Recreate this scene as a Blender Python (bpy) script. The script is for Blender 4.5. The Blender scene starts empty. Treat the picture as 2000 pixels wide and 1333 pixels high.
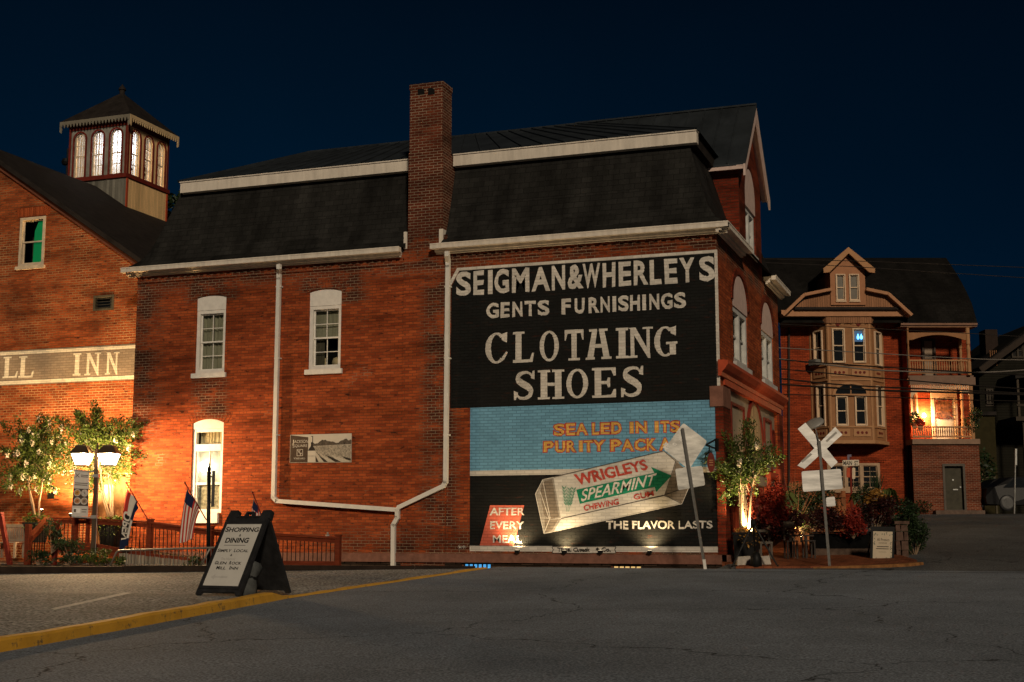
import bpy, math, random
from mathutils import Vector as V
from mathutils.geometry import tessellate_polygon
RND = random.Random(11)
rad = math.radians
sc = bpy.context.scene
COL = sc.collection

# ---------------------------------------------------------------- camera, sky, sun, exposure
FPX, YAW, PIT = 2632.0, rad(19.8), math.atan(374 / 2632.0)
CAM = V((6.09, -31.29, .79))
cd = bpy.data.cameras.new('camera')
cd.sensor_width = 36; cd.lens = FPX / 2000 * 36; cd.clip_end = 2000; cd.clip_start = .1
cam = bpy.data.objects.new('camera', cd); COL.objects.link(cam)
cam.location = CAM; cam.rotation_euler = (math.pi / 2 + PIT, 0, YAW)
sc.camera = cam

w = bpy.data.worlds.new('World'); sc.world = w; w.use_nodes = True
nt = w.node_tree; bg = nt.nodes['Background']
tc = nt.nodes.new('ShaderNodeTexCoord'); sx = nt.nodes.new('ShaderNodeSeparateXYZ')
cr = nt.nodes.new('ShaderNodeValToRGB')
nt.links.new(tc.outputs['Generated'], sx.inputs[0]); nt.links.new(sx.outputs['Z'], cr.inputs[0])
e = cr.color_ramp.elements
e[0].position = 0.0; e[0].color = (.0004, .0085, .0235, 1)
e[1].position = .43; e[1].color = (.0004, .0030, .0078, 1)
n_ = e.new(.19); n_.color = (.0003, .0082, .0225, 1)
n_ = e.new(.30); n_.color = (.0003, .0056, .0150, 1)
dp = nt.nodes.new('ShaderNodeVectorMath'); dp.operation = 'DOT_PRODUCT'; dp.inputs[1].default_value = (-.48, .87, .1)
nt.links.new(tc.outputs['Generated'], dp.inputs[0])
mr0 = nt.nodes.new('ShaderNodeMapRange'); mr0.inputs[1].default_value = .80; mr0.inputs[2].default_value = 1.0; mr0.inputs[3].default_value = .62; mr0.inputs[4].default_value = 1.12
nt.links.new(dp.outputs['Value'], mr0.inputs[0])
nz0 = nt.nodes.new('ShaderNodeTexNoise'); nz0.inputs['Scale'].default_value = 3.2; nz0.inputs['Detail'].default_value = 4; nt.links.new(tc.outputs['Generated'], nz0.inputs['Vector'])
mr1 = nt.nodes.new('ShaderNodeMapRange'); mr1.inputs[1].default_value = .3; mr1.inputs[2].default_value = .7; mr1.inputs[3].default_value = .88; mr1.inputs[4].default_value = 1.12
nt.links.new(nz0.outputs['Fac'], mr1.inputs[0])
mm0 = nt.nodes.new('ShaderNodeMath'); mm0.operation = 'MULTIPLY'; nt.links.new(mr0.outputs[0], mm0.inputs[0]); nt.links.new(mr1.outputs[0], mm0.inputs[1])
vs0 = nt.nodes.new('ShaderNodeVectorMath'); vs0.operation = 'SCALE'; nt.links.new(cr.outputs[0], vs0.inputs[0]); nt.links.new(mm0.outputs[0], vs0.inputs['Scale'])
nt.links.new(vs0.outputs[0], bg.inputs['Color']); bg.inputs['Strength'].default_value = 1.0

sd = bpy.data.lights.new('sun', 'SUN'); sd.energy = 1.7; sd.angle = rad(5); sd.color = (1, .82, .60)
sun = bpy.data.objects.new('sun', sd); COL.objects.link(sun)
SUNDIR = V((.48, -.87, .44)).normalized()          # towards the light
sun.rotation_euler = (-SUNDIR).to_track_quat('-Z', 'Y').to_euler()
sc.view_settings.view_transform = 'Standard'; sc.view_settings.look = 'None'
sc.view_settings.exposure = 0; sc.view_settings.gamma = 1
sc.cycles.use_denoising = True
sc.cycles.max_bounces = 6; sc.cycles.transparent_max_bounces = 12
sc.cycles.sample_clamp_indirect = 6

# ---------------------------------------------------------------- rays and frames
Z = V((0, 0, 1))
FW = V((-math.sin(YAW), math.cos(YAW), 0)); RT = V((math.cos(YAW), math.sin(YAW), 0))
FC = FW * math.cos(PIT) + Z * math.sin(PIT); UC = Z * math.cos(PIT) - FW * math.sin(PIT)
def hit(px, py, o, n):                               # a picture point carried out to a real plane
    r = RT * ((px - 1000) / FPX) + UC * ((666.5 - py) / FPX) + FC
    return CAM + r * ((o - CAM).dot(n) / r.dot(n))
class Fr:
    def __init__(s, o, u, v): s.o, s.u, s.v = V(o), V(u).normalized(), V(v).normalized(); s.w = s.u.cross(s.v)
    def p(s, u, v, w=0): return s.o + s.u * u + s.v * v + s.w * w
    def uv(s, px, py, w=0):
        q = hit(px, py, s.o + s.w * w, s.w) - s.o
        return q.dot(s.u), q.dot(s.v)
    def P(s, px, py, w=0): return hit(px, py, s.o + s.w * w, s.w)
A = Fr((0, 0, 0), (1, 0, 0), Z)                       # side wall
F = Fr((0, 0, 0), (0, 1, 0), Z)                       # front facade
M = Fr((0, 1, 0), (1, 0, 0), Z)                       # mill wall
def FD(depth): return Fr(CAM + FW * depth - Z * CAM.z, RT, Z)
def zg(x, y): return .0255 * (y + 1.5) if y < -1.5 else .055 * (y + 1.5) if y < 34 else .055 * 35.5 + .01 * (y - 34)
GN = V((0, -.0255, 1))
def gpt(px, py, dz=0): return hit(px, py, V((0, -1.5, dz)), GN)

# ---------------------------------------------------------------- mesh building
ROOT = {}
class MB:
    def __init__(s): s.vs, s.fs, s.ms = [], [], []
    def add(s, vs, fs, mi=0):
        b = len(s.vs); s.vs += [V(v) for v in vs]
        for f in fs: s.fs.append([i + b for i in f]); s.ms.append(mi)
        return s
    def hexa(s, q, mi=0):                              # 8 corners: bottom ring then top ring
        return s.add(q, [(3, 2, 1, 0), (4, 5, 6, 7), (0, 1, 5, 4), (1, 2, 6, 5), (2, 3, 7, 6), (3, 0, 4, 7)], mi)
    def fbox(s, fr, u0, u1, v0, v1, w0, w1, mi=0):
        return s.hexa([fr.p(u0, v0, w1), fr.p(u1, v0, w1), fr.p(u1, v0, w0), fr.p(u0, v0, w0),
                       fr.p(u0, v1, w1), fr.p(u1, v1, w1), fr.p(u1, v1, w0), fr.p(u0, v1, w0)], mi)
    def box(s, a, b, mi=0): return s.fbox(Fr((0, 0, 0), (1, 0, 0), Z), a[0], b[0], a[2], b[2], -b[1], -a[1], mi)
    def sheet(s, fr, outer, w=0, holes=(), mi=0):
        loops = [[V((u, v, 0)) for u, v in l] for l in [outer, *holes]]
        flat = [q for l in loops for q in l]
        tris = tessellate_polygon(loops)
        fs = []
        for t in tris:
            a, b, c = (flat[i] for i in t)
            cr_ = (b - a).cross(c - a).z
            if abs(cr_) > 1e-9: fs.append(t if cr_ > 0 else t[::-1])
        return s.add([fr.p(q.x, q.y, w) for q in flat], fs, mi)
    def reveal(s, fr, loop, w0, w1, mi=0):             # side walls between two depths
        n = len(loop)
        s.add([fr.p(u, v, w0) for u, v in loop] + [fr.p(u, v, w1) for u, v in loop],
              [(i, (i + 1) % n, n + (i + 1) % n, n + i) for i in range(n)], mi); return s
    def prism(s, fr, loop, w0, w1, mi=0, back=False):
        ar = sum(loop[i][0] * loop[(i + 1) % len(loop)][1] - loop[(i + 1) % len(loop)][0] * loop[i][1] for i in range(len(loop)))
        if ar < 0: loop = loop[::-1]
        s.sheet(fr, loop, w1, (), mi); s.reveal(fr, loop, w0, w1, mi)
        if back:
            k = len(s.fs); s.sheet(fr, loop, w0, (), mi)
            for i in range(k, len(s.fs)): s.fs[i] = s.fs[i][::-1]
        return s
    def ring(s, fr, outer, inner, w0, w1, mi=0):       # frame between two loops of equal count
        n = len(outer)
        s.add([fr.p(*q, w1) for q in outer] + [fr.p(*q, w1) for q in inner], [(i, (i + 1) % n, n + (i + 1) % n, n + i) for i in range(n)], mi)
        s.reveal(fr, outer, w0, w1, mi); s.reveal(fr, inner[::-1], w0, w1, mi); return s
    def tube(s, pts, r, n=8, mi=0):
        pts = [V(p) for p in pts]; rs = r if isinstance(r, (list, tuple)) else [r] * len(pts)
        rings = []; ref = None
        for i, p in enumerate(pts):
            d = (pts[min(i + 1, len(pts) - 1)] - pts[max(i - 1, 0)]).normalized()
            if ref is None: ref = d.orthogonal().normalized()
            ref = (ref - d * ref.dot(d)); ref = ref.normalized() if ref.length > 1e-6 else d.orthogonal().normalized()
            b = d.cross(ref)
            rings += [p + (ref * math.cos(2 * math.pi * k / n) + b * math.sin(2 * math.pi * k / n)) * rs[i] for k in range(n)]
        fs = [(i * n + k, i * n + (k + 1) % n, (i + 1) * n + (k + 1) % n, (i + 1) * n + k) for i in range(len(pts) - 1) for k in range(n)]
        fs += [tuple(range(n))[::-1], tuple((len(pts) - 1) * n + k for k in range(n))]
        return s.add(rings, fs, mi)
    def bar(s, p, q, wid, hei, up=Z, mi=0):            # rectangular bar between two points
        p, q = V(p), V(q); d = (q - p).normalized(); x = d.cross(up).normalized(); y = x.cross(d)
        c = [(-1, -1), (1, -1), (1, 1), (-1, 1)]
        v = [b + x * (a * wid / 2) + y * (e_ * hei / 2) for b in (p, q) for a, e_ in c]
        return s.add(v, [(0, 1, 2, 3), (7, 6, 5, 4), (0, 4, 5, 1), (1, 5, 6, 2), (2, 6, 7, 3), (3, 7, 4, 0)], mi)
    def lathe(s, o, prof, n=16, axis=Z, mi=0, a0=0.0):
        axis = V(axis).normalized(); x = axis.orthogonal().normalized() if abs(axis.z) < .99 else V((1, 0, 0)); y = axis.cross(x)
        vs = [V(o) + axis * h + (x * math.cos(a0 + 2 * math.pi * k / n) + y * math.sin(a0 + 2 * math.pi * k / n)) * r for r, h in prof for k in range(n)]
        m_ = len(prof)
        fs = [(i * n + k, i * n + (k + 1) % n, (i + 1) * n + (k + 1) % n, (i + 1) * n + k) for i in range(m_ - 1) for k in range(n)]
        fs += [tuple(range(n))[::-1], tuple((m_ - 1) * n + k for k in range(n))]
        return s.add(vs, fs, mi)
    def build(s, name, mats, parent=None, smooth=False, loc=None, label=None):
        o0 = V((0, 0, 0))
        if parent is not None: o0 = ROOT[parent]
        elif loc is not None: o0 = V(loc)
        me = bpy.data.meshes.new(name)
        me.from_pydata([v - o0 for v in s.vs], [], s.fs)
        for m_ in (mats if isinstance(mats, (list, tuple)) else [mats]): me.materials.append(m_)
        uvl = me.uv_layers.new(name='UVMap')
        for p in me.polygons:
            p.material_index = s.ms[p.index]; p.use_smooth = smooth
            n = p.normal
            if abs(n.z) > .95: t, b = V((1, 0, 0)), V((0, 1, 0))
            else: t = Z.cross(n).normalized(); b = n.cross(t)
            for li in p.loop_indices:
                q = s.vs[me.loops[li].vertex_index]; uvl.data[li].uv = (q.dot(t), q.dot(b))
        o = bpy.data.objects.new(name, me); COL.objects.link(o)
        ROOT[o] = o0
        if parent is not None: o.parent = parent
        else: o.location = o0
        if label: o['label'] = label
        return o
def thing(name, label, cat, loc, group=None):
    o = bpy.data.objects.new(name, None); COL.objects.link(o); o.location = V(loc); o.empty_display_size = .2
    o['label'] = label; o['category'] = cat
    if group: o['group'] = group
    ROOT[o] = V(loc); return o
def tag(o, label, cat, group=None):
    o['label'] = label; o['category'] = cat
    if group: o['group'] = group
    return o
def struct(o, kind='structure'): o['kind'] = kind; return o
def lamp(kind, name, loc, parent, energy, color, size=.05, target=None, angle=90, blend=.6):
    l = bpy.data.lights.new(name, kind); l.energy = energy; l.color = color
    l.shadow_soft_size = size
    o = bpy.data.objects.new(name, l); COL.objects.link(o); o.parent = parent; o.location = V(loc) - ROOT[parent]
    if kind == 'SPOT':
        l.spot_size = rad(angle); l.spot_blend = blend
        o.rotation_euler = (V(target) - V(loc)).to_track_quat('-Z', 'Y').to_euler()
    return o

# ---------------------------------------------------------------- materials
def newmat(name):
    m = bpy.data.materials.new(name); m.use_nodes = True
    return m, m.node_tree, m.node_tree.nodes['Principled BSDF']
def N(t, typ, **k):
    n = t.nodes.new(typ)
    for a, b in k.items(): setattr(n, a, b)
    return n
def col4(c): return (*c, 1)
def ramp(t, src, p0, p1, c0=(0, 0, 0), c1=(1, 1, 1)):
    r = N(t, 'ShaderNodeValToRGB'); t.links.new(src, r.inputs[0])
    r.color_ramp.elements[0].position = p0; r.color_ramp.elements[0].color = col4(c0)
    r.color_ramp.elements[1].position = p1; r.color_ramp.elements[1].color = col4(c1)
    return r.outputs[0]
def mixc(t, f, a, b, typ='MIX'):
    m = N(t, 'ShaderNodeMix', data_type='RGBA', blend_type=typ)
    for s_, x in ((m.inputs[0], f), (m.inputs[6], a), (m.inputs[7], b)):
        if isinstance(x, (int, float)): s_.default_value = x
        elif isinstance(x, tuple): s_.default_value = col4(x)
        else: t.links.new(x, s_)
    return m.outputs[2]
def noise(t, vec, scale, detail=3, rough=.55, sc3=None):
    n = N(t, 'ShaderNodeTexNoise'); n.inputs['Scale'].default_value = scale
    n.inputs['Detail'].default_value = detail; n.inputs['Roughness'].default_value = rough
    if sc3:
        mp = N(t, 'ShaderNodeMapping'); mp.inputs['Scale'].default_value = sc3
        t.links.new(vec, mp.inputs[0]); vec = mp.outputs[0]
    t.links.new(vec, n.inputs['Vector']); return n.outputs['Fac']
def bump(t, bs, h, strength, dist=.02):
    b = N(t, 'ShaderNodeBump'); b.inputs['Strength'].default_value = strength; b.inputs['Distance'].default_value = dist
    t.links.new(h, b.inputs['Height']); t.links.new(b.outputs[0], bs.inputs['Normal'])
def uvn(t): return N(t, 'ShaderNodeUVMap').outputs[0]
def objn(t): return N(t, 'ShaderNodeTexCoord').outputs['Object']
def bricknode(t, uv, c1, c2, mc, ms=.009, rh=.074, bw=.215, wob=.004):
    nz = N(t, 'ShaderNodeTexNoise'); nz.inputs['Scale'].default_value = 5; t.links.new(uv, nz.inputs['Vector'])
    va = N(t, 'ShaderNodeVectorMath', operation='MULTIPLY_ADD'); va.inputs[1].default_value = (wob, wob, 0)
    t.links.new(nz.outputs['Color'], va.inputs[0]); t.links.new(uv, va.inputs[2])
    b = N(t, 'ShaderNodeTexBrick'); t.links.new(va.outputs[0], b.inputs['Vector'])
    b.inputs['Scale'].default_value = 1; b.inputs['Brick Width'].default_value = bw; b.inputs['Row Height'].default_value = rh
    b.inputs['Mortar Size'].default_value = ms; b.inputs['Mortar Smooth'].default_value = .3; b.inputs['Bias'].default_value = -.1
    for k, c in (('Color1', c1), ('Color2', c2), ('Mortar', mc)):
        if isinstance(c, tuple): b.inputs[k].default_value = col4(c)
        else: t.links.new(c, b.inputs[k])
    return b
def mat_brick(name, c1=(.30, .060, .020), c2=(.16, .032, .013), mdark=(.10, .045, .025), mlight=(.42, .34, .25), lt=(.52, .62), stain=.75, lscale=.5, ms=.009, zones=None):
    m, t, bs = newmat(name); uv = uvn(t)
    ml = ramp(t, noise(t, uv, lscale, 4, .65), *lt); zm = None
    if zones:                                         # courses repointed in pale mortar, with sootier bricks
        sp = N(t, 'ShaderNodeSeparateXYZ'); t.links.new(uv, sp.inputs[0])
        for conds in zones:
          zc = None
          for ax, a, b_, c_, d_ in conds:
            r1 = N(t, 'ShaderNodeMapRange'); r2 = N(t, 'ShaderNodeMapRange'); k_ = N(t, 'ShaderNodeMath', operation='MULTIPLY')
            for r_, x0, x1 in ((r1, a, b_), (r2, d_, c_)):
                t.links.new(sp.outputs[ax], r_.inputs[0]); r_.inputs[1].default_value = x0; r_.inputs[2].default_value = x1
            t.links.new(r1.outputs[0], k_.inputs[0]); t.links.new(r2.outputs[0], k_.inputs[1])
            if zc is None: zc = k_.outputs[0]
            else:
                mx = N(t, 'ShaderNodeMath', operation='MULTIPLY'); t.links.new(zc, mx.inputs[0]); t.links.new(k_.outputs[0], mx.inputs[1]); zc = mx.outputs[0]
          if zm is None: zm = zc
          else:
            mx = N(t, 'ShaderNodeMath', operation='MAXIMUM'); t.links.new(zm, mx.inputs[0]); t.links.new(zc, mx.inputs[1]); zm = mx.outputs[0]
        k_ = N(t, 'ShaderNodeMath', operation='MULTIPLY'); t.links.new(zm, k_.inputs[0]); t.links.new(ramp(t, noise(t, uv, 1.3, 4, .7, (1, 1.6, 1)), .36, .56), k_.inputs[1]); zm = k_.outputs[0]
        ml = mixc(t, zm, ml, (.9, .9, .9))
    mc = mixc(t, ml, mdark, mlight)
    b = bricknode(t, uv, c1, c2, mc, ms)
    odd = ramp(t, noise(t, uv, 1.0, 2, .5, (4.6, 13.5, 1)), .62, .72)          # scattered burnt bricks
    c = mixc(t, odd, b.outputs['Color'], mixc(t, b.outputs['Fac'], (.07, .02, .012), mc))
    if zm is not None: c = mixc(t, zm, c, mixc(t, 1.0, c, (.42, .40, .42), 'MULTIPLY') if False else mixc(t, b.outputs['Fac'], (.075, .022, .012), mc))
    st = ramp(t, noise(t, uv, 1.0, 5, .62, (.35, 1.5, 1)), .34, .56, (1 - stain,) * 3, (1.08, 1.08, 1.08))
    c = mixc(t, 1.0, c, st, 'MULTIPLY')
    st2 = ramp(t, noise(t, uv, 2.2, 4, .6, (.35, 2.6, 1)), .3, .60, (.62, .58, .58), (1.08, 1.08, 1.08))
    c = mixc(t, 1.0, c, st2, 'MULTIPLY')
    fine = ramp(t, noise(t, uv, 60, 3), .3, .7, (.8, .8, .8), (1.15, 1.15, 1.15))
    c = mixc(t, 1.0, c, fine, 'MULTIPLY')
    t.links.new(c, bs.inputs['Base Color']); bs.inputs['Roughness'].default_value = .85; bs.inputs['Specular IOR Level'].default_value = .1
    ad = N(t, 'ShaderNodeMath', operation='MULTIPLY_ADD'); ad.inputs[1].default_value = .25
    t.links.new(noise(t, uv, 45, 3), ad.inputs[0])
    inv = N(t, 'ShaderNodeMath', operation='SUBTRACT'); inv.inputs[0].default_value = 1; t.links.new(b.outputs['Fac'], inv.inputs[1])
    t.links.new(inv.outputs[0], ad.inputs[2]); bump(t, bs, ad.outputs[0], .7, .012)
    return m
def mat_paint(name, c, wear=.25, under=(.20, .05, .02), joint=.72):
    m, t, bs = newmat(name); uv = uvn(t)
    lo = tuple(x * .86 for x in c); hi = tuple(min(1, x * 1.1) for x in c)
    b = bricknode(t, uv, hi, lo, tuple(x * joint for x in c), .008)
    f = ramp(t, noise(t, uv, 5, 6, .75, (.5, 2.4, 1)), .58, .72)
    k = N(t, 'ShaderNodeMath', operation='MULTIPLY'); k.inputs[1].default_value = wear; t.links.new(f, k.inputs[0])
    cc = mixc(t, k.outputs[0], b.outputs['Color'], under)
    cc = mixc(t, 1.0, cc, ramp(t, noise(t, uv, 1.1, 5, .65), .3, .7, (.82, .82, .82), (1.08, 1.08, 1.08)), 'MULTIPLY')
    t.links.new(cc, bs.inputs['Base Color']); bs.inputs['Roughness'].default_value = .75; bs.inputs['Specular IOR Level'].default_value = .08
    inv = N(t, 'ShaderNodeMath', operation='SUBTRACT'); inv.inputs[0].default_value = 1; t.links.new(b.outputs['Fac'], inv.inputs[1])
    bump(t, bs, inv.outputs[0], .6, .01)
    return m
def mat(name, c, rough=.6, metal=0, var=.15, scale=4, bmp=0, bscale=40, coord='obj', stretch=None, spec=None):
    m, t, bs = newmat(name); co = uvn(t) if coord == 'uv' else objn(t)
    lo = tuple(x * (1 - var) for x in c); hi = tuple(min(1, x * (1 + var)) for x in c)
    cc = ramp(t, noise(t, co, scale, 5, .65, stretch), .32, .68, lo, hi)
    t.links.new(cc, bs.inputs['Base Color']); bs.inputs['Roughness'].default_value = rough; bs.inputs['Metallic'].default_value = metal
    bs.inputs['Specular IOR Level'].default_value = (.5 if rough < .46 else .12) if spec is None else spec
    if bmp: bump(t, bs, noise(t, co, bscale, 4), bmp, .01)
    return m
def mat_emit(name, c, s):
    m, t, bs = newmat(name); bs.inputs['Base Color'].default_value = col4(c)
    bs.inputs['Emission Color'].default_value = col4(c); bs.inputs['Emission Strength'].default_value = s; return m
def mat_lampglass(name, c, s):                        # glowing glass that lets the bulb's own light out
    m = bpy.data.materials.new(name); m.use_nodes = True; t = m.node_tree; t.nodes.clear()
    o = N(t, 'ShaderNodeOutputMaterial'); a = N(t, 'ShaderNodeAddShader'); e_ = N(t, 'ShaderNodeEmission'); tr = N(t, 'ShaderNodeBsdfTransparent')
    e_.inputs[0].default_value = col4(c); e_.inputs[1].default_value = s
    t.links.new(e_.outputs[0], a.inputs[0]); t.links.new(tr.outputs[0], a.inputs[1]); t.links.new(a.outputs[0], o.inputs[0]); return m
def mat_glass(name, tint=(.85, .86, .82), refl=.16):
    m = bpy.data.materials.new(name); m.use_nodes = True; t = m.node_tree; t.nodes.clear()
    o = N(t, 'ShaderNodeOutputMaterial'); a = N(t, 'ShaderNodeMixShader'); g = N(t, 'ShaderNodeBsdfGlossy'); tr = N(t, 'ShaderNodeBsdfTransparent')
    g.inputs['Roughness'].default_value = .03; tr.inputs[0].default_value = col4(tint)
    lw = N(t, 'ShaderNodeLayerWeight'); lw.inputs[0].default_value = refl
    t.links.new(lw.outputs['Fresnel'], a.inputs[0]); t.links.new(tr.outputs[0], a.inputs[1]); t.links.new(g.outputs[0], a.inputs[2]); t.links.new(a.outputs[0], o.inputs[0]); return m
def mat_leaf(name, c, var=.5, trans=.35):
    m = bpy.data.materials.new(name); m.use_nodes = True; t = m.node_tree; t.nodes.clear()
    o = N(t, 'ShaderNodeOutputMaterial'); mx = N(t, 'ShaderNodeMixShader'); bs = N(t, 'ShaderNodeBsdfPrincipled'); tr = N(t, 'ShaderNodeBsdfTranslucent')
    g = N(t, 'ShaderNodeNewGeometry')
    cc = ramp(t, g.outputs['Random Per Island'], 0, 1, tuple(x * (1 - var) for x in c), tuple(min(1, x * (1 + var)) for x in c))
    t.links.new(cc, bs.inputs['Base Color']); bs.inputs['Roughness'].default_value = .5; bs.inputs['Specular IOR Level'].default_value = .3
    t.links.new(cc, tr.inputs[0]); mx.inputs[0].default_value = trans
    t.links.new(bs.outputs[0], mx.inputs[1]); t.links.new(tr.outputs[0], mx.inputs[2]); t.links.new(mx.outputs[0], o.inputs[0]); return m
def mat_asphalt(name, c, light, grain=90, cracks=True, lowvar=.35):
    m, t, bs = newmat(name); co = objn(t)
    g1 = ramp(t, noise(t, co, grain, 2, .6), .40, .64, tuple(x * .6 for x in c), light)
    big = ramp(t, noise(t, co, .28, 5, .6), .3, .7, (1 - lowvar,) * 3, (1.15, 1.15, 1.15))
    cc = mixc(t, 1.0, g1, big, 'MULTIPLY')
    patch = ramp(t, noise(t, co, 1.7, 4, .6, (1, .45, 1)), .35, .65, (.92, .92, .92), (1.05, 1.05, 1.05))
    cc = mixc(t, 1.0, cc, patch, 'MULTIPLY')
    if cracks:
        v = N(t, 'ShaderNodeTexVoronoi', feature='DISTANCE_TO_EDGE'); v.inputs['Scale'].default_value = .16
        nz = N(t, 'ShaderNodeTexNoise'); nz.inputs['Scale'].default_value = 1.6; nz.inputs['Detail'].default_value = 5; t.links.new(co, nz.inputs['Vector'])
        va = N(t, 'ShaderNodeVectorMath', operation='MULTIPLY_ADD'); va.inputs[1].default_value = (1.1, 1.1, 0)
        t.links.new(nz.outputs['Color'], va.inputs[0]); t.links.new(co, va.inputs[2]); t.links.new(va.outputs[0], v.inputs['Vector'])
        ck = ramp(t, v.outputs['Distance'], .0003, .0020)
        cc = mixc(t, ck, (.012, .012, .012), cc)
    t.links.new(cc, bs.inputs['Base Color']); bs.inputs['Roughness'].default_value = .85; bs.inputs['Specular IOR Level'].default_value = .1
    bump(t, bs, noise(t, co, grain, 3, .7), .55, .012); return m
def mat_rows(name, c, row, width, offset=.5, dark=.55, rough=.8, var=.3, bmp=.5, ms=.006, streak=.5):
    m, t, bs = newmat(name); uv = uvn(t)
    b = bricknode(t, uv, tuple(x * (1 + var) for x in c), tuple(x * (1 - var) for x in c), tuple(x * dark for x in c), ms, row, width, .003)
    b.offset = offset
    s1 = ramp(t, noise(t, uv, 1.0, 5, .65, (1.2, .25, 1)), .3, .68, (1 - streak,) * 3, (1.2, 1.2, 1.2))
    cc = mixc(t, 1.0, b.outputs['Color'], s1, 'MULTIPLY')
    cc = mixc(t, 1.0, cc, ramp(t, noise(t, uv, 30, 3), .3, .7, (.8, .8, .8), (1.2, 1.2, 1.2)), 'MULTIPLY')
    t.links.new(cc, bs.inputs['Base Color']); bs.inputs['Roughness'].default_value = rough; bs.inputs['Specular IOR Level'].default_value = .08
    inv = N(t, 'ShaderNodeMath', operation='SUBTRACT'); inv.inputs[0].default_value = 1; t.links.new(b.outputs['Fac'], inv.inputs[1])
    bump(t, bs, inv.outputs[0], bmp, .01); return m

BRICK = mat_brick('red_brick', c1=(.42, .090, .025), c2=(.23, .042, .014), mdark=(.16, .058, .028), mlight=(.33, .25, .17), lt=(.64, .74), lscale=.9, stain=.36, ms=.008,
                  zones=[[(1, 7.25, 7.62, 9, 9.1)], [(0, -7.75, -7.35, -6.8, -6.5)], [(0, -30, -29, -15.9, -15.2), (1, 2.5, 4.5, 20, 21)], [(1, -.6, -.5, .5, 1.1), (0, -11, -9, 20, 21)],
                         [(0, -14.5, -14.25, -13.4, -13.2), (1, 3.7, 4.0, 4.88, 4.92)], [(0, -11.3, -11.0, -9.5, -9.1), (1, 7.05, 7.15, 7.5, 7.6)], [(0, -9.95, -9.9, -9.5, -9.0), (1, 6.7, 6.8, 7.3, 7.4)], [(0, -14.8, -14.5, -13.2, -12.9), (1, 7.0, 7.1, 7.6, 7.7)]])
BRICKC = mat_brick('chimney_brick', c1=(.15, .036, .016), c2=(.09, .022, .011), lt=(.30, .45), mlight=(.36, .27, .19), stain=.45)
BRICKF = mat_brick('front_brick', c1=(.24, .034, .013), c2=(.16, .024, .011), lt=(.68, .8))
BRICKM = mat_brick('mill_brick', c1=(.42, .098, .027), c2=(.22, .046, .015), mdark=(.22, .085, .035), mlight=(.50, .30, .14), lt=(.42, .60), stain=.4, lscale=.35, ms=.012)
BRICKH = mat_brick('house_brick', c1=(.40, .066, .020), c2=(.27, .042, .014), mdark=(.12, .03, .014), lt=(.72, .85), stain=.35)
BRICKB = mat_brick('basement_brick', c1=(.20, .045, .018), c2=(.12, .03, .014), mlight=(.26, .15, .10), lt=(.2, .3), stain=.4, ms=.012)
WHITE = mat('white_paint', (.74, .71, .66), .5, var=.1, scale=6)
TRIM = mat('weathered_white_trim', (.66, .60, .52), .6, var=.15, scale=3, stretch=(2, 1, .3))
CREAM = mat('cream_board', (.62, .50, .36), .6, var=.2, scale=5)
PINKW = mat('pale_pink_board', (.62, .47, .42), .6, var=.12, scale=5)
GREYW = mat('grey_white_trim', (.50, .50, .48), .6, var=.15)
SLATE = mat_rows('slate_shingle', (.024, .0235, .022), .16, .28, .5, .5, .75, .2, .5, .008, .75)
METALR = mat('standing_seam_metal', (.030, .036, .042), .5, .3, var=.3, scale=1.5)
ROOFD = mat('dark_roof', (.022, .018, .016), .8, var=.4, scale=3, bmp=.3)
STONE = mat('brownstone', (.20, .095, .068), .85, var=.25, scale=5, bmp=.3)
RUBBLE = mat_rows('rubble_foundation', (.075, .05, .035), .12, .34, .5, .3, .9, .5, .8, .02)
DOWN = mat('painted_downspout', (.70, .68, .63), .4, var=.08)
GLASS = mat_glass('window_glass', refl=.045)
DARKG = mat('dark_glass', (.012, .014, .016), .06, var=.3, scale=1.5)
CURT = mat('grey_curtain', (.34, .33, .28), .9, var=.25, scale=30, stretch=(1, 1, .05))
CURTL = mat('lit_curtain', (.6, .5, .36), .9, var=.3, scale=24, stretch=(1, 1, .05))
BLACK = mat('black_paint_metal', (.008, .008, .008), .5, var=.3, spec=.15)
RUBBER = mat('black_plastic', (.020, .020, .021), .45, var=.4, scale=7, bmp=.15, spec=.35)
GALV = mat('galvanised_steel', (.42, .42, .40), .38, .75, var=.2, scale=8)
ALUM = mat('bare_aluminium', (.48, .47, .45), .42, .72, var=.3, scale=3, stretch=(.3, 1, 3))
ALUMD = mat('dull_aluminium', (.40, .39, .36), .38, .6, var=.35, scale=4, stretch=(.5, 1, 2))
REDWOOD = mat('red_stained_wood', (.15, .030, .013), .55, var=.3, scale=5, stretch=(.4, .4, 3))
DKRED = mat('dark_red_paint', (.15, .022, .014), .6, var=.25)
ORANGE = mat('red_orange_paint', (.42, .07, .03), .5, var=.2)
PANELT = mat('tan_panel', (.26, .215, .16), .6, var=.15, scale=3)
PLANK = mat_rows('arch_planks', (.42, .30, .17), 30, .11, 0, .45, .6, .35, .5, .006, .5)
LEAF = mat_leaf('crepe_leaf', (.055, .085, .014), .6, .22)
LEAFD = mat_leaf('dark_leaf', (.03, .055, .02), .5)
LEAFR = mat_leaf('red_leaf', (.30, .035, .022), .6)
LEAFP = mat_leaf('purple_leaf', (.05, .014, .012), .5)
LEAFY = mat_leaf('yellow_leaf', (.42, .22, .05), .5)
LEAFE = mat_leaf('elephant_leaf', (.13, .16, .045), .35)
PETAL = mat_leaf('white_petal', (.72, .64, .54), .15, .3)
BARK = mat('smooth_pale_bark', (.24, .17, .11), .7, var=.3, scale=6, stretch=(1, 1, .25))
DIRT = mat('bare_soil', (.05, .04, .03), .95, var=.4, scale=6, bmp=.5)
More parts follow.
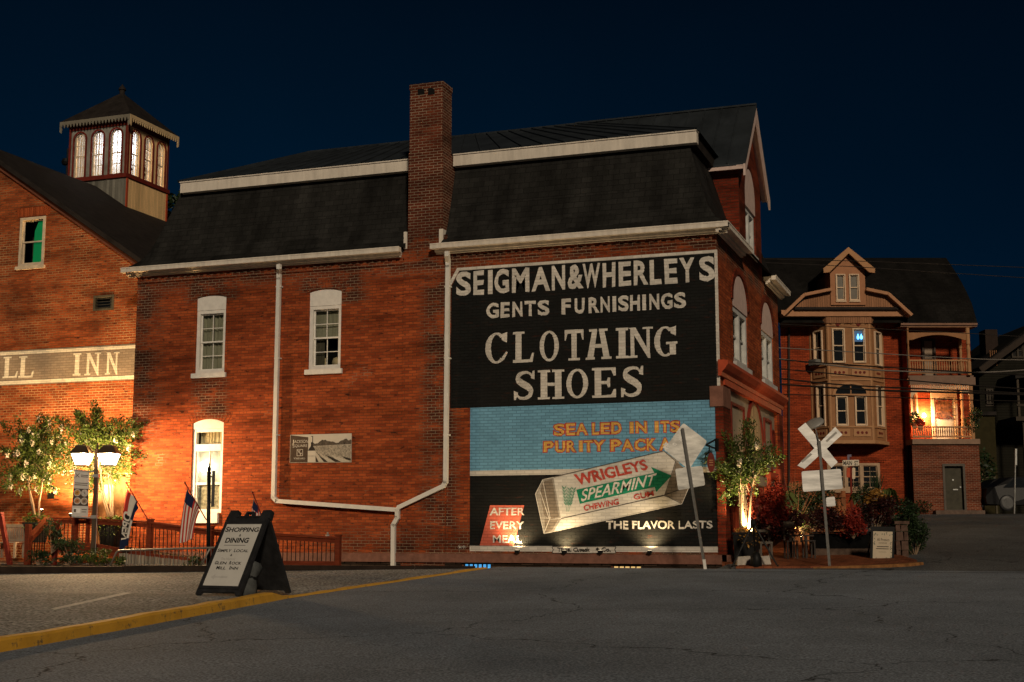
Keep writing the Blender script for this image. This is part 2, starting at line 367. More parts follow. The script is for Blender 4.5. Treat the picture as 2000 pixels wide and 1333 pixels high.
OLIVE = mat('dull_wood', (.09, .075, .05), .7, var=.4, scale=5, stretch=(1, 1, .2))

# ---------------------------------------------------------------- shared shapes
def arcp(u0, u1, vs, rise, n=12, round_=False):       # left to right along an arch
    out = []
    for i in range(n + 1):
        t_ = -math.cos(math.pi * i / n) if round_ else 2 * i / n - 1
        out.append((u0 + (u1 - u0) * (t_ + 1) / 2, vs + rise * (math.sqrt(max(0, 1 - t_ * t_)) if round_ else 1 - t_ * t_)))
    return out
def opening(u0, u1, v0, v1, rise=0, round_=False):    # counter-clockwise loop
    if rise <= 0: return [(u0, v0), (u1, v0), (u1, v1), (u0, v1)]
    return [(u0, v0), (u1, v0)] + arcp(u0, u1, v1 - rise, rise, 12, round_)[::-1]
def window(fr, u0, u1, v0, v1, parent, vb=None, rise=0, round_=False, depth=.13, cols=2, rows=4, fw=.075, frame=None, headm=None,
           glass=None, back=None, sillw=.09, sillh=.11, silld=.06, bd=.16, split=1, name='window', headw=-.035):
    """sash window in a wall opening: frame mesh with pane, sill, head board, curtain as children"""
    frame = frame or WHITE; glass = glass or GLASS; vb = v1 - rise if vb is None else vb
    b = MB()
    w0, w1 = -depth - .07, -depth + .05
    b.fbox(fr, u0, u0 + fw, v0, vb, w0, w1); b.fbox(fr, u1 - fw, u1, v0, vb, w0, w1)
    b.fbox(fr, u0 + fw, u1 - fw, v0, v0 + fw * .9, w0, w1); b.fbox(fr, u0 + fw, u1 - fw, vb - fw * .9, vb, w0, w1)
    iu0, iu1, iv0, iv1 = u0 + fw, u1 - fw, v0 + fw * .9, vb - fw * .9
    k = split
    cells = []
    for s_ in range(k):
        a = iu0 + (iu1 - iu0) * s_ / k; c = iu0 + (iu1 - iu0) * (s_ + 1) / k
        if s_: b.fbox(fr, a - fw * .6, a + fw * .6, iv0, iv1, w0, w1); a += fw * .6
        if s_ < k - 1: c -= fw * .6
        cells.append((a, c))
    mid = (iv0 + iv1) / 2; st = .035
    for a, c in cells:
        for (lo, hi, ww) in ((iv0, mid + .02, -depth - .05), (mid - .02, iv1, -depth - .015)):
            b.fbox(fr, a, a + st, lo, hi, ww - .03, ww); b.fbox(fr, c - st, c, lo, hi, ww - .03, ww)
            b.fbox(fr, a + st, c - st, lo, lo + st * 1.2, ww - .03, ww); b.fbox(fr, a + st, c - st, hi - st, hi, ww - .03, ww)
            for i in range(1, cols):
                x = a + st + (c - a - 2 * st) * i / cols; b.fbox(fr, x - .009, x + .009, lo + st * 1.2, hi - st, ww - .026, ww - .005)
            for j in range(1, rows // 2):
                y = lo + st + (hi - lo - 2 * st) * j / (rows // 2); b.fbox(fr, a + st, c - st, y - .009, y + .009, ww - .025, ww - .004)
    f = b.build(name, frame, parent)
    g = MB(); g.fbox(fr, iu0, iu1, iv0, iv1, -depth - .068, -depth - .066); g.build('pane', glass, f)
    if back is not None:
        c = MB(); n = 24
        for i in range(n):
            x0 = iu0 - .02 + (iu1 - iu0 + .04) * i / n; x1 = iu0 - .02 + (iu1 - iu0 + .04) * (i + 1) / n
            z0 = -depth - bd + .03 * math.sin(i * 1.7); z1 = -depth - bd + .03 * math.sin((i + 1) * 1.7)
            c.add([fr.p(x0, iv0 - .05, z0), fr.p(x1, iv0 - .05, z1), fr.p(x1, iv1 + .05, z1), fr.p(x0, iv1 + .05, z0)], [(0, 1, 2, 3)])
        c.build('curtain', back, f)
    if sillw is not None:
        s_ = MB(); s_.fbox(fr, u0 - sillw, u1 + sillw, v0 - sillh, v0 - .002, -depth - .05, silld); s_.build('sill', frame, f)
    if vb < v1:
        h = MB(); loop = [(u0 + .004, vb + .002), (u1 - .004, vb + .002)] + [(min(max(x, u0 + .004), u1 - .004), max(y - .004, vb + .003)) for x, y in arcp(u0, u1, v1 - rise, rise, 12, round_)[::-1]]
        h.prism(fr, loop, -depth - .05, headw)
        h.build('arched_head', headm or frame, f)
    return f
TXT = {}; JIT = [0.0]                                # unsteady hand of the wall painter, in metres
def glyphs(txt, off=0.0):
    key = (txt, off)
    if key not in TXT:
        c = bpy.data.curves.new('t', 'FONT'); c.body = txt; c.offset = off; c.fill_mode = 'FRONT'; c.dimensions = '2D'; c.resolution_u = 5
        o = bpy.data.objects.new('t', c); me = bpy.data.meshes.new_from_object(o)
        TXT[key] = ([(v.co.x, v.co.y) for v in me.vertices], [tuple(p.vertices) for p in me.polygons])
        bpy.data.objects.remove(o); bpy.data.curves.remove(c); bpy.data.meshes.remove(me)
    return TXT[key]
def bounds(vs): return min(v[0] for v in vs), max(v[0] for v in vs), min(v[1] for v in vs), max(v[1] for v in vs)
def write(mb, fr, txt, quad, w, off=.0, mi=0, ro=None):
    """text squeezed into a quad (bl, br, tr, tl) of frame coordinates"""
    x0, x1, y0, y1 = bounds(glyphs(txt, off if ro is None else ro)[0]); vs, fs = glyphs(txt, off)
    bl, br, tr, tl = [V((*q, 0)) for q in quad]; out = []; JR = random.Random(len(txt) + int(abs(quad[0][0]) * 100))
    for x, y in vs:
        s_, t_ = (x - x0) / (x1 - x0), (y - y0) / (y1 - y0)
        q = bl * (1 - s_) * (1 - t_) + br * s_ * (1 - t_) + tr * s_ * t_ + tl * (1 - s_) * t_
        out.append(fr.p(q.x + JR.uniform(-JIT[0], JIT[0]), q.y + JR.uniform(-JIT[0], JIT[0]), w))
    nrm = (fr.p(1, 0) - fr.p(0, 0)).cross(fr.p(0, 1) - fr.p(0, 0))
    fs2 = []
    for f_ in fs:
        a, b_, c_ = out[f_[0]], out[f_[1]], out[f_[2]]
        fs2.append(f_)
    mb.add(out, fs2, mi)
def rectq(u0, u1, v0, v1): return [(u0, v0), (u1, v0), (u1, v1), (u0, v1)]
def rc(a, b, c, d): return [(a, c), (b, c), (b, d), (a, d)]
def strip(center, wid):                                # variable-width brush stroke as quads
    out = []
    for i in range(len(center) - 1):
        q = []
        for j in (i, i + 1):
            a = center[max(j - 1, 0)]; b_ = center[min(j + 1, len(center) - 1)]
            d = V((b_[0] - a[0], b_[1] - a[1])).normalized(); n = V((-d.y, d.x)) * wid[j] / 2
            q += [(center[j][0] + n.x, center[j][1] + n.y), (center[j][0] - n.x, center[j][1] - n.y)]
        out.append([q[0], q[1], q[3], q[2]])
    return out
def ellarc(a0, a1, n, cx_=.5, cy_=.5, ro=(.5, .5), ri=(.27, .42)):
    out = []
    for i in range(n):
        q = []
        for k in (i, i + 1):
            a = rad(a0 + (a1 - a0) * k / n); q.append(((cx_ + ro[0] * math.cos(a), cy_ + ro[1] * math.sin(a)), (cx_ + ri[0] * math.cos(a), cy_ + ri[1] * math.sin(a))))
        out.append([q[0][0], q[1][0], q[1][1], q[0][1]])
    return out
def serif(ch):
    """hand-painted roman capitals as layered polygons in a unit box; each layer is a list of pieces that do not overlap"""
    if ch == 'I': return [[rc(.22, .78, 0, 1)], [rc(0, 1, 0, .08), rc(0, 1, .92, 1)]]
    if ch == 'L': return [[rc(.12, .40, .05, 1)], [[(0, 0), (.93, 0), (1, .30), (.90, .30), (.80, .09), (0, .09)], rc(0, .54, .925, 1)]]
    if ch == 'T': return [[rc(.36, .64, 0, 1)], [rc(.2, .8, 0, .07), [(0, .66), (.07, .66), (.15, .88), (.85, .88), (.93, .66), (1, .66), (1, 1), (0, 1)]]]
    if ch == 'O': return [ellarc(0, 360, 28)]
    if ch == 'C': return [ellarc(48, 312, 22, ro=(.5, .5), ri=(.25, .43)), [[(.74, .74), (.95, .66), (.97, 1.0), (.88, .98), (.70, .93)], [(.74, .20), (.68, .08), (.84, .13), (1, .34), (.94, .38)]]]
    if ch == 'G': return [ellarc(48, 300, 22, .48, .5, (.48, .5), (.23, .43)), [[(.72, .76), (.93, .68), (.95, 1.0), (.86, .98), (.70, .94)], rc(.66, .93, .06, .46)], [rc(.52, 1, .40, .485)]]
    if ch == 'N': return [[rc(.12, .27, 0, 1), rc(.74, .87, .05, 1)], [[(.02, 1), (.32, 1), (.89, .12), (.89, -.02), (.80, -.02), (.12, .96)]], [rc(0, .38, 0, .07), rc(.60, 1, .93, 1)]]
    if ch == 'H': return [[rc(.10, .36, 0, 1), rc(.64, .90, 0, 1)], [rc(.0, .46, 0, .075), rc(.54, 1, 0, .075), rc(.0, .46, .925, 1), rc(.54, 1, .925, 1), rc(.36, .64, .45, .56)]]
    if ch == 'h': return [[[(.06, .05), (.30, .05), (.46, .97), (.26, .97)], [(.70, .05), (.95, .05), (.74, .97), (.54, .97)]],
                          [rc(0, .36, 0, .075), rc(.62, 1.02, 0, .075), rc(.14, .46, .92, 1), rc(.53, .88, .92, 1), rc(.30, .72, .38, .50)]]
    if ch == 'E': return [[rc(.10, .38, 0, 1)], [[(0, .92), (0, 1), (1, 1), (1, .72), (.90, .72), (.80, .91), (.38, .91)], [(0, 0), (0, .08), (.38, .08), (.80, .09), (.90, .28), (1, .28), (1, 0)],
                          [(.38, .45), (.38, .55), (.62, .55), (.66, .66), (.75, .66), (.75, .34), (.66, .34), (.62, .45)]]]
    if ch == 'S':
        pts = [(.88, .80), (.72, .925), (.48, .945), (.24, .86), (.20, .70), (.38, .575), (.62, .47), (.80, .33), (.76, .15), (.52, .055), (.26, .08), (.10, .22)]
        wd = [.08, .09, .11, .17, .24, .25, .25, .24, .17, .11, .09, .08]
        fine = []; fw_ = []
        for i in range(len(pts) - 1):
            p0 = pts[max(i - 1, 0)]; p1 = pts[i]; p2 = pts[i + 1]; p3 = pts[min(i + 2, len(pts) - 1)]
            for k in range(4):
                t_ = k / 4
                fine.append(tuple(.5 * (2 * p1[a] + (p2[a] - p0[a]) * t_ + (2 * p0[a] - 5 * p1[a] + 4 * p2[a] - p3[a]) * t_ ** 2 + (3 * p1[a] - p0[a] - 3 * p2[a] + p3[a]) * t_ ** 3) for a in (0, 1)))
                fw_.append(wd[i] * (1 - t_) + wd[i + 1] * t_)
        fine.append(pts[-1]); fw_.append(wd[-1])
        return [strip(fine, fw_), [[(.80, .74), (.99, .70), (.99, 1), (.90, 1)], [(.0, 0), (.09, 0), (.20, .26), (.0, .32)]]]
    raise KeyError(ch)
def write_serif(mb, fr, ch, u0, u1, v0, v1, w):
    for k, layer in enumerate(serif(ch)):
        for poly in layer:
            poly = [(x + RND.uniform(-.009, .009), y + RND.uniform(-.006, .006)) for x, y in poly]
            ar = sum(poly[i][0] * poly[(i + 1) % len(poly)][1] - poly[(i + 1) % len(poly)][0] * poly[i][1] for i in range(len(poly)))
            if ar < 0: poly = poly[::-1]
            mb.sheet(fr, [(u0 + (u1 - u0) * x, v0 + (v1 - v0) * y) for x, y in poly], w + .0012 * k)
def leafcloud(mb, c, r, n, size, rnd=None, shell=.35, aspect=.45, mi=0, flat=0):
    rnd = rnd or RND; c = V(c)
    for _ in range(n):
        d = V((rnd.gauss(0, 1), rnd.gauss(0, 1), rnd.gauss(0, 1))).normalized() * (shell + (1 - shell) * rnd.random()) ** .6
        p = c + V((d.x * r[0], d.y * r[1], d.z * r[2]))
        a = V((rnd.gauss(0, 1), rnd.gauss(0, 1), rnd.gauss(0, .6) - flat)).normalized(); b = a.orthogonal().normalized()
        q = a.cross(b); an = rnd.random() * 6.28; b = b * math.cos(an) + q * math.sin(an)
        L = size * (.6 + .8 * rnd.random()); W_ = L * aspect
        mb.add([p - a * L * .5, p + b * W_ * .5 + a * L * .05, p + a * L * .5, p - b * W_ * .5 + a * L * .05], [(0, 1, 2, 3)], mi)
def wall_mesh(mb, fr, outer, holes, depth=.2, w=0, mi=0):
    mb.sheet(fr, outer, w, holes, mi)
    for h in holes: mb.reveal(fr, h, w, w - depth, mi)
# ================================================================ GROUND
ROAD = mat_asphalt('worn_asphalt', (.18, .205, .24), (.28, .318, .37), 40, True, .25)
LOT = mat_asphalt('gravelly_asphalt', (.085, .088, .092), (.52, .53, .52), 22, False, .5)
YELLOW = mat('chipped_yellow_paint', (.52, .27, .03), .6, var=.35, scale=9, bmp=.3)
def chipped():
    m, t, bs = newmat('yellow_kerb'); co = objn(t)
    f = ramp(t, noise(t, co, 7, 6, .7), .56, .66)
    y = ramp(t, noise(t, co, 3, 4), .3, .7, (.56, .28, .02), (.72, .38, .04))
    g = N(t, 'ShaderNodeNewGeometry'); sp = N(t, 'ShaderNodeSeparateXYZ'); t.links.new(g.outputs['Normal'], sp.inputs[0])
    side = ramp(t, sp.outputs['Z'], .2, .8, (1, 1, 1), (.25, .25, .25)); k = N(t, 'ShaderNodeMath', operation='MULTIPLY')
    t.links.new(f, k.inputs[0]); t.links.new(side, k.inputs[1])
    t.links.new(mixc(t, k.outputs[0], y, (.11, .085, .055)), bs.inputs['Base Color']); bs.inputs['Roughness'].default_value = .7
    bump(t, bs, noise(t, co, 25, 4), .5, .012); return m
KERBY = chipped()
def ground_sheet(name, xs, ys, dz, m, inside=None, dzf=None):
    b = MB(); nx = len(xs)
    vs = [V((x, y, zg(x, y) + (dzf(x, y) if dzf else dz))) for y in ys for x in xs]
    fs = [(j * nx + i, j * nx + i + 1, (j + 1) * nx + i + 1, (j + 1) * nx + i) for j in range(len(ys) - 1) for i in range(nx - 1)]
    if inside: fs = [f for f in fs if inside(*(sum((vs[k] for k in f), V((0, 0, 0))) / 4).xy)]
    b.add(vs, fs); return struct(b.build(name, m))
def frange(a, b, s): return [a + s * i for i in range(int(round((b - a) / s)) + 1)]
ground_sheet('ground', [-300, -60, 0, 60, 300], [-120, -1.5, 34, 400], -.32, DIRT)
# the road: one sheet right of the kerb and out along the side street
KP = [(-2.2, -33.0), (-3.1, -25.0), (-3.87, -19.49), (-4.28, -15.8), (-4.76, -11.83), (-4.86, -7.0), (-4.92, -2.3)]
def kx(y):
    for (x0, y0), (x1, y1) in zip(KP, KP[1:]):
        if y <= y1: return x0 + (x1 - x0) * (y - y0) / (y1 - y0)
    return KP[-1][0]
rb = MB()
ys = frange(-60, -1.5, .9)
for y0, y1 in zip(ys, ys[1:]):
    l0, l1 = kx(max(y0, -33)) - .05, kx(max(y1, -33)) - .05
    rb.add([(l0, y0, zg(0, y0)), (70, y0, zg(0, y0)), (70, y1, zg(0, y1)), (l1, y1, zg(0, y1))], [(0, 1, 2, 3)])
struct(rb.build('road', ROAD)); rb = MB()
rb.add([(.15, -1.5, 0), (70, -1.5, 0), (70, 26, zg(0, 26)), (.15, 26, zg(0, 26))], [(0, 1, 2, 3)])
struct(rb.build('side_street', mat_asphalt('darkened_asphalt', (.085, .09, .095), (.15, .155, .16), 30, True, .45)))  # asphalt colour darkened to stand for the dimmer light on this street
# parking lot beside the kerb, a little higher
def lotdz(y): return .115 if y < -13.0 else .115 - .088 * min(1, (y + 13.0) / 1.6)
lb = MB()
for y0, y1 in zip(ys, ys[1:]):
    if y1 > -1.6: continue
    a0, a1 = kx(max(y0, -33)) - .13, kx(max(y1, -33)) - .13
    lb.add([(-70, y0, zg(0, y0) + lotdz(y0)), (a0, y0, zg(0, y0) + lotdz(y0)), (a1, y1, zg(0, y1) + lotdz(y1)), (-70, y1, zg(0, y1) + lotdz(y1))], [(0, 1, 2, 3)])
struct(lb.build('parking_lot', LOT))
# kerbs: the raised yellow one, its worn flush run, with a small round nose where it drops
kb = MB(); kpts = []
for (x0, y0), (x1, y1) in zip(KP, KP[1:]):
    n = max(2, int((y1 - y0) / .45))
    for i in range(n): kpts.append((x0 + (x1 - x0) * i / n, y0 + (y1 - y0) * i / n))
kpts.append(KP[-1])
rk = random.Random(5)
def kh(y): return .135 if y < -12.3 else .135 - .10 * min(1, (y + 12.3) / .55) if y < -11.75 else .028
prof_ = []
for x, y in kpts:
    h = kh(y) + rk.uniform(-.008, .008); j = rk.uniform(-.012, .012); wd = .19 if y < -11.8 else .15
    z = zg(x, y); prof_.append([V((x + j, y, z - .02)), V((x + j - .02, y, z + h * .8)), V((x + j - .05, y, z + h)), V((x - wd, y, z + h)), V((x - wd - .03, y, z - .02))])
kb.add([p for r in prof_ for p in r], [(i * 5 + k, i * 5 + k + 1, (i + 1) * 5 + k + 1, (i + 1) * 5 + k) for i in range(len(prof_) - 1) for k in range(4)])
ko = struct(kb.build('kerb', KERBY))
# white bay line and pale seam in the lot
pl = MB()
LN = V((0, -.0255, 1))
def lotp(px, py, dz=.0): return hit(px, py, V((0, -1.5, .115 + dz)), LN)
LINEW = mat('worn_white_line', (.52, .51, .48), .8, var=.35, scale=12)
q = [lotp(100, 1189, .004), lotp(108, 1191, .004), lotp(258, 1158.5, .004), lotp(243, 1157.5, .004)]
pl.add(q, [(0, 1, 2, 3)]); struct(pl.build('lot_marking', LINEW))
# steel rail groove that crosses the road in front of the kerb side shops
rg = MB(); GROOVE = mat('dark_rail_groove', (.018, .017, .016), .6)
p0, p1 = gpt(1290, 1116, .004), gpt(2120, 1119, .004); d_ = (p1 - p0).normalized(); n_ = V((-d_.y, d_.x, 0)) * .05
p0 -= d_ * 0; p1 += d_ * 6
rg.add([p0 - n_, p1 - n_, p1 + n_, p0 + n_], [(0, 1, 2, 3)]); struct(rg.build('road_groove', GROOVE))

# ================================================================ MAIN BRICK BUILDING
B0 = thing('brick_building', 'long red brick building with mansard roof, tall chimney and big painted wall advertisement', 'building', (-8, 4.7, 0))
XL, YB, ZE = -16.28, 9.43, 8.0
def A2(*px): return A.uv(*px)
holesA = [opening(*b_) for b_ in ()]
w1 = (A2(382, 0)[0],)
wins = []
for l, r, tp, spr, hb, bt in ((382.5, 440, 577, 583, 606, 729), (603, 666, 564.6, 571.5, 597, 721.5), (373.5, 434.5, 818.4, 827.5, 838, 1002)):
    mid = (l + r) / 2; ym = (tp + bt) / 2
    u0, u1 = A.uv(l, ym)[0], A.uv(r, ym)[0]
    wins.append((u0, u1, A.uv(mid, bt)[1], A.uv(mid, tp)[1], A.uv(mid, hb)[1], A.uv(mid, tp)[1] - A.uv(l, spr)[1]))
hA = [opening(u0, u1, v0, v1, rise) for u0, u1, v0, v1, vb, rise in wins]
hA += [rectq(*[A.uv(x, 1106)[0] for x in (905, 958)], -.12, .05), rectq(*[A.uv(x, 1106)[0] for x in (1196, 1252)], -.12, .045)]
wb = MB()
wall_mesh(wb, A, [(XL, -.35), (0, -.35), (0, ZE), (XL, ZE)], hA, .22)
hF = [opening(1.95, 4.05, 5.02, 7.36, .78, True), opening(6.25, 8.35, 5.02, 7.36, .78, True), rectq(1.0, 8.75, .15, 4.42)]
wall_mesh(wb, F, [(0, -.35), (YB, -.35), (YB, ZE), (0, ZE)], hF, .22)
wb.add([(XL, 0, -.35), (XL, YB, -.35), (XL, YB, ZE), (XL, 0, ZE)], [(3, 2, 1, 0)])
wb.add([(XL, YB, -.35), (0, YB, -.35), (0, YB, ZE), (XL, YB, ZE)], [(3, 2, 1, 0)])
# pilaster under the chimney, corbelled courses under the eaves, brick arches over the windows
wb.fbox(A, -8.12, -6.93, -.3, 8.35, .002, .06)
for (a, c) in ((XL, -8.13), (-6.92, -.02)):
    wb.fbox(A, a, c, 7.66, 7.73, .002, .03)
    k = a + .04
    while k < c - .12: wb.fbox(A, k, k + .10, 7.735, 7.80, .002, .035); k += .21
    wb.fbox(A, a, c, 7.805, 7.99, .002, .05)
wb.build('wall', BRICK, B0)
ARCHB = mat_rows('arch_bricks', (.30, .066, .02), 30, .072, 0, .9, .85, .35, .5, .008, .3)
for (u0, u1, v0, v1, vb, rise) in wins:                # radial brick voussoirs, each course piece a wedge of the arch band
    ab = MB(); inn = arcp(u0 - .10, u1 + .10, v1 - rise - .03, rise + .045, 14); cu = (u0 + u1) / 2; cv = v1 - 1.0
    for (a, c) in zip(inn, inn[1:]):
        q = []
        for x, y in (a, c):
            dd = V((x - cu, y - cv)).normalized(); q.append((x, y)); q.append((x + dd.x * .24, y + dd.y * .24))
        g_ = .008
        def lerp(p_, q_, t_): return (p_[0] + (q_[0] - p_[0]) * t_, p_[1] + (q_[1] - p_[1]) * t_)
        ab.prism(A, [lerp(q[0], q[2], .07), lerp(q[2], q[0], .07), lerp(q[3], q[1], .06), lerp(q[1], q[3], .06)], .001, .014)
    ab.build('brick_arch', BRICK, B0)
for i, (u0, u1, v0, v1, vb, rise) in enumerate(wins):
    if i < 2:
        f_ = window(A, u0, u1, v0, v1, B0, vb, rise, depth=.10, cols=2, rows=4, fw=.10, back=CURT if i == 0 else None, sillh=.13, sillw=.07, silld=.07, bd=.14)
        if i == 1:                                     # the second one shows a dark room, half a curtain and a pale lampshade
            iu0, iu1 = u0 + .1, u1 - .1; midv = (v0 + vb) / 2
            c = MB(); c.fbox(A, iu0 - .02, iu1 + .02, midv, vb - .05, -.27, -.26); c.build('curtain', CURT, f_)
            c = MB(); c.fbox(A, iu0 - .02, iu0 + .24, v0, midv, -.29, -.28); c.build('curtain', mat('dim_curtain', (.10, .09, .075), .9, var=.4, scale=20, stretch=(1, 1, .05)), f_)
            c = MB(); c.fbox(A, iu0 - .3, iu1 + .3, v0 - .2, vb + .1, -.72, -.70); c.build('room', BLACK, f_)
            c = MB(); c.lathe(A.p(iu1 - .14, v0 + .05, -.42), [(.05, 0), (.17, .06), (.20, .16), (.17, .27), (.05, .32)], 20); c.build('lampshade', CREAM, f_, True)
            c = MB(); c.lathe(A.p(iu0 + .2, v0 + .1, -.40), [(.03, 0), (.05, .05), (.05, .12), (.02, .16), (.03, .22), (.01, .25)], 12); c.build('ornament', CREAM, f_, True)
    else:
        b = MB(); fw = .085                            # tall ground-floor window: transom light, tall sash with lamp behind
        vt0, vt1 = A.uv(410, 878)[1], A.uv(410, 871)[1]
        b.fbox(A, u0, u0 + fw, v0, vb, -.20, -.06); b.fbox(A, u1 - fw, u1, v0, vb, -.20, -.06)
        b.fbox(A, u0 + fw, u1 - fw, vb - .08, vb, -.20, -.07); b.fbox(A, u0 + fw, u1 - fw, vt0 - .04, vt1 + .05, -.20, -.05)
        b.fbox(A, u0 + fw, u1 - fw, v0, v0 + .10, -.20, -.06)
        vm = A.uv(410, 945)[1]
        b.fbox(A, u0 + fw, u1 - fw, vm - .03, vm + .04, -.19, -.09)
        b.fbox(A, u0 + fw, u0 + fw + .045, v0 + .1, vt0 - .04, -.19, -.10); b.fbox(A, u1 - fw - .045, u1 - fw, v0 + .1, vt0 - .04, -.19, -.10)
        b.fbox(A, (u0 + u1) / 2 - .012, (u0 + u1) / 2 + .012, vm + .04, vt0 - .04, -.18, -.12)
        f_ = b.build('window', WHITE, B0)
        g = MB(); g.fbox(A, u0 + fw, u1 - fw, v0 + .1, vb - .08, -.165, -.16); g.build('pane', GLASS, f_)
        h = MB(); h.prism(A, [(u0 + .004, vb + .002), (u1 - .004, vb + .002)] + [(x, max(y - .004, vb + .003)) for x, y in arcp(u0 + .004, u1 - .004, v1 - rise, rise, 12)[::-1]], -.2, -.035); h.build('arched_head', WHITE, f_)
        s_ = MB(); s_.fbox(A, u0 - .10, u1 - .06, v0 - .27, v0 - .003, -.1, .09); s_.build('sill', WHITE, f_)
        c = MB(); n = 26
        for k in range(n):
            x0 = u0 + .08 + (u1 - u0 - .16) * k / n; x1 = u0 + .08 + (u1 - u0 - .16) * (k + 1) / n
            c.add([A.p(x0, vt1, -.30 + .025 * math.sin(k * 1.9)), A.p(x1, vt1, -.30 + .025 * math.sin((k + 1) * 1.9)), A.p(x1, vb, -.30 + .025 * math.sin((k + 1) * 1.9)), A.p(x0, vb, -.30 + .025 * math.sin(k * 1.9))], [(0, 1, 2, 3)])
        c.build('curtain', mat('cream_curtain', (.55, .48, .36), .9, var=.3, scale=22, stretch=(1, 1, .06)), f_)
        c = MB(); c.fbox(A, u0 - .2, u1 + .2, v0 - .2, vt1 + .05, -.62, -.60); c.build('blind', mat('white_blind', (.62, .60, .54), .8, var=.1), f_)
        lace = MB(); lace.fbox(A, u0 + fw + .05, u1 - fw - .05, v0 + .12, vm - .03, -.22, -.215); lace.build('lace_panel', mat('grey_lace', (.34, .33, .30), .7, var=.6, scale=14), f_)
        lc = A.P(397, 912, -.32)
        c = MB(); c.lathe(lc - Z * .14, [(.03, 0), (.11, .05), (.14, .14), (.11, .23), (.03, .28)], 18); c.build('lamp_globe', mat_lampglass('window_lamp_glass', (1, .88, .66), 9), f_, True)
        lamp('POINT', 'lamp_bulb', lc, f_, 13, (1, .8, .5), .08)
# foundation, ledge
lg = MB(); lg.fbox(A, A.uv(670, 1090)[0], .22, .06, .275, .002, .11); lg.fbox(F, -.11, .95, .06, .275, .002, .11); lg.fbox(A, XL, A.uv(668, 1090)[0], .06, .275, .002, .10); lg.build('stone_ledge', STONE, B0)
fd = MB(); u9, u10 = A.uv(903, 1106)[0], A.uv(960, 1106)[0]; u11, u12 = A.uv(1194, 1106)[0], A.uv(1254, 1106)[0]
for a, c in ((XL, u9), (u10, u11), (u12, .02)): fd.fbox(A, a, c, -.34, .058, .004, .05)
fd.build('foundation', RUBBLE, B0)
for a, c, colr, nm in ((u9, u10, (.10, .50, 1.0), 'blue'), (u11, u12, (1, .62, .22), 'amber')):
    b = MB(); n = 6 if nm == 'blue' else 5
    for i in range(n + 1):
        x = a + .03 + (c - a - .06) * i / n; b.fbox(A, x - .012, x + .012, -.115, .035, -.10, -.05)
    b.fbox(A, a + .02, c - .02, (.016 if nm == 'blue' else -.006), .048, -.10, -.045)
    f_ = b.build('basement_window', OLIVE, B0, label='%s glowing basement window strip under the ledge' % nm)
    g = MB(); g.fbox(A, a + .03, c - .03, -.115, (.014 if nm == 'blue' else -.008), -.13, -.12); g.build('pane', mat_emit('lit_pane_' + nm, colr, .8), f_)
# gutters and eaves
def gutter(name, fr, u0, u1, top, proj=.36, ends=True):
    b = MB()
    b.fbox(fr, u0, u1, top - .12, top, proj - .13, proj)
    b.fbox(fr, u0, u1, top - .02, top + .012, proj, proj + .012)
    b.fbox(fr, u0 + .05, u1 - .05, top - .11, top - .01, .004, proj - .132)
    b.fbox(fr, u0 + .06, u1 - .06, top - .18, top - .112, .052, .19); b.fbox(fr, u0 + .07, u1 - .07, top - .22, top - .182, .052, .12)
    return b.build(name, TRIM, B0)
gutter('gutter', A, -16.60, -8.13, 8.06)
gutter('gutter', A, -7.27, .36, 8.06)
gutter('cornice', F, -.355, 3.05, 8.06); gutter('cornice', F, 6.85, 9.75, 8.06)
# mansard: bell-cast profile carried round three sides
PR = [(-.26, 8.065), (.02, 8.30), (.22, 8.62), (.42, 9.20), (.62, 9.85), (.80, 10.45)]
mr = MB()
def ring4(d, z): return [V((XL + d, d, z)), V((0 - d, d, z)), V((0 - d, YB + .6 - d, z)), V((XL + d, YB + .6 - d, z))]
vs = [p for d, z in PR for p in ring4(d, z)]
mr.add(vs, [(i * 4 + k, i * 4 + (k + 1) % 4, (i + 1) * 4 + (k + 1) % 4, (i + 1) * 4 + k) for i in range(len(PR) - 1) for k in range(1, 4)])
for lft in (True, False):                             # the front slope stops either side of the chimney
    q = [(V((XL + d, d, z)), V((-8.06, d, z))) if lft else (V((-7.03, d, z)), V((-d, d, z))) for d, z in PR]; m0 = len(PR)
    mr.add([p for r in q for p in r], [(i * 2, i * 2 + 1, i * 2 + 3, i * 2 + 2) for i in range(m0 - 1)])
    e_ = 1 if lft else 0; xx = q[0][e_].x
    mr.add([r[e_] for r in q] + [V((xx, 1.2, r[e_].z)) for r in q], [((i, m0 + i, m0 + i + 1, i + 1) if lft else (i, i + 1, m0 + i + 1, m0 + i)) for i in range(m0 - 1)])
mr.build('mansard_roof', SLATE, B0)
fb = MB(); t0, t1 = 10.32, 10.61
fb.fbox(A, XL + .90, -8.13, t0, t1, -.78, -.56); fb.fbox(A, -7.02, -.54, t0, t1, -.78, -.56)
fb.fbox(A, XL + .88, -8.13, t1, t1 + .03, -.78, -.53); fb.fbox(A, -7.02, -.52, t1, t1 + .03, -.78, -.53)
fb.build('fascia_board', TRIM, B0)
fb = MB(); fb.fbox(F, .79, 3.2, t0, t1, -.78, -.60); fb.build('fascia_board', ROOFD, B0)
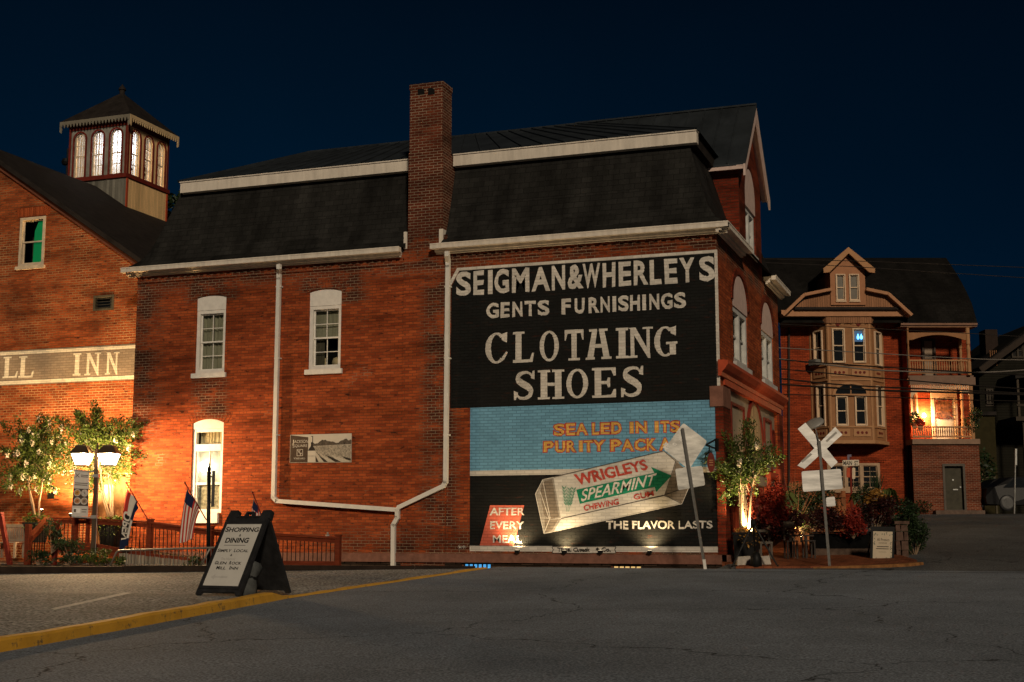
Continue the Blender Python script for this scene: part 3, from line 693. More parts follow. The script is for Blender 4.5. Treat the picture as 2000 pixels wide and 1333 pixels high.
# low standing-seam roof above, hipped at the left, and the cross gable at the street corner
RY, RZ = 4.95, 12.53
ur = MB(); yb = YB + .6 - .5
a, b_, c, d = V((XL + .85, .53, 10.645)), V((-.50, .53, 10.645)), V((-.50, 2 * RY - .53, 10.645)), V((XL + .85, 2 * RY - .53, 10.645))
r0, r1 = V((-13.74, RY, RZ)), V((-4.6, RY, RZ - .01))
ur.add([a, b_, c, d, r0, r1], [(0, 1, 5, 4), (1, 2, 5), (2, 3, 4, 5), (3, 0, 4)])
def seams(mb, p0, p1, q0, q1, n, h=.035):              # raised seams from eave line p to ridge line q
    for i in range(1, n):
        t_ = i / n; x, y = p0.lerp(p1, t_), q0.lerp(q1, t_); mb.bar(x, y, .03, h * 2)
seams(ur, a, b_, r0 + (a - r0) * 0, r1, 26)
for i in range(26): pass
seams(ur, d, a, r0, r0, 4)
ur.bar(a, r0, .06, .08); ur.bar(b_, r1, .05, .06); ur.bar(r0, r1, .08, .08)
ur.build('upper_roof', METALR, B0)
gr = MB(); ze, hw = 10.36, 2.02; th = .06
for sgn in (-1, 1):
    e0, e1 = V((.25, RY + sgn * hw, ze)), V((-5.0, RY + sgn * hw, ze)); k0, k1 = V((.25, RY, RZ)), V((-5.0, RY, RZ))
    dn = V((0, 0, -th))
    gr.add([e0, e1, k1, k0, e0 + dn, e1 + dn, k1 + dn, k0 + dn], [(0, 1, 2, 3), (7, 6, 5, 4), (0, 3, 7, 4), (0, 4, 5, 1)])
    seams(gr, e0, e1, k0, k1, 11)
gr.bar(k0 + Z * .02, k1 + Z * .02, .10, .05); gr.build('gable_roof', METALR, B0)
rk_ = MB(); 
for sgn in (-1, 1):
    lo, hi = (RY + sgn * (hw + .02), ze - .05), (RY, RZ - .03)
    rk_.prism(F, [lo, (lo[0] - sgn * .0, lo[1] - .30), (hi[0], hi[1] - .34), hi], .19, .245, back=True)
    rk_.prism(F, [(lo[0], lo[1] - .02), (lo[0] - sgn * .02, lo[1] - .07), (hi[0], hi[1] - .09), (hi[0], hi[1] - .03)], .004, .188, back=True)
rk_.fbox(F, RY - hw - .01, RY - hw + .06, ze - .16, ze - .07, -1.35, .19)
rk_.build('rake_board', PINKW, B0)
gw = MB(); gh = opening(4.15, 5.75, 8.36, 10.70, .80, True)
wall_mesh(gw, F, [(RY - 1.72, 8.0), (RY + 1.72, 8.0), (RY + 1.72, ze + .22), (RY, RZ - .12), (RY - 1.72, ze + .22)], [gh], .2, .003)
for y_, f_ in ((RY - 1.72, (3, 2, 1, 0)), (RY + 1.72, (0, 1, 2, 3))):
    gw.add([(.003, y_, 8.0), (-3, y_, 8.0), (-3, y_, ze + .22), (.003, y_, ze + .22)], [f_])
gw.build('gable_wall', BRICKF, B0)
window(F, 4.15, 5.75, 8.36, 10.70, B0, 9.55, .80, True, depth=.10, cols=1, rows=2, fw=.12, frame=GREYW, headm=PINKW, glass=DARKG, split=2, sillw=.06, headw=.0)
for (a_, c_) in ((1.95, 4.05), (6.25, 8.35)):
    window(F, a_, c_, 5.02, 7.36, B0, 6.45, .78, True, depth=.08, cols=1, rows=2, fw=.14, frame=GREYW, headm=PINKW, back=CURT, split=2, sillw=.08, headw=.0, sillh=.14, silld=.09)
# front wall skin in the plainer brick: arched hoods
for (a_, c_) in ((1.95, 4.05), (6.25, 8.35)):
    ab = MB(); o_ = arcp(a_ - .22, c_ + .22, 6.58, .98, 20, True); i_ = arcp(a_ - .02, c_ + .02, 6.58, .80, 20, True)
    for k in range(20): ab.prism(F, [o_[k], i_[k], i_[k + 1], o_[k + 1]], .001, .035)
    ab.build('brick_arch', BRICKF, B0)
# chimney
ch = MB(); ch.box((-8.0, -.062, 10.6), (-7.07, .56, 12.42)); ch.box((-8.02, -.061, 8.352), (-7.05, 1.15, 10.598));
ch.box((-8.015, -.075, 12.30), (-7.055, .575, 12.45))
co_ = ch.build('chimney', BRICKC, B0)
for px in (816, 836):
    b = MB(); u, v = A.uv(px, 186, .065); u2 = A.uv(px + 13, 186, .065)[0]
    b.prism(A, [(u, v), (u2, v), (u2, v + .12), (u + .05, v + .24), (u, v + .22)], .063, .068); b.build('flue_opening', BLACK, co_)
b = MB(); b.fbox(A, -8.12, -8.03, 8.05, 8.5, .0615, .10); b.build('trim_board', TRIM, B0)
b = MB(); b.fbox(A, -7.13, -7.02, 8.08, 8.5, .0615, .10); b.fbox(F, -.06, .28, 8.20, 8.5, -7.12, -7.025); b.build('trim_board', TRIM, B0)
# downspouts
def pipe(pts, nm='downspout'):
    b = MB()
    for p, q in zip(pts, pts[1:]):
        d = (q - p).normalized(); b.bar(p - d * .03, q + d * .03, .105, .10, V((0, 1, .0)) if abs(d.z) > .3 or True else Z)
    return b.build(nm, DOWN, B0)
def ad(px, py, w_=.12): return A.P(px, py, w_)
pipe([A.P(545, 519, .30), A.P(545, 524, .30), A.P(545, 534, .12), A.P(545, 545, .12), A.P(534.5, 972, .12), A.P(541, 979, .12), A.P(774, 996, .12)])
pipe([A.P(873.5, 494, .30), A.P(873.5, 499, .30), A.P(875, 512, .12), A.P(875, 522, .12), A.P(870.5, 942, .12), A.P(866, 950, .12), A.P(780, 991, .13), A.P(776.5, 997, .13), A.P(776.5, 1012, .13), A.P(768.5, 1026, .13), A.P(768, 1106, .13)])
b = MB()
for px, py in ((544, 560), (541, 700), (538, 850), (874, 560), (873, 700), (871.5, 850), (690, 990), (620, 985)):
    p = A.P(px, py, .12); b.box((p.x - .075, -.14, p.z - .018), (p.x + .075, -.005, p.z + .018))
b.build('pipe_strap', DOWN, B0)
# shopfront on the street side
FS = Fr((.13, 0, 0), (0, 1, 0), Z)
sb_ = MB(); sb_.fbox(FS, 1.0, 8.75, .10, 4.42, -.24, -.22); sb_.build('shop_panel', PANELT, B0)
sc_ = MB(); sc_.prism(Fr((0, 0, 0), (1, 0, 0), Z), [(.0, 0), (.0, 0)][:0] or [(.002, 4.44), (.07, 4.44), (.09, 4.53), (.16, 4.60), (.24, 4.72), (.24, 4.80), (.002, 4.82)], -9.5, .10, back=True)
sc_.build('shop_cornice', ORANGE, B0)
sc2 = MB(); sc2.fbox(F, .5, 9.3, 4.28, 4.437, -.1, .05); sc2.build('shop_fascia', ORANGE, B0)
for fr, a, c in ((A, -.19, .03),): pass
cb = MB(); cb.box((-.22, -.05, 3.72), (.10, .90, 4.20)); cb.build('corner_stone', STONE, B0)
cp = MB(); cp.box((-.10, -.03, .28), (.09, .86, 3.715)); cp.build('corner_pilaster', BRICKF, B0)
cp = MB(); cp.fbox(F, 8.76, 9.43, .1, 4.25, .002, .06); cp.build('corner_pilaster', BRICKF, B0)
# arched plank panel, framed side panels, round ornaments
pn = MB(); ar = opening(3.9, 6.4, 2.35, 4.25, 1.5, True)
pn.prism(FS, ar, -.219, -.19); arch_ = pn.build('arch_panel', PLANK, B0)
rm = MB(); rm.ring(FS, [(3.78, 2.25), (6.52, 2.25)] + arcp(3.78, 6.52, 2.75, 1.62, 12, True)[::-1], ar, -.219, -.15); rm.build('arch_moulding', DKRED, arch_)
for a_, c_ in ((1.75, 3.6), (6.75, 8.0)):
    b = MB(); b.ring(FS, rectq(a_, c_, 2.45, 4.0), rectq(a_ + .08, c_ - .08, 2.53, 3.92), -.219, -.17); b.build('panel_moulding', DKRED, B0)
for y_ in (1.38, 8.38):
    b = MB(); b.lathe(FS.p(y_, 3.35, -.218), [(.42, 0), (.42, .03), (.34, .03), (.34, .012), (.22, .012), (.22, .03), (.12, .03)], 24, FS.w); b.build('round_ornament', DKRED, B0, True)
b = MB(); b.fbox(FS, 1.2, 8.6, 2.05, 2.30, -.218, -.12); b.build('shop_fascia', PANELT, B0)
for q_ in ((1.05, 1.35, .3, 2.04, .02), (3.6, 3.9, .3, 2.04, .0), (8.05, 8.3, .3, 2.6, .02)): b = MB(); b.fbox(FS, *q_[:4], -.21, q_[4]); b.build('shop_post', ORANGE, B0)
b = MB(); b.fbox(FS, 1.45, 3.5, .30, 2.0, -.21, -.15); do = b.build('shop_door', mat('cream_door', (.62, .52, .36), .55, var=.1), B0)
b = MB(); b.fbox(FS, 3.3, 3.36, 1.1, 1.25, -.149, -.10); b.build('handle', BLACK, do)
b = MB(); b.ring(FS, rectq(6.55, 8.0, 1.05, 2.45), rectq(6.68, 7.87, 1.18, 2.32), -.21, -.02); sw = b.build('shop_window', ORANGE, B0)
b = MB(); b.fbox(FS, 6.66, 7.89, 1.16, 2.34, -.20, -.19); b.build('blind', mat('pale_blind', (.7, .62, .48), .7, var=.08), sw)
b = MB(); b.fbox(FS, 4.1, 6.3, .4, 2.0, -.21, -.19); b.build('shop_window', DARKG, B0)

# ---------------------------------------------------------------- painted wall advertisement
PBLACK = mat_paint('black_wall_paint', (.0125, .0130, .0125), .65, (.07, .020, .010), .6)
PLETTER = mat_paint('grey_white_lettering', (.63, .59, .53), .5, (.14, .09, .07), .86)
PWHITE = mat_paint('white_wall_paint', (.62, .58, .52), .3, (.3, .2, .15), .8)
PBLUE = mat_paint('blue_wall_paint', (.155, .36, .53), .3, (.06, .12, .18), .60)
PPACK = mat_paint('white_package_paint', (.60, .575, .53), .3, (.3, .22, .16), .8)
PPACKG = mat_paint('grey_package_paint', (.33, .30, .26), .25, (.2, .15, .1), .7)
PPACKD = mat_paint('taupe_package_paint', (.20, .165, .13), .25, (.1, .07, .05), .6)
PGREEN = mat_paint('green_wall_paint', (.018, .24, .13), .2, (.02, .1, .06), .7)
PRED = mat_paint('red_wall_paint', (.50, .075, .055), .2, (.25, .05, .04), .8)
PCORAL = mat_paint('coral_wall_paint', (.60, .135, .085), .2, (.3, .08, .05), .8)
PYEL = mat_paint('yellow_wall_paint', (.70, .40, .10), .2, (.4, .2, .05), .75)
PLINE = mat_paint('dark_outline_paint', (.05, .045, .04), .2, (.05, .04, .03), .8)
PPALE = mat_paint('pale_line_paint', (.70, .66, .60), .2, (.4, .3, .25), .8)
U = lambda px, py: A.uv(px, py)[0]
VV = lambda px, py: A.uv(px, py)[1]
JIT[0] = .009
mL, mR, bL = U(880, 650), U(1402, 640), U(918, 930)
vb0, vtop, vb1, vw0, vw1, vwb0, vwb1 = VV(918, 797), VV(1406, 490), VV(918, 797), VV(919, 930), VV(919, 920), VV(918, 1077), VV(918, 1066.5)
pm = MB()
pm.sheet(A, [(mL, vb0), (mR, vb0), (mR, vtop), (U(899, 527), VV(899, 527)), (U(882, 560), VV(882, 560))], .004)
pm.sheet(A, [(bL, vwb1), (mR - .01, vwb1), (mR - .01, vw0), (bL, vw0)], .004)
mu = pm.build('painted_advertisement', PBLACK, B0)
def mpart(name, m, fn, w_):
    b = MB(); fn(b, w_); return b.build(name, m, mu)
mpart('painted_border', PLETTER, lambda b, w_: (b.sheet(A, [(mR - .045, VV(1400, 755)), (mR + .03, VV(1400, 755)), (mR + .03, vtop + .03), (U(893, 524), vtop + .03), (U(880, 548), VV(880, 548)), (U(880, 556), VV(880, 560)), (U(897, 530), vtop - .045), (mR - .045, vtop - .045)], w_)), .0075)
mpart('blue_field', PBLUE, lambda b, w_: b.sheet(A, rectq(bL, mR - .02, vw1, vb1), w_), .006)
mpart('white_band', PWHITE, lambda b, w_: (b.sheet(A, rectq(bL, mR - .01, vw0, vw1), w_), b.sheet(A, rectq(bL, mR - .01, vwb0, vwb1), w_)), .006)
# big lettering, letter by letter
def lrow(txt, xs, yb_, yt_, serif_=False, m=None, w_=.009, off=.02, ro=None):
    b = MB(); ym = (yb_[1] + yt_[1]) / 2
    for chx, (l, r) in zip(txt, xs):
        u0, u1 = U(l, ym), U(r, ym); xm = (l + r) / 2
        v0 = VV(xm, yb_[1] + (yb_[3] - yb_[1]) * (xm - yb_[0]) / (yb_[2] - yb_[0])); v1 = VV(xm, yt_[1] + (yt_[3] - yt_[1]) * (xm - yt_[0]) / (yt_[2] - yt_[0]))
        if serif_: write_serif(b, A, chx, u0, u1, v0, v1, w_)
        elif chx == 'I': g_ = 0 if ro is None else (off - ro) * .75 * (v1 - v0); b.sheet(A, rectq(u0 - g_, u1 + g_, v0 - g_, v1 + g_), w_)
        else: write(b, A, chx, rectq(u0, u1, v0, v1), w_, off, 0, ro)
    return b.build('lettering', m or PLETTER, mu)
def cx_(lst, s_=3.571, o_=860): return [(o_ + a / s_, o_ + c / s_) for a, c in lst]
lrow('SEIGMAN&WHERLEYS', cx_([(112, 215), (230, 306), (333, 366), (378, 480), (500, 620), (635, 768), (780, 872), (890, 1000), (992, 1118), (1135, 1222), (1245, 1333), (1350, 1452), (1462, 1543), (1565, 1655), (1668, 1778), (1807, 1918)]),
     (891, 579, 1397, 549), (891, 532, 1397, 500), off=.034)
lrow('GENTS', cx_([(322, 408), (422, 484), (505, 573), (588, 668), (680, 762)]), (950, 622.5, 1341, 602), (950, 593, 1341, 571), off=.036)
lrow('FURNISHINGS', cx_([(847, 912), (937, 1008), (1035, 1110), (1118, 1184), (1202, 1228), (1242, 1316), (1325, 1395), (1410, 1436), (1458, 1530), (1542, 1622), (1632, 1715)]), (950, 622.5, 1341, 602), (950, 593, 1341, 571), off=.036)
lrow('CLOThING', cx_([(315, 472), (508, 655), (693, 828), (868, 1000), (1015, 1190), (1226, 1312), (1306, 1485), (1493, 1655)]), (948, 711.5, 1322, 696), (948, 651, 1322, 637), True)
lrow('SHOES', cx_([(515, 660), (682, 866), (880, 1032), (1060, 1226), (1262, 1418)]), (1005, 782, 1256, 775), (1005, 726, 1256, 715), True)
def quadpx(bl, br, tr, tl): return [A.uv(*q) for q in (bl, br, tr, tl)]
def mtxt(txt, q, m, w_, off): 
    b = MB(); write(b, A, txt, quadpx(*q), w_, off); return b.build('lettering', m, mu)
S1 = [(1083, 851), (1325, 842), (1325, 822), (1083, 829)]; S2 = [(1062, 883), (1350, 873), (1350, 851), (1062, 863)]
for txt, xs, q in (('SEALED', [(774, 845), (858, 922), (930, 1010), (1042, 1092), (1104, 1168), (1180, 1248)], S1), ('IN', [(1310, 1336), (1355, 1430)], S1), ('ITS', [(1488, 1514), (1530, 1590), (1600, 1664)], S1),
                   ('PURITY', [(700, 768), (782, 850), (862, 925), (950, 975), (985, 1048), (1050, 1132)], S2), ('PACKAGE', [(1175, 1246), (1255, 1335), (1345, 1420), (1430, 1492), (1520, 1600), (1612, 1690), (1702, 1762)], S2)):
    top = q is S1; x0 = 1083 if top else 1062
    yb_ = (1083, 851, 1325, 844) if top else (1062, 884, 1300, 879.5); yt_ = (1083, 829, 1325, 822) if top else (1062, 863, 1300, 857)
    lrow(txt, cx_(xs, 3.636, 870), yb_, yt_, m=PRED, w_=.0085, off=.075, ro=.022); lrow(txt, cx_(xs, 3.636, 870), yb_, yt_, m=PYEL, w_=.0105, off=.022)
c2 = lambda x, y: (870 + x / 3.636, 770 + y / 3.636)
def poly(name, m, pts, w_): return mpart(name, m, lambda b, ww: b.sheet(A, [A.uv(*c2(*p)) for p in pts], ww), w_)
poly('painted_package', PPACKG, [(640, 710), (692, 608), (770, 590), (1555, 405), (1655, 478), (1735, 650), (1680, 778), (700, 992)], .0075)
poly('package_front', PPACK, [(768, 596), (1552, 409), (1632, 478), (1556, 716), (820, 882)], .009)
poly('package_end', PPACKD, [(1640, 484), (1690, 520), (1732, 650), (1680, 776), (1559, 718)], .009)
poly('package_base', PPACK, [(822, 888), (1552, 724), (1668, 776), (772, 972)], .009)
poly('package_end', PPACKD, [(672, 690), (694, 625), (758, 606), (806, 872), (745, 892), (700, 860)], .009)
poly('package_base', PPACKD, [(704, 890), (806, 884), (758, 968), (708, 982)], .0095)
def mline(pts, m, wd, w_): 
    b = MB(); loop = [A.uv(*c2(*p)) for p in pts]
    for q in strip(loop, [wd] * len(loop)): b.sheet(A, q, w_)
    return b.build('painted_outline', m, mu)
for pts in ([(640, 710), (692, 608), (770, 592)], [(640, 710), (700, 990)], [(672, 690), (740, 892), (822, 884)], [(692, 612), (745, 885)], [(740, 890), (702, 985)]): mline(pts, PPALE, .014, .0105)
mline([(690, 606), (1553, 404)], PLINE, .012, .0105); mline([(822, 885), (1556, 719), (1732, 655)], PLINE, .012, .0112); mline([(1553, 407), (1636, 480), (1557, 717), (1676, 780)], PLINE, .012, .0105)
mline([(700, 992), (1680, 780), (1735, 650)], PPALE, .012, .0108)
poly('green_arrow', PGREEN, [(930, 680), (1484, 560), (1460, 517), (1606, 580), (1498, 697), (1486, 660), (955, 780)], .0105)
mtxt('WRIGLEYS', [c2(938, 655), c2(1444, 536), c2(1420, 462), c2(910, 572)], PRED, .0115, .034)
mtxt('SPEARMINT', [c2(962, 765), c2(1478, 650), c2(1503, 562), c2(975, 678)], PPALE, .0125, .012)
mtxt('CHEWING', [c2(985, 832), c2(1233, 785), c2(1228, 742), c2(980, 790)], PRED, .0115, .028)
mtxt('GUM', [c2(1340, 755), c2(1482, 725), c2(1476, 685), c2(1334, 715)], PRED, .0115, .028)
def sprig(b, w_):
    r_ = random.Random(3)
    for x0 in (830, 872, 905):
        base = (870 + (x0 - 872) * .2, 835); top = (x0 + 12, 655 + r_.randint(0, 20))
        for q in strip([A.uv(*c2(*base)), A.uv(*c2((base[0] + top[0]) / 2, 745)), A.uv(*c2(*top))], [.008] * 3): b.sheet(A, q, w_)
        for k in range(6):
            t_ = .25 + .13 * k; x, y = base[0] + (top[0] - base[0]) * t_, base[1] + (top[1] - base[1]) * t_
            for sg in (-1, 1):
                pts = [(x, y), (x + sg * 12, y - 16), (x + sg * 18, y - 30), (x + sg * 5, y - 18)]
                b.sheet(A, [A.uv(*c2(*p)) for p in (pts if sg < 0 else pts[::-1])], w_ + .0004 * (k % 2))
mpart('painted_sprig', PGREEN, sprig, .0110)
poly('coral_panel', PCORAL, [(318, 790), (560, 790), (486, 1076), (244, 1076)], .0085)
mtxt('AFTER', [c2(316, 862), c2(562, 862), c2(562, 808), c2(318, 808)], PPALE, .0115, .016)
mtxt('EVERY', [c2(316, 960), c2(560, 960), c2(560, 905), c2(318, 905)], PPALE, .0115, .016)
mtxt('MEAL', [c2(336, 1056), c2(545, 1056), c2(545, 1003), c2(336, 1003)], PPALE, .0115, .016)
mtxt('THE', [c2(1140, 960), c2(1300, 960), c2(1300, 901), c2(1140, 901)], PPALE, .0115, .022)
mtxt('FLAVOR', [c2(1328, 960), c2(1630, 958), c2(1630, 900), c2(1328, 901)], PPALE, .0115, .022)
mtxt('LASTS', [c2(1655, 958), c2(1896, 955), c2(1896, 899), c2(1655, 900)], PPALE, .0115, .022)
poly('painted_cartouche', PLINE, [(755, 1090), (762, 1080), (1208, 1080), (1214, 1090), (1206, 1106), (1214, 1124), (1208, 1132), (762, 1132), (755, 1124), (764, 1106)], .0075)
poly('painted_cartouche', PWHITE, [(761, 1090), (767, 1085), (1203, 1085), (1208, 1090), (1200, 1106), (1208, 1124), (1203, 1128), (767, 1128), (761, 1124), (770, 1106)], .0085)
mtxt('Thos.', [c2(795, 1121), c2(895, 1121), c2(895, 1090), c2(795, 1090)], PLINE, .0105, .05)
mtxt('Cusack', [c2(908, 1121), c2(1028, 1121), c2(1028, 1090), c2(908, 1090)], PLINE, .0105, .05)
mtxt('& Co.', [c2(1066, 1121), c2(1176, 1121), c2(1176, 1090), c2(1066, 1090)], PLINE, .0105, .05)
mtxt('GRMPS', [c2(86, 1096), c2(150, 1096), c2(150, 1078), c2(86, 1078)], PLETTER, .005, .01)
# small floodlights on the ledge, each throwing its pool up the painted wall
for i, (px, pw) in enumerate(((1014, 150), (1106, 115), (1176, 3), (1272, 140))):
    u = U(px, 1078); o = A.p(u, .275, .07)
    t = thing('floodlight', ('black floodlight on the ledge under the word MEAL', 'black floodlight on the ledge in front of the painted cartouche, left of centre', 'black floodlight on the ledge before the ampersand of the cartouche', 'black floodlight on the ledge under the words THE FLAVOR')[i], 'floodlight', o, 'floodlights along the wall ledge')
    b = MB(); b.fbox(A, u - .05, u + .05, .30, .37, .10, .20); b.build('housing', BLACK, t)
    b = MB(); b.fbox(A, u - .012, u + .012, .276, .299, .04, .19); b.build('bracket', BLACK, t)
    b = MB(); b.fbox(A, u - .042, u + .042, .371, .374, .11, .19); b.build('lens', mat_lampglass('flood_lens', (1, .8, .5), 1.2), t)
    lamp('SPOT', 'flood_beam', A.p(u, .38, .21), t, pw * 1.3, (1, .72, .38), .04, A.p(u, 2.2, -.12), 140, .9)

JIT[0] = 0.0
# hanging oval sign at the corner
t = thing('hanging_sign', 'small dark red oval sign hanging from a scrolled bracket at the mural corner', 'sign', (-.2, -.3, 2.6))
c3 = FD(31.05)
b = MB()
def c3p(x, y): return c3.P(1280 + x / 4.165, 800 + y / 4.165)
b.tube([c3p(500, 240), c3p(500, 340)], .05, 6); b.tube([c3p(410, 290), c3p(500, 240)], .022, 6); b.tube([c3p(410, 290), c3p(500, 322)], .022, 6); b.tube([c3p(440, 290), c3p(436, 350)], .016, 6)
b.tube([c3p(440, 345), c3p(412, 370), c3p(402, 400), c3p(412, 420), c3p(420, 400)], .016, 6); b.build('bracket', BLACK, t)
b = MB(); a_, e_ = c3.uv(1280 + 453 / 4.165, 800 + 432 / 4.165); ov = [(a_ + .085 * math.cos(k * math.pi / 12), e_ + .225 * math.sin(k * math.pi / 12)) for k in range(24)]
b.prism(c3, ov, -.02, .02, back=True); pl_ = b.build('sign_board', DKRED, t)
b = MB()
for k in (-.06, .0, .05): b.fbox(c3, a_ - .045, a_ + .045, e_ + k - .012, e_ + k + .012, .0205, .022)
b.build('lettering', mat('tan_lettering', (.35, .18, .08)), pl_)
# ================================================================ MILL INN
ML = thing('mill_building', 'tall gabled brick mill with painted inn name band and lit rooftop lookout', 'building', (-23.2, 10, 0))
MX, MRZ, MS = -23.24, 12.64, .657
def mz(x): return MRZ - MS * abs(x - MX)
hM = []
gu0, gv0 = M.uv(36, 517); gu1, gv1 = M.uv(90, 427); gv0 = M.uv(60, 520)[1]; gv1 = M.uv(60, 425)[1]
hM.append(rectq(gu0, gu1, gv0, gv1))
vu0, vu1 = M.uv(183, 592)[0], M.uv(222, 592)[0]; vv0, vv1 = M.uv(202, 606)[1], M.uv(202, 578)[1]
hM.append(rectq(vu0, vu1, vv0, vv1))
du0, du1 = M.uv(166, 960)[0], M.uv(196, 960)[0]
b = MB()
wall_mesh(b, M, [(-30.0, -.4), (-16.30, -.4), (-16.30, mz(-16.30)), (MX, MRZ), (-30.0, mz(-30))], hM, .2)
b.add([(-16.30, 1, -.4), (-16.30, 26, -.4), (-16.30, 26, mz(-16.3)), (-16.30, 1, mz(-16.3))], [(0, 1, 2, 3)])
b.add([(-30, 1, -.4), (-30, 26, -.4), (-30, 26, mz(-30)), (-30, 1, mz(-30))], [(3, 2, 1, 0)])
b.build('wall', BRICKM, ML)
rf = MB(); dz = .16
for sg in (1, -1):
    xe = MX + sg * 7.3; e0 = V((xe, .78, mz(xe) + .02)); e1 = V((xe, 26, mz(xe) + .02)); k0 = V((MX, .78, MRZ + .02)); k1 = V((MX, 26, MRZ + .02)); u_ = V((0, 0, dz))
    q = [e0, e1, k1, k0] if sg > 0 else [k0, k1, e1, e0]
    rf.add(q + [p + u_ for p in q], [(3, 2, 1, 0), (4, 5, 6, 7), (0, 1, 5, 4), (2, 3, 7, 6), (3, 0, 4, 7)])
rf.build('roof', ROOFD, ML)
vb_ = MB()
for sg in (1, -1):
    xe = MX + sg * 7.2
    vb_.prism(M, [(MX, MRZ - .02), (MX, MRZ - .16), (xe, mz(xe) - .16), (xe, mz(xe) - .02)], .003, .09)
vb_.build('verge_board', mat('verge_brick', (.14, .05, .03), .9), ML)
ab = MB()
n = 16
for k in range(n): 
    x0 = gu0 - .12 + (gu1 - gu0 + .24) * k / n; x1 = gu0 - .12 + (gu1 - gu0 + .24) * (k + 1) / n
    ab.prism(M, [(x0 + .006, gv1 + .03), (x1 - .006, gv1 + .03), (x1 - .006 + .006 * (k - 8), gv1 + .30), (x0 + .006 + .006 * (k - 8), gv1 + .30)], .001, .012)
ab.build('brick_arch', ARCHB, ML)
f_ = window(M, gu0, gu1, gv0, gv1, ML, depth=.03, cols=1, rows=2, fw=.09, frame=CREAM, sillw=.06, sillh=.10, silld=.08)
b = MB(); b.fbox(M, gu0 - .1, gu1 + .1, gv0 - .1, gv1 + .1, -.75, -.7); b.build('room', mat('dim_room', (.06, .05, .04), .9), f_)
b = MB(); pts = [(gu0 + .44 * (gu1 - gu0), gv0), (gu1 - .02, gv0), (gu1 - .02, gv1 - .12), (gu0 + .60 * (gu1 - gu0), gv1 - .12), (gu0 + .47 * (gu1 - gu0), gv1 - .4), (gu0 + .45 * (gu1 - gu0), gv1 - .8)]
b.prism(M, pts, -.14, -.13); b.build('lit_curtain', mat_emit('green_lit_curtain', (.004, .20, .065), .6), f_)
b = MB(); b.ring(M, rectq(vu0 - .01, vu1 + .01, vv0 - .01, vv1 + .01), rectq(vu0 + .06, vu1 - .06, vv0 + .05, vv1 - .05), -.12, .015)
for k in range(1, 5): y_ = vv0 + (vv1 - vv0) * k / 5; b.fbox(M, vu0 + .06, vu1 - .06, y_ - .008, y_ + .008, -.06, -.03)
x_ = vu0 + (vu1 - vu0) * .8; b.fbox(M, x_ - .035, x_ + .035, vv0 + .05, vv1 - .05, -.10, -.07)
f_ = b.build('vent_window', OLIVE, ML); b = MB(); b.fbox(M, vu0, vu1, vv0, vv1, -.16, -.15); b.build('pane', DARKG, f_)
# painted band with the inn name
PGREY = mat_paint('grey_band_paint', (.30, .235, .17), .3, (.25, .10, .05), .72)
PCREAM = mat_paint('cream_band_paint', (.80, .72, .56), .25, (.3, .18, .1), .75)
b = MB(); zb0, zb1 = 5.10, 6.14
b.sheet(M, rectq(-29.9, -16.31, zb0, zb1), .004); bd_ = b.build('painted_band', PGREY, ML)
b = MB(); b.sheet(M, rectq(-29.9, -16.31, zb0 + .03, zb0 + .13), .007); b.sheet(M, rectq(-29.9, -16.31, zb1 - .13, zb1 - .04), .007); b.build('painted_stripe', PCREAM, bd_)
b = MB()
for chx, l, r, t_, bt in (('L', 6, 36, 697, 739), ('L', 37, 67, 696, 738), ('I', 143, 158.5, 690.5, 734), ('N', 166, 197, 689.5, 733), ('N', 206, 233, 688, 731.5)):
    ym = (t_ + bt) / 2; xm = (l + r) / 2
    if chx == 'I': b.build('lettering', PCREAM, bd_); b = MB()
    write_serif(b, M, chx, M.uv(l, ym)[0], M.uv(r, ym)[0], M.uv(xm, bt)[1], M.uv(xm, t_)[1], .007)
b.build('lettering', PCREAM, bd_)
# ground-floor door and small window behind the trees
b = MB(); b.fbox(M, M.uv(189, 980)[0], M.uv(245, 980)[0], M.uv(215, 1010)[1] - 1.0, M.uv(215, 932)[1], .003, .05); dr = b.build('door', mat('brown_door', (.20, .10, .05), .6, var=.3), ML)
b = MB(); b.fbox(M, M.uv(205, 980)[0], M.uv(222, 980)[0], M.uv(215, 985)[1], M.uv(215, 947)[1], .051, .06); b.build('pane', mat('lit_door_glass', (.55, .45, .3), .3, var=.4, scale=8), dr)
t = thing('date_plaque', 'black oval plaque reading 1837 above a small square plate on the mill wall', 'plaque', M.P(100, 962))
b = MB(); a_, e_ = M.uv(100.5, 954.5); b.prism(M, [(a_ + .135 * math.cos(k * math.pi / 12), e_ + .085 * math.sin(k * math.pi / 12)) for k in range(24)], .004, .03); pq = b.build('oval_plate', BLACK, t)
b = MB(); write(b, M, '1837', rectq(a_ - .075, a_ + .075, e_ - .035, e_ + .035), .032, .015); b.build('lettering', CREAM, pq)
b = MB(); a2, e2 = M.uv(100, 969); b.fbox(M, a2 - .11, a2 + .11, e2 - .085, e2 + .085, .004, .025); b.build('square_plate', BLACK, t)

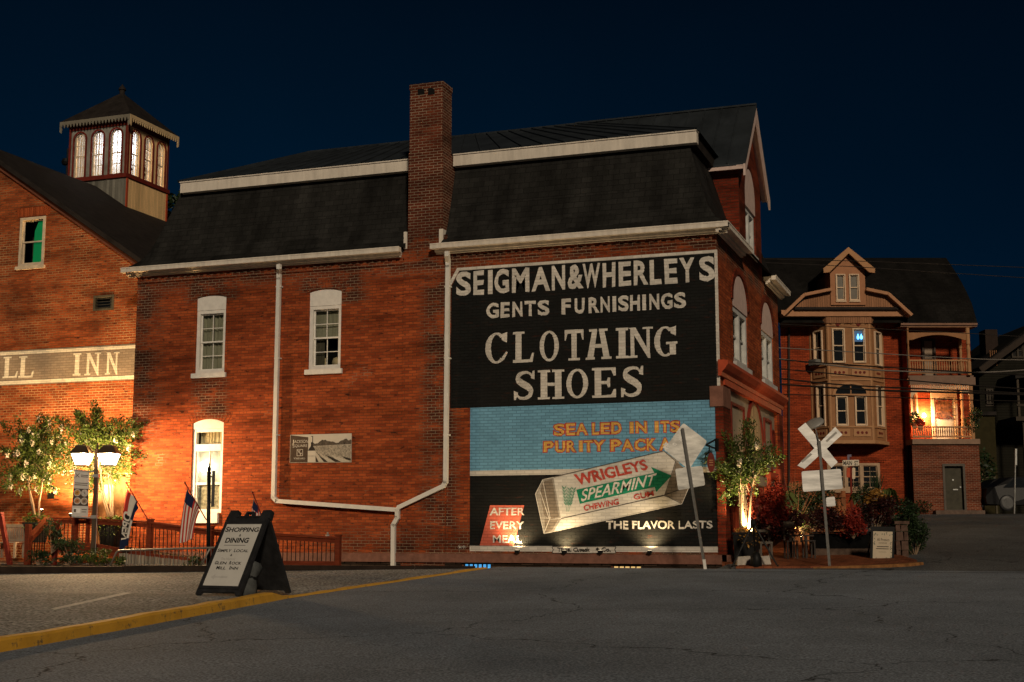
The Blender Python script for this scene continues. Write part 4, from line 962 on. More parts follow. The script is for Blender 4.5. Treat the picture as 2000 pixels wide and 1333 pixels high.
# rooftop lookout
CX0, CX1, CY0, CY1 = -24.45, -22.0, 7.09, 9.56
CF = Fr((0, CY0, 0), (1, 0, 0), Z); CS = Fr((CX1, 0, 0), (0, 1, 0), Z)
zbelt = CS.uv(248.6, 343)[1]; zeave = CS.uv(250, 228)[1] - .05; ztop = zeave
SIDEF = mat_rows('peeling_shaded_siding', (.20, .19, .16), 30, .12, 0, .6, .8, .4, .3, .006, .65)  # peeling boards, greyed in colour for the weaker light on the front
SIDE_LIT = mat_rows('lit_bead_boards', (.85, .56, .27), 30, .085, 0, .55, .6, .12, .4, .006, .2)  # bright orange put into the boards for the strong light on this side
FACE_LIT = mat('lit_cream_face', (.85, .58, .29), .6, var=.1); FACE_SHADE = mat('shaded_cream_face', (.24, .23, .20), .7, var=.3, scale=3)  # one cream wall in two copies: lit side face, shaded front face
zbase = mz(CX1) - .1
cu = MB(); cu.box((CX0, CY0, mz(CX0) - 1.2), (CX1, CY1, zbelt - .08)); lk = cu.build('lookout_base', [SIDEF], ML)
b = MB(); b.fbox(CS, CY0 + .09, CY1 - .09, zbase + .12, zbelt - .09, .003, .02); b.build('board_panel', SIDE_LIT, lk)
b = MB(); b.fbox(CS, CY0, CY1, zbase - .3, zbase + .118, .003, .05)
for y_ in (CY0, CY1 - .085): b.fbox(CS, y_, y_ + .085, zbase + .12, zbelt - .09, .003, .04)
b.build('base_trim', ORANGE, lk)
b = MB()
for fr, a, c in ((CF, CX0, CX1), (CS, CY0, CY1)): b.fbox(fr, a - .06 if fr is CF else a + .0, c + (.06 if fr is CF else .06), zbelt - .08, zbelt + .06, -.05, .07)
b.build('belt_course', DKRED, lk)
win_z0, win_z1 = zbelt + .08, ztop - .34
lw = MB()
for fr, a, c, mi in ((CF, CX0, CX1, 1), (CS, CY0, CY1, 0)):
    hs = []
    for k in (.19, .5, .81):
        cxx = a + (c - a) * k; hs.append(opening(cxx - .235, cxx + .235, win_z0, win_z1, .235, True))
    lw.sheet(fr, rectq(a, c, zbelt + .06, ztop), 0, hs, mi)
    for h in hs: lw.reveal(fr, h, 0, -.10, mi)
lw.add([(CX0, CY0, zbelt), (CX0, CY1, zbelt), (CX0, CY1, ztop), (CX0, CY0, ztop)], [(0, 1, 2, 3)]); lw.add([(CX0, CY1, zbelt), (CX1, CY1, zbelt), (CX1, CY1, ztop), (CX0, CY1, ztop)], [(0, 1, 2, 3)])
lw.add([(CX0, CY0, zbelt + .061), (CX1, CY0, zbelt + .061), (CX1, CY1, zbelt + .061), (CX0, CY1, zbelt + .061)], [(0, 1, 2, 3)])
lo = lw.build('lookout', [FACE_LIT, FACE_SHADE], ML)
LACE = mat_leaf('lace_curtain', (.56, .60, .64), .25, .75)
for fr, a, c in ((CF, CX0, CX1), (CS, CY0, CY1)):
    for k in (.19, .5, .81):
        cxx = a + (c - a) * k; u0, u1 = cxx - .235, cxx + .235
        op = opening(u0, u1, win_z0, win_z1, .235, True); oo = opening(u0 - .055, u1 + .055, win_z0 - .02, win_z1 + .055, .285, True); ii = opening(u0 + .03, u1 - .03, win_z0 + .035, win_z1 - .03, .205, True)
        b = MB(); b.ring(fr, oo, op, .002, .045); b.build('window_hood', DKRED, lo)
        b = MB(); b.ring(fr, op, ii, -.09, -.05); mid = (win_z0 + win_z1) / 2 - .03
        b.fbox(fr, u0 + .04, u1 - .04, mid - .022, mid + .022, -.085, -.055); b.fbox(fr, cxx - .012, cxx + .012, win_z0 + .05, win_z1 - .05, -.083, -.06)
        for y_ in ((win_z0 + mid) / 2, mid + (win_z1 - mid) * .45): b.fbox(fr, u0 + .04, u1 - .04, y_ - .01, y_ + .01, -.082, -.061)
        f_ = b.build('lookout_window', CREAM, lo)
        g = MB(); g.fbox(fr, u0 + .02, u1 - .02, win_z0, win_z1 - .02, -.0745, -.0735); 
        cu_ = MB(); n = 14
        for q in range(n):
            x0 = u0 + (u1 - u0) * q / n; x1 = u0 + (u1 - u0) * (q + 1) / n
            cu_.add([fr.p(x0, win_z0 - .04, -.16 + .02 * math.sin(q * 2)), fr.p(x1, win_z0 - .04, -.16 + .02 * math.sin(q * 2 + 2)), fr.p(x1, win_z1 + .02, -.16 + .02 * math.sin(q * 2 + 2)), fr.p(x0, win_z1 + .02, -.16 + .02 * math.sin(q * 2))], [(0, 1, 2, 3)])
        cu_.build('curtain', LACE, f_)
b = MB()
for fr, a, c in ((CF, CX0 - .02, CX1 + .03), (CS, CY0, CY1)): b.fbox(fr, a, c, ztop - .24, ztop - .02, .003, .03)
for fr, a in ((CF, CX0), (CF, CX1 - .08), (CS, CY0 + .0), (CS, CY1 - .09)): b.fbox(fr, a, a + .08, zbelt + .06, ztop - .25, .003, .03)
b.build('frieze', DKRED, lo)
ov = .25
b = MB(); ap = V(((CX0 + CX1) / 2, (CY0 + CY1) / 2, 0)); zt = CF.uv(238, 181, -(ap.y - CY0))[1]
c0, c1, c2_, c3_ = [V((x, y, ztop + .0)) for x, y in ((CX0 - ov, CY0 - ov), (CX1 + ov, CY0 - ov), (CX1 + ov, CY1 + ov), (CX0 - ov, CY1 + ov))]
ap.z = zt; up = V((0, 0, .07))
b.add([c0, c1, c2_, c3_, c0 + up, c1 + up, c2_ + up, c3_ + up, ap], [(3, 2, 1, 0), (0, 1, 5, 4), (1, 2, 6, 5), (2, 3, 7, 6), (3, 0, 4, 7), (4, 5, 8), (5, 6, 8), (6, 7, 8), (7, 4, 8)])
b.build('lookout_roof', ROOFD, ML)
b = MB(); b.lathe(ap - Z * .08, [(.09, 0), (.10, .14), (.14, .16), (.12, .24), (.05, .32), (.02, .38)], 10); b.build('finial', ROOFD, ML)
def fringe(fr, a, c, z, w_):
    b = MB(); n = 22; pts = [(a, z)]
    lower = []
    for i in range(n):
        x0 = a + (c - a) * i / n; dx = (c - a) / n
        lower += [(x0, z - .10), (x0 + dx * .2, z - .13), (x0 + dx * .35, z - .20), (x0 + dx * .5, z - .24), (x0 + dx * .65, z - .20), (x0 + dx * .8, z - .13)]
    b.prism(fr, [(a, z), (a, z - .36), (a + .08, z - .42), (a + .1, z - .25)] + lower[1:] + [(c - .1, z - .25), (c - .08, z - .42), (c, z - .36), (c, z)], w_ - .03, w_, back=True); return b
fringe(CF, CX0 - ov, CX1 + ov, ztop + .06, ov + .012).build('eave_fringe', mat('shaded_fringe', (.20, .18, .14), .6), ML)  # front fringe coloured darker, as the shaded copy
fringe(CS, CY0 - ov, CY1 + ov, ztop + .06, ov + .012).build('eave_fringe', mat('lit_fringe', (.62, .45, .25), .6), ML)  # same fringe coloured paler for the light on this side
b = MB(); lp = V((-22.75, 7.75, (win_z0 + win_z1) / 2 + .22)); b.lathe(lp - Z * .1, [(.02, 0), (.09, .05), (.11, .1), (.09, .16), (.02, .2)], 14); b.build('ceiling_lamp', mat_lampglass('lookout_bulb', (1, .95, .88), 40), lo, True)
lamp('POINT', 'lookout_light', lp, lo, 52, (.96, .97, 1), .1)
b = MB(); leafcloud(b, (-22.2, 7.45, win_z0 + .30), (.10, .18, .25), 60, .12); leafcloud(b, (-22.16, 8.3, win_z0 + .35), (.06, .16, .3), 60, .12); b.build('house_plant', LEAF, lo)
# outdoor unit at the lookout's far side
b = MB(); q = hit(131, 317, V((0, 7.6, 0)), V((0, 1, 0))); b.tube([q + V((0, 0, -1.0)), q + V((0, 0, .5))], .03, 6); b.lathe(q + V((-.05, 0, -.1)), [(.12, 0), (.16, .1), (.12, .22)], 10); b.lathe(q + V((-.08, 0, -1.1)), [(.2, 0), (.2, .3), (.12, .34)], 10); b.build('roof_vent', BLACK, ML)

# dark tree between mill and mansard
t = thing('dark_tree', 'dark tree top between the mill and the slate mansard', 'tree', (-17.5, 14, 2))
b = MB(); q = hit(345, 425, V((0, 14, 0)), V((0, 1, 0))); leafcloud(b, q, (.8, .8, 1.1), 500, .3); b.build('crown', LEAFD, t)
b = MB(); b.tube([(q.x, 14, 1.5), (q.x, 14, q.z)], [.15, .05], 7); b.build('trunk', BARK, t)

# ================================================================ LEFT GARDEN
LY = Fr((0, -2.05, 0), (1, 0, 0), Z)
lpz = LY.P(185, 1085); ld = (lpz - CAM).dot(FW); LF = FD(ld)
BRONZE = mat('bronze_post', (.075, .05, .03), .4, .4)
t = thing('twin_lantern_post', 'bronze lamp post with two lit square lanterns on a crossarm', 'lamp post', V((lpz.x, lpz.y, -.05)))
pu = LF.uv(185, 1000)[0]
b = MB(); b.fbox(LF, pu - .05, pu + .05, -.05, LF.uv(185, 880)[1], -.05, .05); b.build('post', BRONZE, t)
b = MB(); za = LF.uv(185, 882)[1]; b.fbox(LF, LF.uv(160, 882)[0], LF.uv(213, 882)[0], za - .02, za + .02, -.02, .02); b.lathe(LF.p(pu, LF.uv(185, 880)[1]), [(.06, 0), (.06, .03), (.03, .05), (.035, .12), (.0, .2)], 10); b.build('crossarm', BRONZE, t)
b = MB(); b.tube([LF.p(pu + .07, .1, .03), LF.p(pu + .07, LF.uv(185, 925)[1], .03)], .012, 6); 
for y_ in (930, 1010): b.fbox(LF, pu - .075, pu + .075, LF.uv(185, y_)[1] - .04, LF.uv(185, y_)[1] + .04, -.075, .075)
b.build('conduit', GALV, t)
LGL = mat_lampglass('lantern_glass', (1, .83, .55), 7)
for k, (l, r, bl_, br_) in enumerate(((143.5, 178, 150, 171), (196, 230.5, 202.5, 224))):
    uc = LF.uv((l + r) / 2, 890)[0]; zt_, zb_ = LF.uv(160, 887)[1], LF.uv(160, 908.5)[1]
    ht = (LF.uv(r, 887)[0] - LF.uv(l, 887)[0]) / 2; hb = (LF.uv(br_, 908)[0] - LF.uv(bl_, 908)[0]) / 2; s2 = math.sqrt(2)
    o = LF.p(uc, 0)
    ax = lambda prof: (o, prof, 4, Z)
    b = MB(); b.lathe(o, [(ht * s2 * 1.04, zt_), (ht * s2 * 1.08, zt_ + .03), (ht * s2 * .62, zt_ + .19), (ht * s2 * .60, zt_ + .215), (.03, zt_ + .24)], 4, Z, 0, rad(45) + YAW)
    b.lathe(o, [(hb * s2 * 1.05, zb_ - .03), (hb * s2 * 1.05, zb_)], 4, Z, 0, rad(45) + YAW)
    for j in range(4):
        an = rad(45 + 90 * j) + YAW; d = V((math.cos(an), math.sin(an), 0)); b.bar(o + d * hb * s2 + Z * zb_, o + d * ht * s2 + Z * zt_, .018, .018)
    ln = b.build('lantern', BRONZE, t)
    b = MB(); b.lathe(o, [(hb * s2 * .97, zb_ + .002), (ht * s2 * .97, zt_ - .002)], 4, Z, 0, rad(45) + YAW); b.build('glass', LGL, ln)
    lamp('POINT', 'lantern_light', o + Z * (zb_ + .14), ln, 900, (1, .62, .29), .07)
    b = MB(); b.lathe(o + Z * (zb_ + .03), [(.03, 0), (.06, .04), (.05, .14), (.02, .18)], 10); b.build('bulb', mat_lampglass('lantern_bulb', (1, .85, .6), 25), ln, True)
# banner on the post
t = thing('post_banner', 'narrow white banner with dish photos hanging from the twin lantern post', 'banner', LF.P(157, 1010, .02))
q = [LF.uv(140, 1009), LF.uv(172, 1009.5), LF.uv(174.5, 920), LF.uv(146, 918)]
b = MB(); b.prism(LF, q, .0, .012, back=True); bn = b.build('banner_cloth', mat('grey_white_vinyl', (.55, .52, .48), .5, var=.08), t)
b = MB(); b.bar(LF.P(141, 918, .01), LF.P(184, 922, .01), .03, .03); b.bar(LF.P(141, 1010, .01), LF.P(184, 1012, .01), .03, .03); b.build('banner_arm', GALV, t)
def bq(s_, t_): a, b2, c, d = q; return tuple((a[i] * (1 - s_) + b2[i] * s_) * (1 - t_) + (d[i] * (1 - s_) + c[i] * s_) * t_ for i in (0, 1))
b = MB(); b.sheet(LF, [bq(0, .23), bq(1, .23), bq(1, .60), bq(0, .60)], .014); b.build('photo_panel', mat('dark_photo', (.05, .03, .02), .4), bn)
for s_, t_, cc in ((.27, .51, (.5, .26, .07)), (.75, .51, (.45, .42, .38)), (.3, .335, (.45, .22, .1)), (.74, .335, (.3, .22, .16))):
    for rr, ww, c_ in ((.092, .0155, (.5, .45, .4)), (.068, .017, cc), (.028, .0185, tuple(x * .5 for x in cc))):
        b = MB(); a_, e_ = bq(s_, t_); b.sheet(LF, [(a_ + rr * math.cos(k * math.pi / 8), e_ + rr * math.sin(k * math.pi / 8)) for k in range(16)], ww); b.build('dish', mat('dish_colour', c_, .5, var=.35, scale=25), bn)
b = MB()
b.sheet(LF, [bq(.08, .07), bq(.52, .07), bq(.52, .18), bq(.08, .18)], .0155); b.build('white_box', WHITE, bn)
b = MB()
for s0, s1, t_ in ((.06, .94, .72), (.08, .9, .68), (.45, .95, .86), (.45, .95, .895), (.6, .92, .15), (.6, .88, .10)): b.sheet(LF, [bq(s0, t_ - .008), bq(s1, t_ - .008), bq(s1, t_ + .008), bq(s0, t_ + .008)], .0158)
for a0, a1 in (((.08, .84), (.36, .93)), ((.36, .84), (.08, .93))):
    b.bar(LF.p(*bq(*a0), .0165), LF.p(*bq(*a1), .0175), .014, .004, LF.w)
b.sheet(LF, [bq(.12, .09), bq(.26, .09), bq(.26, .16), bq(.12, .16)], .017)
b.build('lettering', mat('banner_ink', (.10, .08, .07), .6), bn)

# crepe myrtles
def crepe(name, label, base, h, spread, crown_c, crown_r, nleaf, nstem=4, flowers=0, seed=1, group=None, trunk_h=None, leafsize=.085, mats=None, fl=PETAL, clusters=80):
    r_ = random.Random(seed); t = thing(name, label, 'tree', base, group); base = V(base); cc = V(crown_c)
    tr = MB(); cr_ = MB(); bl = MB()
    tips = []
    for k in range(clusters):
        d = V((r_.gauss(0, 1), r_.gauss(0, 1), r_.gauss(0, 1))).normalized(); rr = .30 + .85 * r_.random() ** .75
        tips.append(cc + V((d.x * crown_r[0], d.y * crown_r[1], d.z * crown_r[2])) * rr)
    for s_ in range(nstem):
        an = 6.28 * s_ / nstem + r_.random(); p0 = base + V((math.cos(an) * .07, math.sin(an) * .05, 0))
        mid = base.lerp(cc, .5) + V((math.cos(an) * spread * .2, math.sin(an) * spread * .2, 0)); top = cc + V((math.cos(an) * crown_r[0] * .35, math.sin(an) * crown_r[1] * .35, crown_r[2] * .15))
        pts = [p0, p0.lerp(mid, .5) + V((r_.uniform(-.03, .03), r_.uniform(-.03, .03), 0)), mid, top]; tr.tube(pts, [.034, .028, .022, .012], 8)
        for tip in tips[s_::nstem]: 
            a = mid.lerp(top, r_.random()); tr.tube([a, a.lerp(tip, .55) + Z * .06, tip], [.011, .007, .003], 5)
    for tip in tips:
        dr = (tip - cc + Z * .25).normalized()
        for _ in range(nleaf // clusters):
            sp_ = r_.uniform(-.42, .30); wd_ = .045 + .07 * max(0, .3 - sp_) / .7; p = tip + dr * sp_ + V((r_.gauss(0, wd_), r_.gauss(0, wd_), r_.gauss(0, wd_) - .25 * max(0, sp_) ** 2))
            a = (dr * .8 + V((r_.gauss(0, .6), r_.gauss(0, .6), r_.gauss(0, .5)))).normalized(); b_ = a.orthogonal().normalized(); q_ = a.cross(b_); an = r_.random() * 6.28; b_ = b_ * math.cos(an) + q_ * math.sin(an)
            L = leafsize * (.55 + .8 * r_.random()); cr_.add([p, p + a * L * .5 + b_ * L * .22, p + a * L, p + a * L * .5 - b_ * L * .22], [(0, 1, 2, 3)])
    for tip in sorted(tips, key=lambda p: (p - CAM).length)[:flowers] if flowers else []:
        d = (tip - cc).normalized(); leafcloud(bl, tip + d * .20, (.055, .055, .11), 36, .05, r_, .2, .8)
    tr.build('trunk', BARK, t, True); cr_.build('crown', mats or LEAF, t)
    if flowers: bl.build('blossom', fl, t)
    return t
TY = -.40
tp = lambda px, py, y_=TY: hit(px, py, V((0, y_, 0)), V((0, 1, 0)))
b1, b2 = tp(72, 1012), tp(216, 1010)
crepe('crepe_myrtle', 'white-flowering crepe myrtle beside the oval date plaque', b1, 2.6, 1, tp(62, 893), (1.22, .48, .95), 14000, 3, 40, 4, 'crepe myrtles by the mill wall')
crepe('crepe_myrtle', 'brightly lit yellow-green crepe myrtle behind the twin lanterns', b2, 2.8, 1, tp(190, 868), (1.20, .45, 1.0), 14000, 4, 4, 9, 'crepe myrtles by the mill wall')
POT = mat('charcoal_planter', (.012, .012, .012), .6, var=.2)
def planter(label, c, hw, h, taper=.8, grp=None, plant=None, size=(.35, .35, .16), n=260, ls=.09):
    t = thing('planter', label, 'planter', c, grp); b = MB(); c = V(c)
    lo_, hi_ = hw * taper, hw
    b.hexa([c + V((-lo_, -lo_, 0)), c + V((lo_, -lo_, 0)), c + V((lo_, lo_, 0)), c + V((-lo_, lo_, 0)), c + V((-hi_, -hi_, h)), c + V((hi_, -hi_, h)), c + V((hi_, hi_, h)), c + V((-hi_, hi_, h))])
    b.hexa([c + V((-hi_ - .02, -hi_ - .02, h + .002)), c + V((hi_ + .02, -hi_ - .02, h + .002)), c + V((hi_ + .02, hi_ + .02, h + .002)), c + V((-hi_ - .02, hi_ + .02, h + .002)), c + V((-hi_ - .02, -hi_ - .02, h + .05)), c + V((hi_ + .02, -hi_ - .02, h + .05)), c + V((hi_ + .02, hi_ + .02, h + .05)), c + V((-hi_ - .02, hi_ + .02, h + .05))])
    b.build('pot', POT, t)
    if plant:
        l = MB(); leafcloud(l, c + Z * (h + size[2] * .7), size, n, ls); leafcloud(l, c + Z * (h - .12) + V((.1, -hw, 0)), (size[0], .1, .2), n // 3, ls * .8); l.build('foliage', plant, t)
    return t
q = tp(218, 1072); planter('tall charcoal planter of trailing greenery under the brightly lit crepe myrtle', (q.x, TY, q.z), .27, .62, .75, 'planters by the mill', LEAF, (.48, .34, .16), 300)
q = tp(70, 1060); planter('charcoal planter with spotlit greenery under the white-flowering crepe myrtle', (q.x, TY, q.z), .25, .50, .75, 'planters by the mill', LEAF, (.42, .32, .2), 280)
# garden uplights that wash the mill
for i, (px, py, tx, ty, e_, an, y_) in enumerate(((80, 1002, 75, 840, 45, 120, -.15), (247, 1000, 215, 560, 2300, 150, .12), (138, 1010, 135, 560, 2300, 150, .10))):
    q = hit(px, py, V((0, y_, 0)), V((0, 1, 0)))
    t = thing('garden_spotlight', ('small garden spotlight glowing in the planter of the white-flowering tree', 'small garden spotlight under the brightly lit crepe myrtle', 'small garden spotlight between the two crepe myrtles')[i], 'spotlight', q, 'garden spotlights at the mill')
    b = MB(); b.lathe(q, [(.015, -.15), (.015, 0), (.045, .02), (.055, .09)], 10); b.build('housing', BLACK, t)
    b = MB(); b.lathe(q, [(.05, .088), (.045, .10), (.01, .105)], 10); b.build('lens', mat_lampglass('spot_lens', (1, .82, .45), 20 if i == 0 else 4), t)
    lamp('SPOT', 'spot_beam', q + Z * .13, t, e_, (1, .62, .26), .04, hit(tx, ty, V((0, 1, 0)), V((0, 1, 0))), an, .9)

# ramp with railing
RA = Fr((0, -1.8, 0), (1, 0, 0), Z)
t = thing('ramp_railing', 'red-stained wooden ramp railing with thin black balusters in front of the brick walls', 'railing', (-13, -1.8, 0))
top = [(105, 1013), (178, 1014), (297, 1021), (415, 1036), (663, 1051)]; bot = [(105, 1064), (178, 1064), (297, 1086), (415, 1098), (663, 1101)]
T_ = [RA.uv(*p) for p in top]; Bo = [RA.uv(*p) for p in bot]
for (p, q), (r_, s_) in zip(zip(T_, T_[1:]), zip(Bo, Bo[1:])):
    b = MB(); b.bar(RA.p(*p), RA.p(*q), .14, .045); b.bar(RA.p(p[0], p[1] - .08), RA.p(q[0], q[1] - .08), .05, .10); b.bar(RA.p(*r_), RA.p(*s_), .05, .10); b.build('rail', REDWOOD, t)
    b = MB(); n = max(2, int((q[0] - p[0]) / .115))
    for k in range(1, n):
        f = k / n; x = p[0] + (q[0] - p[0]) * f; b.tube([RA.p(x, p[1] + (q[1] - p[1]) * f - .10), RA.p(x, r_[1] + (s_[1] - r_[1]) * f)], .011, 5)
    b.build('baluster_panel', BLACK, t)
for px, pt, pb, wd in ((148, 1010, 1066, .12), (172.5, 1015, 1066, .08), (294, 1016, 1092, .13), (412, 1030, 1105, .13), (661, 1047, 1106, .12)):
    u, v1 = RA.uv(px, pt); v0 = RA.uv(px, pb)[1]; b = MB(); b.fbox(RA, u - wd / 2, u + wd / 2, v0, v1, -wd / 2, wd / 2)
    b.fbox(RA, u - wd / 2 - .015, u + wd / 2 + .015, v1 + .002, v1 + .03, -wd / 2 - .015, wd / 2 + .015); b.build('post', REDWOOD, t)
b = MB(); q = RA.uv(640, 1049); b.lathe(RA.p(q[0], q[1] + .02), [(.05, 0), (.05, .03), (.02, .05), (.02, .09)], 10); b.build('ring_fitting', GALV, t)
t = thing('wooden_ramp', 'sloping wooden ramp with red edge boards and pale slatted skirting', 'ramp', (-14.5, -1.2, 0))
b = MB(); q0, q1, q2 = RA.uv(105, 1068), RA.uv(185, 1068), RA.uv(420, 1106)
for p, q in ((q0, q1), (q1, q2)): b.prism(RA, [(p[0], p[1] - .16), (q[0], q[1] - .16), q, p], .03, .07, back=True)
b.build('edge_board', REDWOOD, t)
b = MB()
for p, q in ((q0, q1), (q1, q2)): b.add([RA.p(p[0], p[1] - .02, .03), RA.p(q[0], q[1] - .02, .03), RA.p(q[0], q[1] - .02, -1.5), RA.p(p[0], p[1] - .02, -1.5)], [(0, 1, 2, 3)])
b.build('deck', OLIVE, t)
b = MB(); RB = Fr((0, -2.1, 0), (1, 0, 0), Z); a, c = RB.uv(232, 1100), RB.uv(400, 1104); n = 26
for k in range(n):
    x0 = a[0] + (c[0] - a[0]) * k / n; x1 = x0 + (c[0] - a[0]) / n * .78; h_ = .30 - .22 * k / n; b.fbox(RB, x0, x1, -.1, a[1] + h_ - .05 + RND.uniform(-.01, .01), -.02, .0)
b.build('skirting', mat('weathered_boards', (.26, .22, .17), .8, var=.5, scale=3, stretch=(4, 1, .3)), t)
# front stair rail, lone posts, bench
SF = Fr((0, -3.4, 0), (1, 0, 0), Z)
t = thing('stair_railing', 'red wooden stair rail rising towards the mill beside the bench', 'railing', SF.P(53, 1105))
b = MB(); b.bar(SF.P(56, 1024), SF.P(53, 1106), .12, .12, V((0, 1, 0))); b.build('post', REDWOOD, t)
b = MB(); b.bar(SF.P(58, 1049), RA.P(92, 1013), .14, .05); b.bar(SF.P(58, 1058), RA.P(92, 1022), .05, .09); b.build('rail', REDWOOD, t)
b = MB(); 
for f in (.15, .3, .45, .6, .75, .9): 
    p = SF.P(58, 1058).lerp(RA.P(92, 1022), f); b.tube([p, p - Z * .75], .012, 5)
b.build('baluster_panel', BLACK, t)
t = thing('wooden_post', 'lone upright dark red wooden post standing in the shrubs', 'post', SF.P(106, 1106))
b = MB(); b.bar(SF.P(111, 1024), SF.P(105, 1107), .10, .10, V((0, 1, 0))); b.build('shaft', DKRED, t); b = MB(); b.bar(SF.P(111.2, 1022), SF.P(111, 1024), .13, .13, V((0, 1, 0))); b.build('cap', DKRED, t)
t = thing('wooden_post', 'dark red wooden post leaning at the picture edge beside the bench', 'post', SF.P(20, 1106))
b = MB(); b.bar(SF.P(2, 1006), SF.P(20, 1107), .10, .10, V((0, 1, 0))); b.build('shaft', DKRED, t); b = MB(); b.bar(SF.P(1, 1003), SF.P(2, 1006), .12, .12, V((0, 1, 0))); b.build('cap', DKRED, t)
t = thing('park_bench', 'grey slatted bench against the mill wall', 'bench', tp(28, 1075, -.2))
BQ = Fr((0, -.2, 0), (1, 0, 0), Z); x0, x1 = BQ.uv(6, 1040)[0], BQ.uv(51, 1040)[0]; zs, zt_ = BQ.uv(28, 1058)[1], BQ.uv(28, 1026)[1]; GREYWD = mat('grey_bench_wood', (.24, .19, .14), .7, var=.3)
b = MB(); n = 9
for k in range(n): x = x0 + .05 + (x1 - x0 - .16) * k / (n - 1); b.fbox(BQ, x, x + .055, zs + .06, zt_ - .06, -.02, .0)
b.fbox(BQ, x0, x1, zt_ - .058, zt_ + .02, -.03, .02); b.fbox(BQ, x0, x1, zs + .0, zs + .058, -.03, .02); b.build('backrest', GREYWD, t)
b = MB()
for k in range(4): b.fbox(BQ, x0, x1, zs - .04, zs - .01, .03 + k * .1, .11 + k * .1)
b.build('seat', GREYWD, t)
for x in (x0, x1 - .06):
    for w_ in (0, .36): b = MB(); b.fbox(BQ, x, x + .06, zs - .45, zs - .042, w_, w_ + .06); b.build('leg', GREYWD, t)
# shrubs
def shrub(label, c, r, n, ls, m, seed, cat='shrub', name='shrub', grp=None, m2=None, lumps=9):
    r_ = random.Random(seed); t = thing(name, label, cat, V(c) - Z * r[2], grp); b = MB(); st = MB(); c = V(c)
    for k in range(lumps):
        o = c + V((r_.uniform(-.75, .75) * r[0], r_.uniform(-.6, .6) * r[1], r_.uniform(-.6, .6) * r[2]))
        k_ = r_.uniform(.32, .58); leafcloud(b, o, (r[0] * k_, r[1] * .55, r[2] * k_ * 1.1), n // lumps, ls, r_, .25)
        st.tube([c - Z * r[2], o], [.015, .006], 5)
    b.build('foliage', m, t); st.build('stem', BARK, t); return t
S3 = Fr((0, -3.6, 0), (1, 0, 0), Z)
for (px, py, rx, rz, n, m, lb, sd_) in ((102, 1045, .26, .45, 700, LEAFD, 'dark upright conifer-like shrub between stair rail and lone post', 2), (140, 1072, .42, .36, 800, LEAFD, 'leafy dark green shrub under the banner', 3), (185, 1088, .36, .24, 600, LEAF, 'low loose green shrub at the foot of the lantern post', 4),
                                       (75, 1090, .30, .2, 500, LEAFD, 'small dark shrub in front of the stair rail', 5), (222, 1092, .26, .16, 350, LEAF, 'low pale grassy shrub at the end of the pipe barrier', 6), (135, 1094, .45, .15, 500, LEAFD, 'low leafy plant beside the lone post', 7), (375, 1092, .18, .2, 160, LEAFD, 'thin weed tuft by the black sign post', 8)):
    shrub(lb, S3.P(px, py), (rx, .35, rz), n, .075, m, sd_, grp='shrubs in the garden bed')
# pipe barrier
PF = Fr((0, -4.6, 0), (1, 0, 0), Z)
t = thing('pipe_barrier', 'low galvanised pipe barrier with thin pickets behind the black post', 'barrier', PF.P(300, 1106))
b = MB(); b.tube([PF.P(214, 1108), PF.P(227, 1080), PF.P(230, 1077), PF.P(236, 1075.5), PF.P(420, 1070), PF.P(470, 1069)], .024, 8); b.tube([PF.P(392, 1106), PF.P(410, 1072)], .022, 8); b.build('top_rail', mat('dull_pipe', (.26, .24, .21), .5, .4), t, True)
b = MB()
for k in range(19): x = 247 + k * 9.2; b.tube([PF.P(x, 1076 - k * .27), PF.P(x, 1106)], .006, 5)
b.build('pickets', GALV, t)
# timber edging at the back of the lot
t = MB(); e0, e1 = lotp(-80, 1122), lotp(962, 1111); e0 = V((-21.0, -9.6, 0)); e1 = V((-5.05, -2.75, 0)); TIMB = mat('tarry_timber', (.022, .014, .010), .8, var=.4, bmp=.4)
dd = (e1 - e0).normalized(); nn = V((-dd.y, dd.x, 0)); k = 0
eg = thing('timber_edging', 'long low dark timber edging along the back of the parking lot', 'edging', (-13, -6.2, -.1))
L = (e1 - e0).length; pos = 0
while pos < L - .1:
    ln_ = min(3.2, L - pos); p, q = e0 + dd * pos, e0 + dd * (pos + ln_ - .012)
    zt0, zt1 = zg(0, p.y) + lotdz(p.y) + .19, zg(0, q.y) + lotdz(q.y) + .15 - .10 * ((pos + ln_) / L) ** 3
    zt0 = zg(0, p.y) + lotdz(p.y) + .19 - .04 * (pos / L) - .10 * (pos / L) ** 3
    b = MB(); z0_ = -.5; b.hexa([V((*(p - nn * .09).xy, z0_)), V((*(q - nn * .09).xy, z0_)), V((*(q + nn * .09).xy, z0_)), V((*(p + nn * .09).xy, z0_)), V((*(p - nn * .09).xy, zt0)), V((*(q - nn * .09).xy, zt1)), V((*(q + nn * .09).xy, zt1)), V((*(p + nn * .09).xy, zt0))])
    b.build('timber', TIMB, eg); pos += ln_
gb = MB(); gb.add([V((*(e0 + nn * .08).xy, -.02)), V((*(e1 + nn * .08).xy, .0)), V((-5.6, -1.7, -.05)), V((-7.6, -.6, -.12)), V((-7.6, .0, -.12)), V((-30, .9, .0)), V((-40, -5, -.02))], [tuple(range(7))]); struct(gb.build('garden_bed', DIRT))

